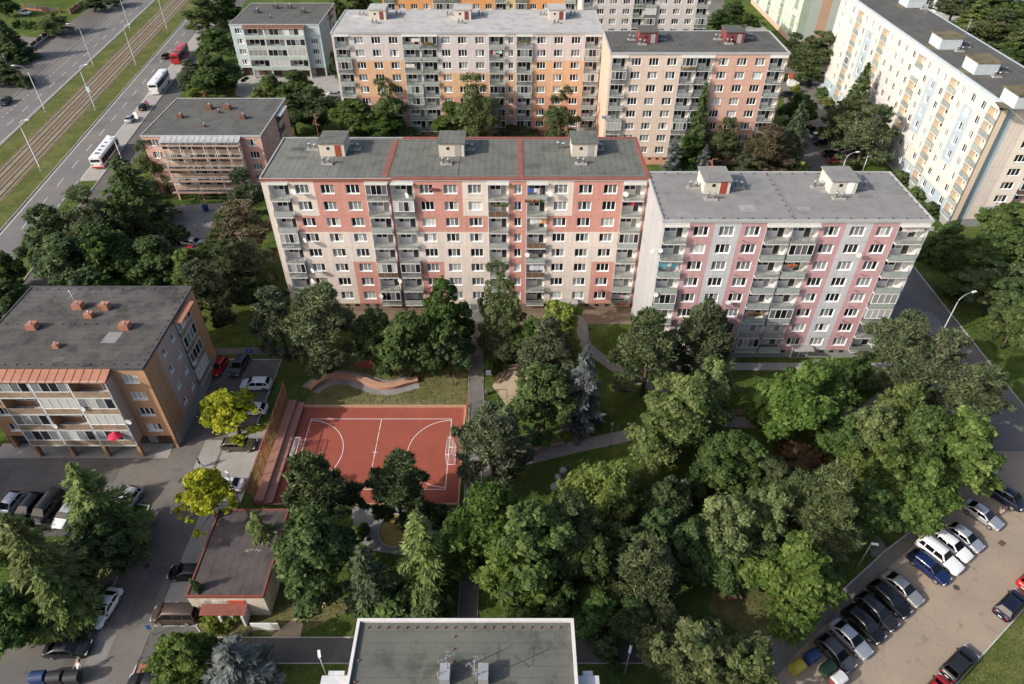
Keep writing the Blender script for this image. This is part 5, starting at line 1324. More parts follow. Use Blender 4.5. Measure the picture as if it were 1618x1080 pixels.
 ('pine', 1470, 586, 44, 13, 'pine beside the road, middle of the three at the right corner'),
 ('pine', 1532, 632, 48, 12, 'pine reaching over the asphalt road at the right'),
 ('linden', 1372, 686, 40, 10, 'yellowish tree in the middle of the right grove'),
 ('linden', 1424, 654, 34, 10, 'pale green crown at the top of the right grove'),
 ('maple', 1450, 706, 46, 12, 'dark green tree at the right of the grove'),
 ('maple', 1508, 722, 52, 12, 'big maple above the dark minivan in the parking lot'),
 ('linden', 1386, 752, 50, 11, 'olive tree in the lower part of the right grove'),
 ('maple', 1440, 782, 46, 10, 'maple above the row of white cars'),
 ('dark', 1370, 812, 40, 9, 'dark tree at the short path to the parking lot'),
 ('copper', 1272, 722, 36, 2.6, 'reddish bush in the soil bed of the right grove'),
 ('dark', 1330, 700, 30, 8, 'dark tree right of the reddish bush'),
 ('dark', 1160, 742, 58, 11, 'wide dark tree below the linden in the right park'),
 ('dark', 1212, 768, 40, 9, 'dark tree left of the grey-green pines'),
 ('pine', 1282, 800, 46, 13, 'grey-green pine at the lower right, left of the pair'),
 ('pine', 1312, 842, 40, 11, 'grey-green pine at the lower right, right of the pair'),
 ('willow', 946, 782, 70, 9, 'yellow-green weeping tree in the middle of the park'),
 ('dark', 1052, 800, 36, 8, 'dark tree right of the yellow-green weeping tree'),
 ('blue', 1078, 778, 18, 5, 'small bluish conifer in the shade of the park'),
 ('linden', 1140, 846, 50, 11, 'olive green tree in the lower park'),
 ('linden', 1206, 826, 44, 11, 'light olive tree left of the lower pines'),
 ('dark', 1090, 862, 40, 9, 'dark tree between weeping tree and olive trees'),
 ('pine', 1018, 908, 46, 11, 'grey-green pine in the lower park'),
 ('dark', 1040, 846, 34, 9, 'dark tree above the lower park pine'),
 ('maple', 1262, 922, 60, 12, 'big round bright maple beside the parked car row'),
 ('dark', 1142, 890, 36, 8, 'dark tree left of the big bright maple'),
 # lower middle
 ('pine', 504, 790, 48, 15, 'tall dark pine at the lower left corner of the red court'),
 ('dark', 500, 874, 62, 13, 'large dark leafy tree right of the flat-roofed building'),
 ('pine', 628, 776, 38, 12, 'pine at the lower edge of the red court'),
 ('larch', 666, 872, 44, 14, 'tall light green larch below the red court'),
 ('spruce2', 580, 912, 36, 11, 'grey-green conifer left of the tall larch'),
 ('dark', 690, 812, 18, 4, 'low dark tree beside the footpath below the court'),
 ('shrub', 572, 838, 14, 2.5, 'low bush at the left rim of the gravel playground'),
 ('shrub', 612, 960, 34, 4, 'low bush under the larch and conifer'),
 ('shrub', 676, 960, 34, 4, 'low bush behind the foreground roof, left of the footpath'),
 ('larch', 412, 842, 26, 8, 'thin conifer leaning over the flat-roofed building'),
 ('maple', 772, 838, 56, 13, 'large maple right of the straight footpath, lower park'),
 ('maple', 846, 872, 62, 13, 'large bright maple in the lower middle of the park'),
 ('maple', 812, 916, 48, 10, 'maple in front of the two large maples'),
 ('dark', 898, 846, 46, 12, 'dark tree behind the large bright maple'),
 ('dark', 936, 892, 44, 9, 'dark shaded tree right of the large bright maple'),
 ('dark', 985, 868, 36, 8, 'dark shaded tree below the weeping tree'),
 ('yellow', 366, 654, 42, 8, 'golden tree beside the parked white cars'),
 ('yellow', 330, 790, 42, 9, 'golden tree behind the flat-roofed building'),
 # bottom left
 ('larch', 152, 800, 50, 14, 'conifer among the parked cars at lower left'),
 ('larch', 62, 890, 58, 16, 'big light conifer at the lower left edge'),
 ('dark', 150, 856, 44, 9, 'dark leafy tree beside the black car at lower left'),
 ('larch', 92, 942, 40, 10, 'dark conifer left of the white sedan'),
 ('dark', 14, 850, 30, 8, 'dark tree at the left edge below the parked cars'),
 ('dark', 30, 968, 44, 8, 'dark tree in the lower left corner'),
 ('shrub', 130, 990, 16, 2, 'low bush at the kerb left of the lane'),
 ('maple', 288, 1046, 46, 8, 'light green leafy tree at the bottom edge beside the lane'),
 ('blue', 374, 1058, 60, 9, 'blue-grey spruce at the bottom edge'),
 ('limeshrub', 338, 974, 20, 1.8, 'bright bush at the front of the flat-roofed building'),
 ('limeshrub', 362, 976, 14, 1.5, 'bright bush by the steps of the flat-roofed building'),
 ('shrub', 318, 938, 9, 5.6, 'weed bush growing on the roof corner of the flat building'),
 # bottom right
 ('linden', 1086, 1044, 62, 11, 'light green tree at the bottom edge, left of the pair'),
 ('linden', 1166, 1058, 52, 10, 'light green tree at the bottom edge, right of the pair'),
 ('pine', 1048, 990, 30, 6, 'low pine at the bottom path'),
 ('shrub', 958, 1024, 22, 3, 'shaded bush right of the foreground roof'),
 ('dark', 1000, 980, 36, 6, 'shaded dark tree at the bottom path'),
 ('dark', 940, 970, 36, 5, 'shaded dark shrub mass behind the foreground roof'),
 ('shrub', 1120, 990, 18, 3, 'low bush left of the worn lawn with the table'),
]: tree(*row)
# ------------------------------------------------------------------ cars
M['carglass'] = mat('car_glass', (0.012, 0.014, 0.017), 0.05, 0.1, spec=0.6)
M['tyre'] = mat('tyre', (0.018, 0.018, 0.018), 0.8, 0.1)
M['rim'] = mat('alloy_rim', (0.40, 0.40, 0.41), 0.35, 0.1, metal=0.7)
M['headlight'] = mat('headlight_lens', (0.65, 0.66, 0.68), 0.1, 0.05, spec=0.6)
M['taillight'] = mat('tail_light_red', (0.35, 0.012, 0.010), 0.2, 0.1, spec=0.5)
def paint(name, c, metal=0.35): return mat('car_paint_' + name, c, 0.35, 0.03, 1.0, metal=metal, spec=0.35, coat=0.35 if max(c) < 0.2 else 0.7)
PAINT = {'white': paint('white', (0.74, 0.74, 0.73), 0), 'silver': paint('silver', (0.46, 0.47, 0.49), 0.6), 'grey': paint('grey', (0.075, 0.078, 0.085), 0.4), 'beige': paint('beige', (0.40, 0.385, 0.36), 0.6), 'black': paint('black', (0.006, 0.006, 0.007), 0.1),
  'navy': paint('navy', (0.008, 0.012, 0.028), 0.2), 'blue': paint('blue', (0.010, 0.022, 0.085), 0.2), 'red': paint('red', (0.42, 0.012, 0.014), 0.1), 'brown': paint('brown', (0.085, 0.058, 0.044), 0.4), 'olive': paint('olive', (0.10, 0.088, 0.066), 0.4), 'charcoal': paint('charcoal', (0.022, 0.023, 0.026), 0.3), 'maroon': paint('maroon', (0.14, 0.03, 0.02), 0.3)}
# length, width, belt, roof, bonnet line: (windscreen base, windscreen top, roof end, rear base) as x from the middle, deck height behind, boot length
KIND = {
 'sedan':  dict(L=4.7, W=1.82, belt=0.96, roof=1.44, c=(1.12, 0.18, -0.95, -1.90), deck=1.00),
 'hatch':  dict(L=4.2, W=1.78, belt=0.98, roof=1.48, c=(1.08, 0.20, -1.25, -1.95), deck=1.02),
 'estate': dict(L=4.75, W=1.82, belt=0.98, roof=1.48, c=(1.12, 0.22, -1.65, -2.24), deck=1.02),
 'suv':    dict(L=4.6, W=1.88, belt=1.08, roof=1.70, c=(1.15, 0.35, -1.60, -2.15), deck=1.12),
 'van':    dict(L=5.0, W=1.95, belt=1.18, roof=1.95, c=(1.65, 0.95, -2.25, -2.42), deck=1.25),
 'pickup': dict(L=5.3, W=1.90, belt=1.08, roof=1.78, c=(1.00, 0.35, -2.15, -2.45), deck=1.15),
 'smallvan': dict(L=4.3, W=1.75, belt=1.05, roof=1.85, c=(1.15, 0.55, -2.0, -2.1), deck=1.1),
}
def car_meshes(kind):
    if ('car', kind) in CACHE: return CACHE[('car', kind)]
    k = KIND[kind]; L, w, belt, roof = k['L'], k['W'] / 2, k['belt'], k['roof']; a, b_, c_, d_ = k['c']; hl = L / 2
    mb = MB()
    st = [(-hl, 0.80, 0.42, 0.72), (-hl + 0.06, 0.90, 0.30, k['deck'] - 0.14), (-hl + 0.22, 0.955, 0.24, k['deck'] - 0.03), (d_ + 0.1, 0.98, 0.22, belt + 0.02), (-0.9, 1.0, 0.20, belt), (0.2, 1.0, 0.20, belt), (a, 0.99, 0.20, belt),
          (a + (hl - a) * 0.35, 0.98, 0.22, belt - 0.05), (hl - 0.45, 0.95, 0.24, belt - 0.13), (hl - 0.14, 0.88, 0.28, belt - 0.24), (hl, 0.74, 0.40, belt - 0.38)]
    ring = []
    for x, f, zb, zt in st:
        W_ = w * f
        half = [(0.0, zb), (0.82 * W_, zb), (0.99 * W_, zb + 0.14), (W_, (zb + zt) / 2), (0.975 * W_, zt - 0.12), (0.90 * W_, zt - 0.02), (0.6 * W_, zt + 0.015), (0.0, zt + 0.03)]
        pts = [(x, y, z) for y, z in half] + [(x, -y, z) for y, z in half[-2:0:-1]]
        ring.append(pts)
    n = len(ring[0])
    base = len(mb.v)
    for r_ in ring: mb.v += r_
    for i in range(len(ring) - 1):
        for j in range(n):
            p, q = base + i * n + j, base + i * n + (j + 1) % n
            mb.f.append((p, q, q + n, p + n)); mb.m.append(0); mb.sm.append(True)
    mb.f.append(tuple(base + j for j in reversed(range(n)))); mb.m.append(0); mb.sm.append(True)
    e = base + (len(ring) - 1) * n; mb.f.append(tuple(e + j for j in range(n))); mb.m.append(0); mb.sm.append(True)
    # cabin
    xs = [(d_, belt, 0), (d_ + (c_ - d_) * 0.92, belt + (roof - belt) * 0.93, 1), (c_ + 0.08, roof - 0.015, 1), ((b_ + c_) / 2, roof + 0.02, 1), (b_ - 0.05, roof - 0.015, 1), (b_ + (a - b_) * 0.08, belt + (roof - belt) * 0.93, 1), (a, belt, 0)]
    ring = []
    def wid(z): t = (z - belt) / (roof - belt); return w * (0.93 - 0.20 * t - 0.04 * t * t)
    for x, z, top in xs:
        zz = max(z, belt + 0.01)
        half = [(wid(belt), belt - 0.06), (wid(belt + (zz - belt) * 0.5), belt + (zz - belt) * 0.5), (wid(zz) * (1.0 if top else 1), belt + (zz - belt) * 0.9), (wid(zz) * 0.86, zz), (0, zz + 0.025)]
        ring.append([(x, y, z2) for y, z2 in half] + [(x, -y, z2) for y, z2 in half[-2::-1]])
    n = len(ring[0]); base = len(mb.v)
    for r_ in ring: mb.v += r_
    for i in range(len(ring) - 1):
        for j in range(n - 1):
            p = base + i * n + j
            mb.f.append((p, p + 1, p + 1 + n, p + n)); mb.m.append(0); mb.sm.append(True)
    for side in (0, len(ring) - 1):
        idx = tuple(base + side * n + j for j in range(n)); mb.f.append(idx if side else idx[::-1]); mb.m.append(0); mb.sm.append(False)
    body = mb.mesh('body', PAINT['white'])
    body.set_sharp_from_angle(angle=R(42))
    r = {'body': body}
    def plate(name, pts, m):
        q = MB(); q.face(pts); q.face(pts[::-1]); return q.mesh(name, m)
    o = 0.016
    def P2(x0, z0, x1, z1, t): return (x0 + (x1 - x0) * t, z0 + (z1 - z0) * t)
    nx, nz = (roof - belt), (a - b_); ln = math.hypot(nx, nz); nx, nz = nx / ln * 0.05, nz / ln * 0.05
    (xa, za), (xb, zb_) = P2(a, belt, b_, roof, 0.10), P2(a, belt, b_, roof, 0.90)
    r['windscreen'] = plate('windscreen', [(xa + nx, -wid(za) * 0.92, za + nz), (xa + nx, wid(za) * 0.92, za + nz), (xb + nx, wid(zb_) * 0.86, zb_ + nz), (xb + nx, -wid(zb_) * 0.86, zb_ + nz)], M['carglass'])
    nx, nz = (roof - belt), (c_ - d_); ln = math.hypot(nx, nz); nx, nz = nx / ln * 0.05, nz / ln * 0.05
    (xa, za), (xb, zb_) = P2(d_, belt, c_, roof, 0.22), P2(d_, belt, c_, roof, 0.88)
    r['rear_window'] = plate('rear_window', [(xa - nx, wid(za) * 0.88, za + nz), (xa - nx, -wid(za) * 0.88, za + nz), (xb - nx, -wid(zb_) * 0.82, zb_ + nz), (xb - nx, wid(zb_) * 0.82, zb_ + nz)], M['carglass'])
    z0, z1 = belt + 0.04, roof - 0.12
    def xf(z): return a + (b_ - a) * (z - belt) / (roof - belt) - 0.12
    def xr(z): return d_ + (c_ - d_) * (z - belt) / (roof - belt) + 0.12
    mid = (a + d_) / 2 - 0.05
    segs = [(None, mid + 0.05), (mid - 0.05, None)]
    if kind in ('estate', 'van', 'suv', 'pickup', 'smallvan'): segs = [(None, mid + 0.35), (mid + 0.25, mid - 0.75), (mid - 0.85, None)]
    if kind == 'smallvan': segs = [(None, mid + 0.35)]
    for s in (1, -1):
        for q_, (f0, f1) in enumerate(segs):
            A = xf(z0) if f0 is None else f0; B = xf(z1) if f0 is None else f0; Cc = xr(z1) if f1 is None else f1; Dd = xr(z0) if f1 is None else f1
            y0_, y1_ = wid(z0) + o, wid(z1) + o
            r[f'side{s}{q_}'] = plate('side_window', [(A, s * y0_, z0), (B, s * y1_, z1), (Cc, s * y1_, z1), (Dd, s * y0_, z0)], M['carglass'])
    wr = 0.33 if kind in ('sedan', 'hatch', 'estate') else 0.37
    q = MB(); q.tube([(0, -0.11, 0), (0, 0.11, 0)], wr, 14); r['tyre'] = q.mesh('wheel', M['tyre'])
    q = MB(); q.tube([(0, -0.118, 0), (0, 0.118, 0)], wr * 0.64, 10); r['rim'] = q.mesh('rim', M['rim'])
    r['wr'] = wr
    zh = belt - 0.33
    q = MB(); q.box(-0.14, 0.03, -0.2, 0.2, -0.07, 0.07); r['headlight'] = q.mesh('headlight', M['headlight'])
    q = MB(); q.box(-0.02, 0.12, -0.12, 0.12, -0.06, 0.06); r['taillight'] = q.mesh('tail_light', M['taillight'])
    q = MB(); q.box(-0.06, 0.08, -0.1, 0.1, -0.06, 0.07); r['mirror'] = q.mesh('wing_mirror', M['black'])
    q = MB(); q.box(-hl * 0.0, 0.03, -0.2, 0.2, -0.045, 0.045); r['plate'] = q.mesh('number_plate', M['white'])
    q = MB(); q.box(-0.06, 0.035, -0.42, 0.42, -0.1, 0.1); r['grille'] = q.mesh('grille', M['black'])
    q = MB(); q.box(-hl * 0.42, hl * 0.42, -0.03, 0.045, -0.06, 0.06); r['sill'] = q.mesh('sill_trim', M['black'])
    CACHE[('car', kind)] = r
    return r
def car(kind, colour, px, py, heading, label, group=None, z=0.012):
    r = car_meshes(kind); k = KIND[kind]
    p = at(px, py, 0.6)
    t = tag(empty('parked_car', (p.x, p.y, z), R(heading)), label, 'car', group)
    b = link('body', r['body'], t); b.material_slots[0].link = 'OBJECT'; b.material_slots[0].material = PAINT[colour]
    link('windscreen', r['windscreen'], t)
    if kind != 'smallvan': link('rear_window', r['rear_window'], t)
    for key in r:
        if key.startswith('side'): link('side_window', r[key], t)
    w, hl = k['W'] / 2, k['L'] / 2
    for x in (hl * 0.60, -hl * 0.58):
        for s in (1, -1):
            o = link('wheel', r['tyre'], t, (x, s * (w - 0.09), r['wr'])); link('rim', r['rim'], o)
    for s in (1, -1):
        link('headlight', r['headlight'], t, (hl - 0.10, s * (w * 0.66), k['belt'] - 0.33)); link('tail_light', r['taillight'], t, (-hl + 0.01, s * (w * 0.68), k['deck'] - 0.24))
        link('wing_mirror', r['mirror'], t, (k['c'][0] - 0.15, s * (w + 0.06), k['belt'] + 0.05))
    link('number_plate', r['plate'], t, (-hl - 0.015, 0, 0.6))
    link('grille', r['grille'], t, (hl - 0.02, 0, k['belt'] - 0.5))
    for s in (1, -1): link('sill_trim', r['sill'], t, (0, s * (w - 0.03), 0.27))
    return t
GL = 'cars parked in the lot at the lower right'
for row in [
 ('van', 'navy', 1585, 783, -52, 'long dark navy minivan at the right edge of the parking lot', GL),
 ('sedan', 'silver', 1552, 813, -55, 'silver sedan alone between the white cars and the minivan', GL),
 ('hatch', 'silver', 1524, 849, -57, 'silver-grey hatchback next to the white estate car', GL),
 ('estate', 'white', 1503, 861, -57, 'white estate car between silver hatchback and white pickup', GL),
 ('pickup', 'white', 1484, 877, -57, 'white pickup with hard top canopy in the parked row', GL),
 ('estate', 'blue', 1468, 896, -57, 'dark blue estate car beside the white pickup', GL),
 ('sedan', 'beige', 1425, 929, -57, 'beige-silver sedan at the upper end of the dark car row', GL),
 ('estate', 'black', 1405, 946, -57, 'black estate car next to the beige-silver sedan', GL),
 ('estate', 'charcoal', 1385, 966, -57, 'charcoal estate car in the middle of the dark car row', GL),
 ('suv', 'black', 1364, 986, -57, 'black sport utility car next to the silver sedan by the bins', GL),
 ('sedan', 'silver', 1343, 1008, -57, 'silver sedan second from the waste containers', GL),
 ('hatch', 'grey', 1320, 1032, -57, 'dark grey hatchback nearest the waste containers', GL),
 ('suv', 'navy', 1597, 956, 34, 'navy car on the far side of the lot at the right edge', GL),
 ('estate', 'charcoal', 1516, 1048, 34, 'charcoal car alone beside the grass strip at lower right', GL),
 ('hatch', 'red', 1478, 1092, 34, 'red car cut by the bottom edge at lower right', GL),
 ('hatch', 'red', 1631, 914, 34, 'red car cut by the right edge above the navy car', GL),
]: car(*row)
GW = 'cars parked along the lane at the left'
for row in [
 ('hatch', 'red', 345, 579, -96, 'red hatchback beside the orange-brown house', GW),
 ('estate', 'grey', 378, 577, -96, 'dark grey estate car next to the red hatchback', GW),
 ('suv', 'white', 405, 607, 180, 'white car with a person in a yellow vest beside it', GW),
 ('hatch', 'white', 400, 646, 180, 'white hatchback above the golden tree', GW),
 ('estate', 'olive', 378, 702, 0, 'olive-brown estate car on the pale concrete bay', GW),
 ('sedan', 'white', 357, 766, 180, 'white sedan behind the golden tree by the court fence', GW),
 ('suv', 'silver', 201, 793, -104, 'silver car at the tip of the green island', GW),
 ('hatch', 'silver', 15, 798, -98, 'silver car in the row at the left edge, leftmost', GW),
 ('estate', 'black', 44, 803, -98, 'black estate car second in the row at the left edge', GW),
 ('van', 'charcoal', 76, 803, -98, 'charcoal van third in the row at the left edge', GW),
 ('hatch', 'white', 106, 812, -98, 'pale hatchback fourth in the row, beside the conifer', GW),
 ('estate', 'black', 203, 872, 82, 'black car under the trees on the left of the lane', GW),
 ('sedan', 'white', 166, 960, -97, 'white sedan on the left side of the lane', GW),
 ('sedan', 'charcoal', 107, 1024, 2, 'charcoal sedan parked crosswise above the round bins', GW),
 ('hatch', 'black', 296, 904, 180, 'black hatchback at the left wall of the flat-roofed building', GW),
 ('van', 'brown', 278, 971, 180, 'brown minivan at the corner of the flat-roofed building', GW),
 ('hatch', 'charcoal', 234, 1078, 180, 'dark car half hidden by the leafy tree at the bottom edge', GW),
 ('estate', 'silver', 306, 383, -10, 'silver car in the gravel yard by the scaffolded house', 'cars in the gravel yard'),
 ('hatch', 'red', 304, 396, -8, 'red car in the gravel yard by the scaffolded house', 'cars in the gravel yard'),
]: car(*row)
AVH = 90 + 6.2
for row in [
 ('hatch', 'black', 262, 88, AVH, 'black car beside the red bus on the avenue', None),
 ('estate', 'charcoal', 9, 160, AVH + 180, 'dark car on the far carriageway at the left edge', None),
 ('hatch', 'silver', 206, 187, AVH, 'silver car in the bus bay behind the black one', None),
 ('hatch', 'black', 227, 168, AVH, 'black car in the bus bay between coach and silver car', None),
 ('smallvan', 'white', 39, 20, -6, 'white delivery van in the garden at the top left', None),
 ('hatch', 'white', 527, 149, 170, 'white car half hidden by the mauve block at its left foot', None),
 ('hatch', 'white', 576, 13, 180, 'white car at the top edge left of the orange block', None),
 ('estate', 'black', 1243, 149, 175, 'black car right of the salmon block below the red-roofed hut', None),
 ('estate', 'charcoal', 1283, 203, 15, 'dark car on the road, first in the row by the ivory block', None),
 ('estate', 'silver', 1293, 214, 15, 'silver car on the road, second in the row by the ivory block', None),
 ('sedan', 'black', 1298, 223, 15, 'black car on the road, third in the row by the ivory block', None),
 ('sedan', 'black', 1313, 242, 12, 'black car on the road, fourth in the row by the ivory block', None),
 ('hatch', 'maroon', 1322, 253, 10, 'reddish car on the road, last in the row by the ivory block', None),
]: car(*row)

# ------------------------------------------------------------------ buses on the avenue
def bus(label, name, px, py, heading, L, h, body_m, skirt_m, roof_bits, side_m, low):
    p = at(px, py, 1.5); t = tag(empty(name, (p.x, p.y, 0.012), R(heading)), label, 'bus')
    w = 1.275; c = 0.16; q = MB(); hl = L / 2
    prof = [(-w, 0.32), (w, 0.32), (w, h - c * 1.6), (w - c, h - 0.06), (w - 2.5 * c, h), (-w + 2.5 * c, h), (-w + c, h - 0.06), (-w, h - c * 1.6)]
    xs = [(-hl, 0.93), (-hl + 0.12, 0.985), (-hl + 0.4, 1.0), (hl - 0.5, 1.0), (hl - 0.14, 0.98), (hl, 0.90)]
    n = len(prof)
    for x, f in xs: q.v += [(x, y * f, 0.32 + (z - 0.32) * (0.5 + 0.5 * f)) for y, z in prof]
    for i in range(len(xs) - 1):
        for j in range(n):
            a = i * n + j; b = i * n + (j + 1) % n; q.f.append((a, b, b + n, a + n)); q.m.append(0); q.sm.append(True)
    q.f.append(tuple(reversed(range(n)))); q.m.append(0); q.sm.append(False); e = (len(xs) - 1) * n; q.f.append(tuple(e + j for j in range(n))); q.m.append(0); q.sm.append(False)
    me = q.mesh('body', body_m); me.set_sharp_from_angle(angle=R(35)); link('body', me, t)
    z0, z1 = (1.0, 2.35) if low else (1.7, 2.9); z1 = min(z1, h - 0.45)
    nw = 7
    for s in (1, -1):
        for k in range(nw):
            xa, xb = -hl + 0.5 + (L - 1.0) * k / nw, -hl + 0.5 + (L - 1.0) * (k + 1) / nw
            q = MB(); y = s * (w + 0.012); q.box(xa + 0.03, xb - 0.03, min(y, y - s * 0.02), max(y, y - s * 0.02), z0, z1); q.build('side_window', M['carglass'], t)
        q = MB(); y = s * (w + 0.006); q.box(-hl + 0.45, hl - 0.5, min(y, y - s * 0.02), max(y, y - s * 0.02), 0.34, 0.62); q.build('skirt', skirt_m, t)
        for x in (hl - 2.6, -hl + 3.2):
            q = MB(); q.tube([(0, -0.14, 0), (0, 0.14, 0)], 0.48, 14); o = q.build('wheel', M['tyre'], t); o.location = (x, s * (w - 0.1), 0.48)
            q = MB(); q.tube([(0, -0.15, 0), (0, 0.15, 0)], 0.27, 10); q.build('rim', M['rim'], o)
    q = MB(); q.box(hl - 0.04, hl + 0.03, -1.08, 1.08, 1.0, h - 0.5); q.build('windscreen', M['carglass'], t)
    q = MB(); q.box(-hl - 0.02, -hl + 0.05, -1.0, 1.0, h - 1.15, h - 0.55); q.build('rear_window', M['carglass'], t)
    q = MB(); q.box(-hl - 0.03, -hl + 0.3, -1.16, 1.16, 0.34, 0.75); q.build('rear_bumper', skirt_m, t)
    for s in (1, -1): q = MB(); q.box(-hl - 0.035, -hl + 0.02, s * 0.95 - 0.12, s * 0.95 + 0.12, 0.95, 1.35); q.build('tail_light', M['taillight'], t)
    for f, s_, wd, m in roof_bits:
        q = MB(); q.box(f * L - s_ / 2, f * L + s_ / 2, -wd / 2, wd / 2, h - 0.01, h + 0.13); q.build('roof_hatch', m, t)
    q = MB(); q.box(hl - 0.1, hl + 0.35, w - 0.05, w + 0.12, h - 0.9, h - 0.4); q.build('wing_mirror', M['black'], t)
    return t
wp = PAINT['white']
bus('white city bus with red lower band in the bus bay', 'city_bus', 166, 240, AVH, 12.0, 2.95, wp, PAINT['red'], [(-0.32, 0.5, 0.9, M['carglass']), (-0.17, 0.6, 0.5, M['darkmetal']), (0.0, 0.5, 0.7, M['darkmetal']), (0.17, 0.4, 0.5, M['darkmetal']), (0.33, 0.7, 1.0, M['offwhite'])], wp, True)
bus('plain white coach parked beside the trees at the avenue', 'coach', 252, 130, AVH, 12.0, 3.4, wp, M['offwhite'], [(0.2, 1.6, 1.7, M['offwhite']), (-0.2, 0.8, 0.8, M['offwhite'])], wp, False)
bus('red city bus half hidden by trees on the avenue', 'city_bus', 284, 84, AVH, 12.0, 3.0, PAINT['red'], PAINT['red'], [(0.1, 1.8, 1.7, PAINT['red']), (-0.25, 1.0, 1.2, M['darkmetal'])], PAINT['red'], True)
# ------------------------------------------------------------------ street lamps
M['lampsteel'] = mat('lamp_steel', (0.40, 0.41, 0.42), 0.45, 0.08, metal=0.4)
M['lamphead'] = mat('lamp_head_pale', (0.72, 0.72, 0.70), 0.4, 0.05)
def tall_lamp(p, h, arm, dirx, diry, label, group):
    t = tag(empty('street_lamp', (p[0], p[1], 0)), label, 'street lamp', group)
    q = MB(); q.tube([(0, 0, 0), (0, 0, 1.2), (0, 0, 1.21), (0, 0, h * 0.85)], [0.15, 0.15, 0.11, 0.08], 8); q.build('pole', M['lampsteel'], t)
    q = MB(); pts = [(0, 0, h * 0.85)]
    for k in range(1, 7):
        a = k / 6 * math.pi / 2; pts.append((dirx * arm * (1 - math.cos(a)) * 0.8, diry * arm * (1 - math.cos(a)) * 0.8, h * 0.85 + h * 0.15 * math.sin(a)))
    pts.append((dirx * arm, diry * arm, h)); q.tube(pts, [0.075] * 4 + [0.06] * 4, 6); q.build('arm', M['lampsteel'], t)
    q = MB(); q.bar((dirx * (arm - 0.1), diry * (arm - 0.1), h), (dirx * (arm + 0.75), diry * (arm + 0.75), h - 0.02), 0.34, 0.16); q.build('lamp_head', M['lamphead'], t)
    q = MB(); q.box(-0.28, 0.28, -0.28, 0.28, 0, 0.12); q.build('base_plate', M['concrete'], t)
    return t
n1, d1 = nv, dv
for k, w in enumerate(('nearest', 'second', 'third', 'farthest')):
    p = Vector((-124.3, 180.0)) + dv * 36.3 * k
    tall_lamp(p, 12.2, 2.6, -n1.x, -n1.y, f'{w} tall lamp on the left verge of the tram line, arm to the left', 'lamps along the tram line')
for k, w in enumerate(('nearest', 'second', 'third', 'fourth')):
    p = Vector((-107.7, 145.8)) + dv * 35.6 * k
    tall_lamp(p, 11.8, 1.6, n1.x, n1.y, f'{w} tall lamp on the right verge of the tram line, arm to the right', 'lamps along the tram line')
p = at(135, 152); q = MB()
t = tag(empty('hanging_sign', (-113.0 + 0.2, 179.0, 0)), 'small pale blue sign hanging by the second right-hand tram lamp', 'sign')
t.location = (-111.63 - dv.x * 0.5, 180.3, 0)
q.box(0.25, 1.1, -0.04, 0.04, 5.2, 6.5); q.build('sign_panel', mat('pale_blue_sign', (0.45, 0.58, 0.62), 0.5, 0.25, 2.0), t); q = MB(); q.bar((0.1, 0, 5.9), (0.3, 0, 5.9), 0.05); q.build('bracket', M['lampsteel'], t)
p = at(1484, 533); tall_lamp((p.x, p.y), 8.5, 2.4, 0.93, 0.36, 'grey curved street lamp beside the road right of the pink block', None)
p = at(1320, 300); tall_lamp((p.x, p.y), 8.5, 2.2, 0.95, 0.3, 'pale curved lamp rising behind the pink block roof', None)
p = at(199, 268); tall_lamp((p.x, p.y), 8.0, 1.0, -0.9, 0.2, 'pale lamp head above the trees beside the city bus', None)
def park_lamp(px, py, h, label, m='darkmetal', headm='darkmetal'):
    p = at(px, py); t = tag(empty('park_lamp', (p.x, p.y, 0)), label, 'park lamp', 'lamps in the park')
    q = MB(); q.tube([(0, 0, 0), (0, 0, 0.7), (0, 0, 0.71), (0, 0, h)], [0.09, 0.08, 0.055, 0.045], 7); q.build('pole', M[m], t)
    q = MB(); q.tube([(0, 0, h), (0, 0, h + 0.06), (0, 0, h + 0.32), (0, 0, h + 0.4)], [0.08, 0.2, 0.27, 0.1], 9); q.build('lantern', M[headm], t)
for row in [(963, 708, 4.6, 'dark park lamp on the lawn side of the diagonal path'), (765, 640, 4.6, 'dark park lamp beside the straight path at the sandy playground'), (735, 540, 4.6, 'dark park lamp at the upper end of the straight path'), (929, 552, 4.2, 'dark park lamp at the bend of the path by the middle block'),
            (1108, 690, 4.6, 'dark park lamp beside the path in the shade of the linden'), (716, 886, 4.2, 'park lamp at the lower straight path beside the larch', 'darkmetal', 'lamphead')]: park_lamp(*row)
def head_lamp(bx, by, h, dx, dy, label):
    p = at(bx, by); t = tag(empty('lane_lamp', (p.x, p.y, 0)), label, 'street lamp')
    q = MB(); q.tube([(0, 0, 0), (0, 0, h)], [0.08, 0.05], 7); q.build('pole', M['lampsteel'], t)
    q = MB(); q.bar((0, 0, h), (dx * 0.8, dy * 0.8, h + 0.05), 0.26, 0.14); q.build('lamp_head', M['lamphead'], t)
head_lamp(378, 792, 5.4, -0.6, 0.5, 'lamp with white head behind the white sedan by the court fence')
head_lamp(1353, 899, 5.2, 0.9, -0.2, 'lamp with white head at the short path to the parking lot')
head_lamp(519, 1075, 5.0, -0.3, 0.9, 'lamp with white head left of the foreground roof')
head_lamp(986, 1068, 5.0, 0.3, 0.9, 'lamp with white head right of the foreground roof')

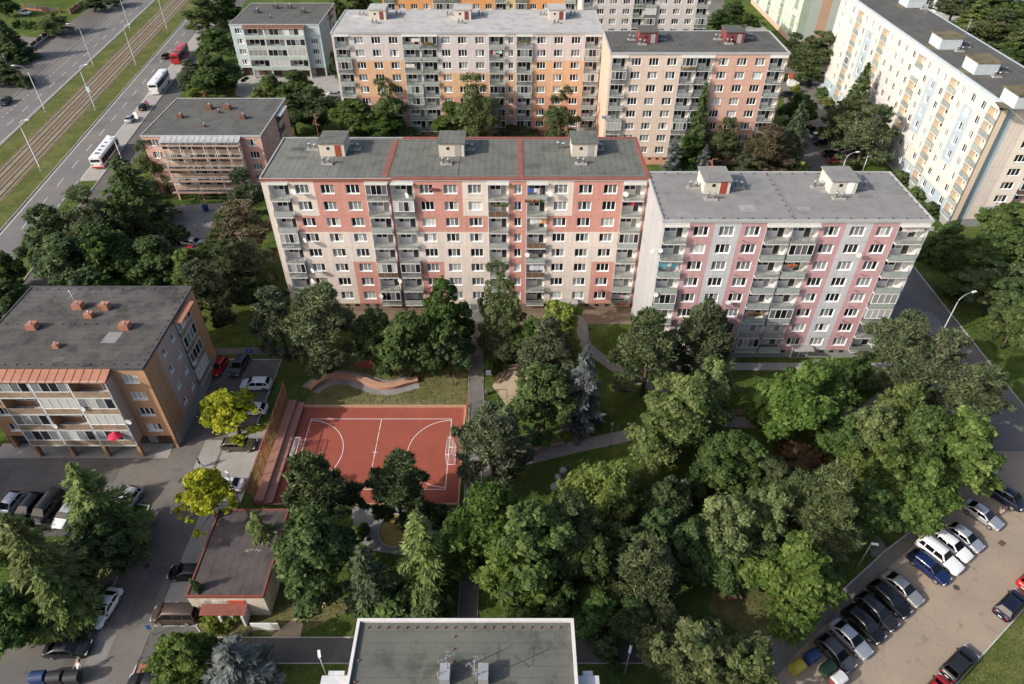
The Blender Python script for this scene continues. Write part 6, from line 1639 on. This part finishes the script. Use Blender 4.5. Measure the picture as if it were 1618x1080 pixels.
# ------------------------------------------------------------------ furniture
M['wood'] = mat('bench_wood', (0.20, 0.115, 0.07), 0.8, 0.2, 1.0, 0.2)
M['woodpale'] = mat('weathered_wood', (0.26, 0.19, 0.14), 0.85, 0.2, 1.0, 0.2)
def bench(px, py, rz, label, m='wood'):
    p = at(px, py); t = tag(empty('park_bench', (p.x, p.y, 0.01), R(rz)), label, 'bench')
    for k in range(3): q = MB(); q.box(-0.95, 0.95, -0.05 + k * 0.16, 0.09 + k * 0.16, 0.43, 0.47); q.build('seat_slat', M[m], t)
    for k in range(2): q = MB(); q.box(-0.95, 0.95, 0.47, 0.51, 0.58 + k * 0.17, 0.72 + k * 0.17); q.build('back_slat', M[m], t)
    for x in (-0.75, 0.75): q = MB(); q.bar((x, 0.02, 0), (x, 0.02, 0.43), 0.06); q.bar((x, 0.45, 0), (x, 0.49, 0.9), 0.06); q.bar((x, 0.0, 0.41), (x, 0.47, 0.41), 0.05); q.build('leg', M['darkmetal'], t)
bench(789, 602, 60, 'brown bench at the left rim of the sandy playground'); bench(799, 598, 60, 'brown bench beside the other bench of the sandy playground')
bench(812, 586, 15, 'long pale bench at the top of the sandy playground', 'woodpale')
bench(852, 713, 12, 'pale bench on the diagonal path, left of the pair', 'woodpale'); bench(881, 706, 12, 'pale bench on the diagonal path, right of the pair', 'woodpale')
p = at(1150, 938)
t = tag(empty('picnic_table', (p.x, p.y, 0.01), R(12)), 'brown wooden picnic table with benches on the worn lawn', 'table')
for k in range(4): q = MB(); q.box(-0.45 + k * 0.23, -0.25 + k * 0.23, -1.1, 1.1, 0.72, 0.77); q.build('table_board', M['wood'], t)
for x in (-0.95, 0.85): q = MB(); q.box(x, x + 0.3, -1.1, 1.1, 0.42, 0.47); q.build('bench_board', M['wood'], t)
for y in (-0.8, 0.8): q = MB(); q.bar((-0.8, y, 0), (-0.2, y, 0.72), 0.09); q.bar((0.9, y, 0), (0.3, y, 0.72), 0.09); q.bar((-0.9, y, 0.4), (1.0, y, 0.4), 0.08); q.build('leg', M['wood'], t)
p = at(769, 623); t = tag(empty('litter_bin', (p.x, p.y, 0)), 'dark litter bin beside the sandy playground', 'bin')
q = MB(); q.tube([(0, 0, 0.08), (0, 0, 0.95)], [0.22, 0.26], 10); q.build('bin_body', M['darkmetal'], t); q = MB(); q.tube([(0, 0, 0.96), (0, 0, 1.05)], [0.28, 0.2], 10); q.build('bin_lid', M['darkmetal'], t)
p = at(394, 1003); t = tag(empty('litter_bin', (p.x, p.y, 0)), 'small dark litter bin at the kerb below the flat-roofed building', 'bin')
q = MB(); q.tube([(0, 0, 0.02), (0, 0, 0.85)], [0.2, 0.26], 10); q.build('bin_body', M['darkmetal'], t)
p = at(772, 598); t = tag(empty('notice_board', (p.x, p.y, 0), R(10)), 'small coloured notice board on posts by the sandy playground', 'notice board')
for x in (-0.4, 0.4): q = MB(); q.bar((x, 0, 0), (x, 0, 1.9), 0.09); q.build('post', M['wood'], t)
q = MB(); q.box(-0.36, 0.36, -0.03, 0.03, 0.75, 1.75); q.build('board', mat('notice_blue', (0.25, 0.22, 0.38), 0.5, 0.4, 3.0), t)
p = at(717, 608); t = tag(empty('tree_stake', (p.x, p.y, 0)), 'wooden stakes around a young tree right of the curved wall', 'stakes')
for x, y in ((-0.3, -0.2), (0.3, -0.2), (0.0, 0.3)): q = MB(); q.tube([(x, y, 0), (x, y, 1.7)], 0.05, 6); q.build('stake', M['woodpale'], t)
q = MB(); q.tube([(0, 0, 0), (0.05, 0, 1.8), (0.0, 0.05, 3.4)], [0.05, 0.04, 0.02], 6); q.build('stem', BARK, t)
p = at(885, 757); t = tag(empty('boulder_group', (p.x, p.y, 0)), 'group of grey boulders on the lawn above the weeping tree', 'boulders')
for k in range(8):
    rs = random.Random(k); q = MB(); n = 7; a0 = rs.random() * 6; r0 = rs.uniform(0.35, 0.6)
    q.tube([(0, 0, 0), (0, 0, 0.18), (0.05, 0.03, 0.42), (0.06, 0.02, 0.6)], [r0, r0 * 1.1, r0 * 0.75, r0 * 0.25], n); o = q.build('boulder', M['concrete'], t); o.location = (rs.uniform(-0.9, 0.9), rs.uniform(-1.6, 1.6), 0); o.rotation_euler = (rs.uniform(-.3, .3), rs.uniform(-.3, .3), a0)
# the frame over the playground gate
p = at(788, 640); t = tag(empty('play_frame', (p.x, p.y, 0)), 'thin dark metal frame at the lower rim of the sandy playground', 'play frame')
q = MB(); q.tube([(-1.6, 0.6, 0), (-1.6, 0.6, 2.6)], 0.04, 5); q.build('post', M['darkmetal'], t); q = MB(); q.tube([(1.2, 0.6, 0), (1.2, 0.6, 2.6)], 0.04, 5); q.build('post', M['darkmetal'], t); q = MB(); q.tube([(-1.6, 0.6, 2.6), (1.2, 0.6, 2.6)], 0.04, 5); q.build('crossbar', M['darkmetal'], t)

# ------------------------------------------------------------------ waste containers
def container(px, py, rz, m, label, lidm=None, s=1.0):
    p = at(px, py, 0.6); t = tag(empty('waste_container', (p.x, p.y, 0.012), R(rz)), label, 'container', 'waste containers')
    q = MB(); i = len(q.v); w0, w1 = 0.58 * s, 0.68 * s
    for z, w in ((0.15, w0), (1.15, w1)): q.v += [(-w, -w * 0.8, z), (w, -w * 0.8, z), (w, w * 0.8, z), (-w, w * 0.8, z)]
    for f in ((3, 2, 1, 0), (4, 5, 6, 7), (0, 1, 5, 4), (1, 2, 6, 5), (2, 3, 7, 6), (3, 0, 4, 7)): q.f.append(f); q.m.append(0); q.sm.append(False)
    q.build('tub', m, t)
    q = MB(); n = 8
    for k in range(n):
        a0, a1 = math.pi * k / n, math.pi * (k + 1) / n; R0 = 0.58 * s
        q.face([(-w1, R0 * math.cos(a0), 1.17 + 0.42 * math.sin(a0)), (w1, R0 * math.cos(a0), 1.17 + 0.42 * math.sin(a0)), (w1, R0 * math.cos(a1), 1.17 + 0.42 * math.sin(a1)), (-w1, R0 * math.cos(a1), 1.17 + 0.42 * math.sin(a1))], 0, True)
    for e in (-w1, w1): q.face([(e, 0.58 * s * math.cos(math.pi * k / n), 1.17 + 0.42 * math.sin(math.pi * k / n)) for k in range(n + 1)])
    q.build('lid', lidm or m, t)
    for x in (-0.4, 0.4):
        q = MB(); q.tube([(x - 0.03, -0.4, 0.09), (x + 0.03, -0.4, 0.09)], 0.09, 8); q.build('castor', M['black'], t)
def plastic(n, c): return mat('plastic_' + n, c, 0.5, 0.08, 1.0)
PB, PY, PG, PR, PK = plastic('blue', (0.022, 0.045, 0.12)), plastic('yellow', (0.34, 0.28, 0.035)), plastic('green', (0.025, 0.06, 0.035)), plastic('red', (0.22, 0.05, 0.05)), plastic('dark', (0.03, 0.03, 0.032))
container(1258, 1056, 30, PY, 'yellow waste container beside the parking lot'); container(1281, 1040, 30, PB, 'blue waste container above the yellow one by the lot'); container(1306, 1058, 30, PG, 'green waste container below the dark grey hatchback'); container(1323, 1076, 30, PR, 'red and white waste container cut by the bottom edge', M['offwhite'])
container(63, 1072, 5, PB, 'blue round-lidded container at the bottom left'); container(90, 1072, 5, PK, 'dark round-lidded container next to the blue one'); container(117, 1072, 5, PK, 'dark round-lidded container at the lane side')
container(325, 329, 20, PB, 'blue container under the scaffolding', None, 0.8)

# ------------------------------------------------------------------ signs and small structures
def sign(px, py, h, label, face, rz=0, rect=(0.35, 0.35), m='lampsteel'):
    p = at(px, py); t = tag(empty('road_sign', (p.x, p.y, 0), R(rz)), label, 'sign')
    q = MB(); q.tube([(0, 0, 0), (0, 0, h)], 0.04, 6); q.build('post', M[m], t)
    q = MB(); q.box(-rect[0], rect[0], -0.05, -0.02, h - 2 * rect[1], h); o = q.build('sign_face', face, t)
    return t, o
bluef = mat('sign_blue', (0.03, 0.11, 0.36), 0.5, 0.05)
t, o = sign(400, 572, 2.8, 'blue parking sign with white mark beside the dark grey estate car', bluef, 0, (0.5, 0.4))
q = MB(); q.bar((-0.3, -0.055, 2.2), (0.3, -0.055, 2.6), 0.12, 0.02); q.build('white_mark', M['white'], o)
sign(243, 1003, 2.2, 'blue sign at the kerb in front of the brown minivan', bluef, 15, (0.2, 0.45))
t, o = sign(236, 176, 3.0, 'round red and blue no-stopping sign beside the black car in the bus bay', mat('sign_red', (0.45, 0.03, 0.03), 0.5, 0.05), 0, (0.42, 0.42))
q = MB(); q.box(-0.28, 0.28, -0.06, -0.052, 2.3, 2.86); q.build('blue_disc', bluef, o)
sign(218, 192, 2.6, 'white board leaning by the silver car in the bus bay', M['white'], 0, (0.4, 0.9))
p = at(1252, 133, 0)
t = tag(empty('hut', (p.x, p.y, 0), R(-12)), 'little white hut with red roof at the end of the salmon block', 'hut')
q = MB(); q.box(-1.5, 1.5, -1.6, 1.6, 0, 2.2); q.build('wall', M['offwhite'], t)
q = MB(); q.face([(-1.8, -1.9, 2.2), (1.8, -1.9, 2.2), (1.8, 0, 3.1), (-1.8, 0, 3.1)]); q.face([(1.8, 1.9, 2.2), (-1.8, 1.9, 2.2), (-1.8, 0, 3.1), (1.8, 0, 3.1)]); q.face([(1.5, -1.6, 2.2), (1.5, 1.6, 2.2), (1.5, 0, 3.0)]); q.face([(-1.5, 1.6, 2.2), (-1.5, -1.6, 2.2), (-1.5, 0, 3.0)]); q.build('roof', mat('red_roof_tiles', (0.35, 0.08, 0.05), 0.7, 0.15, 1.0, 0.2), t)
# rubble heap and boards in the gravel yard
p = at(250, 342); t = tag(empty('rubble_heap', (p.x, p.y, 0)), 'heap of building rubble and yellow sheeting in the gravel yard', 'rubble heap')
for k in range(9):
    rs = random.Random(k + 50); q = MB(); s = rs.uniform(0.3, 0.7); q.box(-s, s, -s * 0.7, s * 0.7, 0, s * 0.6); o = q.build('rubble_piece', [M['concrete'], M['offwhite'], M['woodpale']][k % 3], t); o.location = (rs.uniform(-1.5, 1.5), rs.uniform(-1.5, 1.5), rs.uniform(0, 0.5)); o.rotation_euler = (rs.uniform(-.4, .4), rs.uniform(-.4, .4), rs.uniform(0, 3))
q = MB(); q.box(-0.8, 0.8, -1.2, 1.2, 0.9, 1.0); q.build('yellow_sheet', PY, t).location = (-0.4, -2.2, 0)
p = at(243, 362); t = tag(empty('timber_stack', (p.x, p.y, 0), R(-8)), 'stack of dark timber at the lower edge of the gravel yard', 'timber')
for k in range(7): q = MB(); q.box(-2.2, 2.2, -0.1, 0.1, 0, 0.18); o = q.build('plank', M['wood'], t); o.location = (0.1 * (k % 3), -0.8 + 0.25 * k, 0.02 + 0.02 * k)

# ------------------------------------------------------------------ the gardens left of the avenue
brick = mat('brick_pillar', (0.36, 0.15, 0.09), 0.9, 0.15, 1.0, 0.2)
def garden_fence(p0, p1, n, label, wallm, panelm, h=1.7):
    a, b = Vector((*p0[:2], 0)), Vector((*p1[:2], 0)); t = tag(empty('garden_fence', tuple(a)), label, 'fence'); d = b - a
    for k in range(n + 1): q = MB(); c = d * (k / n); q.box(c.x - 0.25, c.x + 0.25, c.y - 0.25, c.y + 0.25, 0, h + 0.25); q.build('fence_pillar', wallm, t)
    for k in range(n): q = MB(); q.bar(tuple(d * (k / n) + d.normalized() * 0.27 + Vector((0, 0, 0.25))), tuple(d * ((k + 1) / n) - d.normalized() * 0.27 + Vector((0, 0, 0.25))), 0.3, 0.5); q.build('fence_base', wallm, t); q = MB(); q.bar(tuple(d * (k / n) + d.normalized() * 0.3 + Vector((0, 0, 1.1))), tuple(d * ((k + 1) / n) - d.normalized() * 0.3 + Vector((0, 0, 1.1))), 0.08, 1.1); q.build('fence_panel', panelm, t)
garden_fence(at(50, 78), at(77, 57), 3, 'pale garden wall with dark panels beside the avenue lawn', M['concrete'], mat('dark_fence_panel', (0.06, 0.035, 0.03), 0.7, 0.2))
garden_fence(at(112, 22), at(132, 8), 3, 'garden wall with brick pillars at the top left', brick, M['woodpale'])
garden_fence(at(40, 14), at(95, 20), 3, 'row of brick gate pillars in front of the house at the top left', brick, M['darkmetal'], 1.5)
t = tag(empty('billboard', (*at(14, 108)[:2], 0), R(-55)), 'advertising board on legs under the conifer at the left edge', 'billboard')
q = MB(); q.box(-2.6, 2.6, -0.08, 0.08, 1.2, 3.8); q.build('board', mat('billboard_print', (0.30, 0.26, 0.30), 0.5, 0.6, 0.9), t)
for x in (-2.2, 2.2): q = MB(); q.box(x - 0.1, x + 0.1, 0.1, 0.3, 0, 3.6); q.build('post', M['darkmetal'], t)
t = tag(empty('house', (-186, 292, 0)), 'grey-brown family house cut by the top edge at upper left', 'house')
q = MB(); q.box(0, 16, 0, 10, 0, 6.5); q.build('wall', mat('house_render', (0.25, 0.20, 0.165), 0.9, 0.1), t)
q = MB(); q.face([(-0.6, -0.8, 6.4), (16.6, -0.8, 6.4), (16.6, 5, 10), (-0.6, 5, 10)]); q.face([(16.6, 10.8, 6.4), (-0.6, 10.8, 6.4), (-0.6, 5, 10), (16.6, 5, 10)]); q.build('roof', M['chimbrown'], t)
for x in (2.0, 6.5, 11.0): make_window(t, (x + 1, -0.02, 1.2), 0, 2.0, 1.5, 3)
t = tag(empty('shop_hall', (150, 262, 0)), 'low pale hall with yellow band behind the larches at the top right', 'building')
q = MB(); q.box(0, 60, 0, 40, 0, 6.5); q.build('wall', M['offwhite'], t); q = MB(); q.box(-0.2, 60.2, -0.2, 40.2, 6.5, 6.9); q.build('roof', M['roofpale'], t); q = MB(); q.box(-0.1, 60.1, -0.12, -0.02, 5.2, 6.3); q.build('yellow_band', PY, t)

# ------------------------------------------------------------------ people
def person(px, py, heading, label, top_m, leg_m, skin_m, hair_m, pose='walk', z=0.012):
    p = at(px, py, 0); t = tag(empty('person', (p.x, p.y, z), R(heading)), label, 'person')
    st = {'walk': 0.22, 'stand': 0.04, 'bend': 0.12}[pose]; bend = 0.75 if pose == 'bend' else 0.0
    def up(x, zz):                                   # lean the trunk forward about the hips
        a = bend; dz = zz - 0.95; return (x * math.cos(a) + dz * math.sin(a), dz * math.cos(a) - x * math.sin(a) + 0.95)
    V, E_, Rr = [], [], []
    def add(x, y, zz, r, par=None):
        V.append((x, y, zz)); Rr.append(r)
        if par is not None: E_.append((par, len(V) - 1))
        return len(V) - 1
    pel = add(0, 0, 0.95, 0.15)
    x, zz = up(0, 1.15); wa = add(x, 0, zz, 0.135, pel); x, zz = up(0.01, 1.38); ch = add(x, 0, zz, 0.165, wa)
    x, zz = up(0.02, 1.52); ne = add(x, 0, zz, 0.06, ch); x, zz = up(0.05, 1.66); hd = add(x, 0, zz, 0.105, ne); hx, hz = x, zz; x, zz = up(0.05, 1.76); add(x, 0, zz, 0.075, hd)
    for s in (1, -1):
        hp = add(0, 0.1 * s, 0.90, 0.105, pel); kn = add(st * s * 0.6 + 0.05, 0.1 * s, 0.50, 0.072, hp); an = add(st * s - (0.12 if s < 0 and pose == 'walk' else 0), 0.1 * s, 0.09, 0.05, kn); add(st * s + 0.17 - (0.12 if s < 0 and pose == 'walk' else 0), 0.11 * s, 0.045, 0.04, an)
        x, zz = up(0.0, 1.43); sh = add(x, 0.20 * s, zz, 0.07, ch); x, zz = up(-0.1 * s * (pose == 'walk'), 1.14); el = add(x + 0.02, 0.26 * s, zz, 0.05, sh); x, zz = up(0.16 - 0.12 * s * (pose == 'walk'), 0.92); ha = add(x, 0.25 * s, zz, 0.036, el); x, zz = up(0.2 - 0.12 * s * (pose == 'walk'), 0.82); add(x, 0.25 * s, zz, 0.03, ha)
    me = bpy.data.meshes.new('body'); me.from_pydata(V, E_, []); me.update()
    o = link('body', me, t)
    md = o.modifiers.new('skin', 'SKIN'); md.use_smooth_shade = True
    for k, sv in enumerate(me.skin_vertices[0].data if me.skin_vertices else []): sv.radius = (Rr[k], Rr[k])
    if me.skin_vertices: me.skin_vertices[0].data[0].use_root = True
    o.modifiers.new('subdivision', 'SUBSURF').levels = 1
    # clothing by height above the ground
    m, nt, b = new_mat('person_surface'); tc = nt.nodes.new('ShaderNodeTexCoord'); sp = nt.nodes.new('ShaderNodeSeparateXYZ'); nt.links.new(tc.outputs['Object'], sp.inputs[0])
    r_ = nt.nodes.new('ShaderNodeValToRGB'); r_.color_ramp.interpolation = 'CONSTANT'; mr = nt.nodes.new('ShaderNodeMapRange'); mr.inputs[1].default_value = 0; mr.inputs[2].default_value = 2; nt.links.new(sp.outputs[2], mr.inputs[0]); nt.links.new(mr.outputs[0], r_.inputs['Fac'])
    top = 0.95 + (1.48 - 0.95) * math.cos(bend)
    els = r_.color_ramp.elements; els[0].position = 0; els[0].color = (0.03, 0.03, 0.03, 1); els[1].position = 0.055; els[1].color = (*leg_m, 1)
    e = els.new(0.49); e.color = (*top_m, 1); e = els.new(top / 2); e.color = (*skin_m, 1)
    nt.links.new(r_.outputs['Color'], b.inputs['Base Color']); b.inputs['Roughness'].default_value = 0.85; me.materials.append(m)
    q = MB(); q.tube([(hx - 0.03, 0, hz - 0.04), (hx - 0.02, 0, hz + 0.05), (hx - 0.01, 0, hz + 0.13), (hx, 0, hz + 0.16)], [0.10, 0.122, 0.10, 0.03], 10); q.build('hair', hair_m, t)
    return t
hairm = mat('dark_hair', (0.03, 0.022, 0.016), 0.7, 0.1); SK = (0.50, 0.30, 0.22)
person(402, 614, 60, 'person in a yellow safety vest beside the white car', (0.55, 0.85, 0.04), (0.05, 0.06, 0.09), SK, hairm, 'stand')
person(318, 738, 200, 'person in black top and light trousers walking on the lane', (0.02, 0.02, 0.022), (0.42, 0.41, 0.40), SK, hairm, 'walk')
person(1579, 812, -150, 'person in light blue shirt bending beside the navy minivan', (0.22, 0.36, 0.46), SK, SK, hairm, 'bend')
person(129, 1062, 80, 'person in white by the round-lidded containers at the lane', (0.55, 0.54, 0.52), (0.35, 0.34, 0.33), SK, hairm, 'bend')

# ------------------------------------------------------------------ washing, flowers and a parasol on the balconies
def on_plane(px, py, y):
    d = at(px, py, 0) - Vector((0, 0, CAM_H)); return Vector((0, 0, CAM_H)) + d * (y / d.y)
def washing(px, py, y, w, cols, label):
    c = on_plane(px, py, y); t = tag(empty('washing', tuple(c)), label, 'washing'); rs = random.Random(px)
    q = MB(); q.bar((-w / 2, 0, 0.5), (w / 2, 0, 0.5), 0.02); q.build('line', M['metal'], t)
    n = len(cols)
    for k, cc in enumerate(cols):
        xa, xb = -w / 2 + w * k / n + 0.03, -w / 2 + w * (k + 1) / n - 0.03; L = rs.uniform(0.55, 1.0)
        q = MB(); q.box(xa, xb, -0.015, 0.015, 0.49 - L, 0.49); q.build('cloth', mat('cloth', cc, 0.9, 0.15, 3.0), t)
YC, YR = 92.95, 80.95
for row in [
 (846, 302, YC, 2.4, [(0.05, 0.12, 0.4), (0.04, 0.1, 0.34), (0.6, 0.6, 0.62), (0.5, 0.42, 0.4), (0.06, 0.06, 0.07)], 'blue and white washing on a top-floor balcony of the middle block'),
 (850, 350, YC, 2.5, [(0.65, 0.65, 0.65), (0.6, 0.6, 0.6), (0.55, 0.5, 0.45), (0.6, 0.25, 0.04)], 'white and orange washing on a third-row balcony of the middle block'),
 (848, 423, YC, 2.4, [(0.6, 0.6, 0.64), (0.5, 0.52, 0.62), (0.6, 0.6, 0.62)], 'large pale sheets hung on a balcony in the middle block'),
 (1003, 322, YC, 2.3, [(0.06, 0.02, 0.03), (0.45, 0.03, 0.06), (0.05, 0.02, 0.03), (0.03, 0.03, 0.035)], 'red and black washing on the right end balcony of the middle block'),
 (851, 398, YC, 2.2, [(0.03, 0.03, 0.04), (0.05, 0.05, 0.06), (0.08, 0.07, 0.1), (0.03, 0.03, 0.04)], 'dark washing on a fifth-row balcony of the middle block'),
 (474, 424, YC, 1.4, [(0.65, 0.65, 0.65), (0.6, 0.6, 0.6)], 'white cloth on a left end balcony of the middle block'),
 (986, 470, YC, 1.6, [(0.5, 0.35, 0.4), (0.5, 0.5, 0.5)], 'pink cloth on the lowest right balcony of the middle block'),
 (1054, 420, YR, 2.3, [(0.06, 0.25, 0.32), (0.08, 0.3, 0.36), (0.5, 0.5, 0.5), (0.05, 0.2, 0.3)], 'turquoise washing on a left end balcony of the pink block'),
 (1444, 362, YR, 3.0, [(0.65, 0.6, 0.6), (0.6, 0.5, 0.5), (0.66, 0.64, 0.64), (0.62, 0.55, 0.55)], 'white and rose sheets on the top right balcony of the pink block'),
 (1236, 490, YR, 1.4, [(0.4, 0.06, 0.09), (0.5, 0.4, 0.4)], 'red towel on a lower middle balcony of the pink block'),
 (1402, 465, YR, 1.0, [(0.45, 0.65, 0.05)], 'lime green cloth on a right end balcony of the pink block'),
 (656, 63, 163.9, 2.0, [(0.62, 0.55, 0.52)], 'pale cloth on a top balcony of the mauve block'),
 (786, 83, 163.9, 2.2, [(0.6, 0.3, 0.3), (0.2, 0.45, 0.4), (0.6, 0.6, 0.6)], 'coloured washing on a second-row balcony of the mauve block'),
 (648, 104, 163.9, 2.2, [(0.6, 0.57, 0.5), (0.58, 0.55, 0.48)], 'cream cloth on a third-row balcony of the mauve block'),
 (958, 186, 148.4, 2.0, [(0.12, 0.25, 0.36), (0.4, 0.4, 0.42)], 'blue washing on a left end balcony of the cream block'),
]: washing(*row)
fl = LM['maple']
def flowerbox(px, py, y, w, cc, label):
    c = on_plane(px, py, y); t = tag(empty('flower_box', tuple(c)), label, 'flower box')
    q = MB(); q.box(-w / 2, w / 2, -0.1, 0.1, -0.1, 0.08); q.build('box', M['railbrown'], t)
    rs = random.Random(px); q = MB(); q2 = MB()
    for k in range(int(w * 14)):
        x = rs.uniform(-w / 2, w / 2); zz = rs.uniform(0.08, 0.32); s = rs.uniform(0.05, 0.1); yy = rs.uniform(-0.15, 0.1)
        (q if k % 2 else q2).box(x - s, x + s, yy - s, yy + s, zz - s, zz + s)
    q.build('foliage', mat('box_foliage', (0.06, 0.11, 0.03), 0.8, 0.3, 4.0), t); q2.build('blossom', mat('blossom', cc, 0.8, 0.2, 4.0), t)
for row in [(843, 318, 92.55, 2.6, (0.45, 0.14, 0.05), 'orange flower boxes on a top-floor balcony of the middle block'), (982, 481, 92.55, 2.4, (0.4, 0.06, 0.05), 'red flowers on the lowest right balcony of the middle block'), (790, 325, 92.55, 2.4, (0.08, 0.15, 0.04), 'green plants on a balcony beside the narrow window column'),
            (1193, 497, 80.55, 2.2, (0.6, 0.12, 0.04), 'red and orange flowers on a middle balcony of the pink block'), (1250, 421, 80.55, 1.6, (0.5, 0.1, 0.03), 'orange pots on a third-row balcony of the pink block'),
            (676, 69, 163.6, 2.4, (0.5, 0.16, 0.06), 'orange flower boxes on a top balcony of the mauve block'), (829, 66, 163.6, 2.4, (0.12, 0.16, 0.05), 'leafy planters on a top balcony of the mauve block'), (1088, 108, 148.1, 2.4, (0.5, 0.25, 0.08), 'flower boxes on the top middle balcony of the cream and salmon block'), (685, 300, 93.1, 1.4, (0.5, 0.05, 0.2), 'pink flowers on a top-floor window sill of the middle block')]: flowerbox(*row)
c = on_plane(184, 690, 60.6); t = tag(empty('parasol', (c.x, c.y, c.z - 1.6)), 'crimson parasol on the lowest balcony of the orange-brown house', 'parasol')
q = MB()
for k in range(8):
    a0, a1 = 2 * math.pi * k / 8, 2 * math.pi * (k + 1) / 8
    q.face([(1.0 * math.cos(a0), 1.0 * math.sin(a0), 1.9), (1.0 * math.cos(a1), 1.0 * math.sin(a1), 1.9), (0, 0, 2.45)]); q.face([(1.0 * math.cos(a1), 1.0 * math.sin(a1), 1.88), (1.0 * math.cos(a0), 1.0 * math.sin(a0), 1.88), (0, 0, 2.42)])
q.build('canopy', mat('crimson_cloth', (0.45, 0.02, 0.06), 0.8, 0.08), t); q = MB(); q.tube([(0, 0, 0.3), (0, 0, 2.45)], 0.03, 6); q.build('pole', M['white'], t)
# trees that stand just outside the picture and shade the lane from the left
for k, (x, y, kind, lab) in enumerate(((-78, 49, 'dark', 'tall leafy tree outside the left edge, nearest the parked row'), (-76, 42.5, 'larch', 'conifer outside the left edge below the parked row'), (-81, 54, 'maple', 'tall maple outside the left edge beside the house'))):
    cr, tr, ph, pr = PROTO[kind][0]; t = tag(empty('roadside_tree', (x, y, 0), k), lab, 'tree'); t.scale = (1.3, 1.3, 20 / ph); link('crown', cr, t); link('trunk', tr, t)

# ------------------------------------------------------------------ grass tufts on the lawns
def inside(x, y, poly):
    r_ = np.zeros(len(x), bool); n = len(poly)
    for k in range(n):
        (xa, ya), (xb, yb) = poly[k][:2], poly[(k + 1) % n][:2]
        c = ((ya > y) != (yb > y)); d = (yb - ya) if abs(yb - ya) > 1e-9 else 1e-9
        r_ ^= c & (x < (xb - xa) * (y - ya) / d + xa)
    return r_
rs = np.random.RandomState(3)
N = 150000
gx, gy = rs.uniform(-72, 96, N), rs.uniform(29, 120, N)
ok = np.abs(gx) < (gy * 0.763 + 46.5) * 0.76
for nm, poly in SHEETS:
    if nm not in ('worn_lawn', 'verge'): ok &= ~inside(gx, gy, poly)
for x0, x1, y0, y1 in ((-37.3, 20.3, 93, 107.6), (20.2, 56.7, 81, 95.4), (-68, -45.3, 60.5, 80), (-34.8, -26.3, 38, 49.7), (-16, 7.5, 9, 31.2), (87, 112, 120.8, 198), (-32.6, -6.5, 53, 71)): ok &= ~((gx > x0) & (gx < x1) & (gy > y0) & (gy < y1))
gx, gy = gx[ok], gy[ok]; N = len(gx)
hh = rs.uniform(0.05, 0.14, N); c = np.stack([gx, gy, hh * 0.9], 1)
t = unit(rs.normal(0, 0.5, (N, 3)) + np.array([0, 0, 1.0])); n = unit(rs.normal(size=(N, 3)) * np.array([1, 1, 0.2]) + np.array([0, 0, 0.5]))
patch = 0.5 + 0.25 * np.sin(gx * 0.37 + 1.3 * np.sin(gy * 0.21)) * np.sin(gy * 0.31 + np.sin(gx * 0.17))
me = cards('grass_tufts', c, n, t, hh, rs.uniform(0.03, 0.09, N), patch + rs.normal(0, 0.2, N), leaf_mat('grass_blades', (0.055, 0.090, 0.020), (0.100, 0.140, 0.036), (0.21, 0.20, 0.09), 0.3))
tag(link('grass_tufts', me), 'short uneven grass tufts over the park lawns', 'grass', kind='stuff')
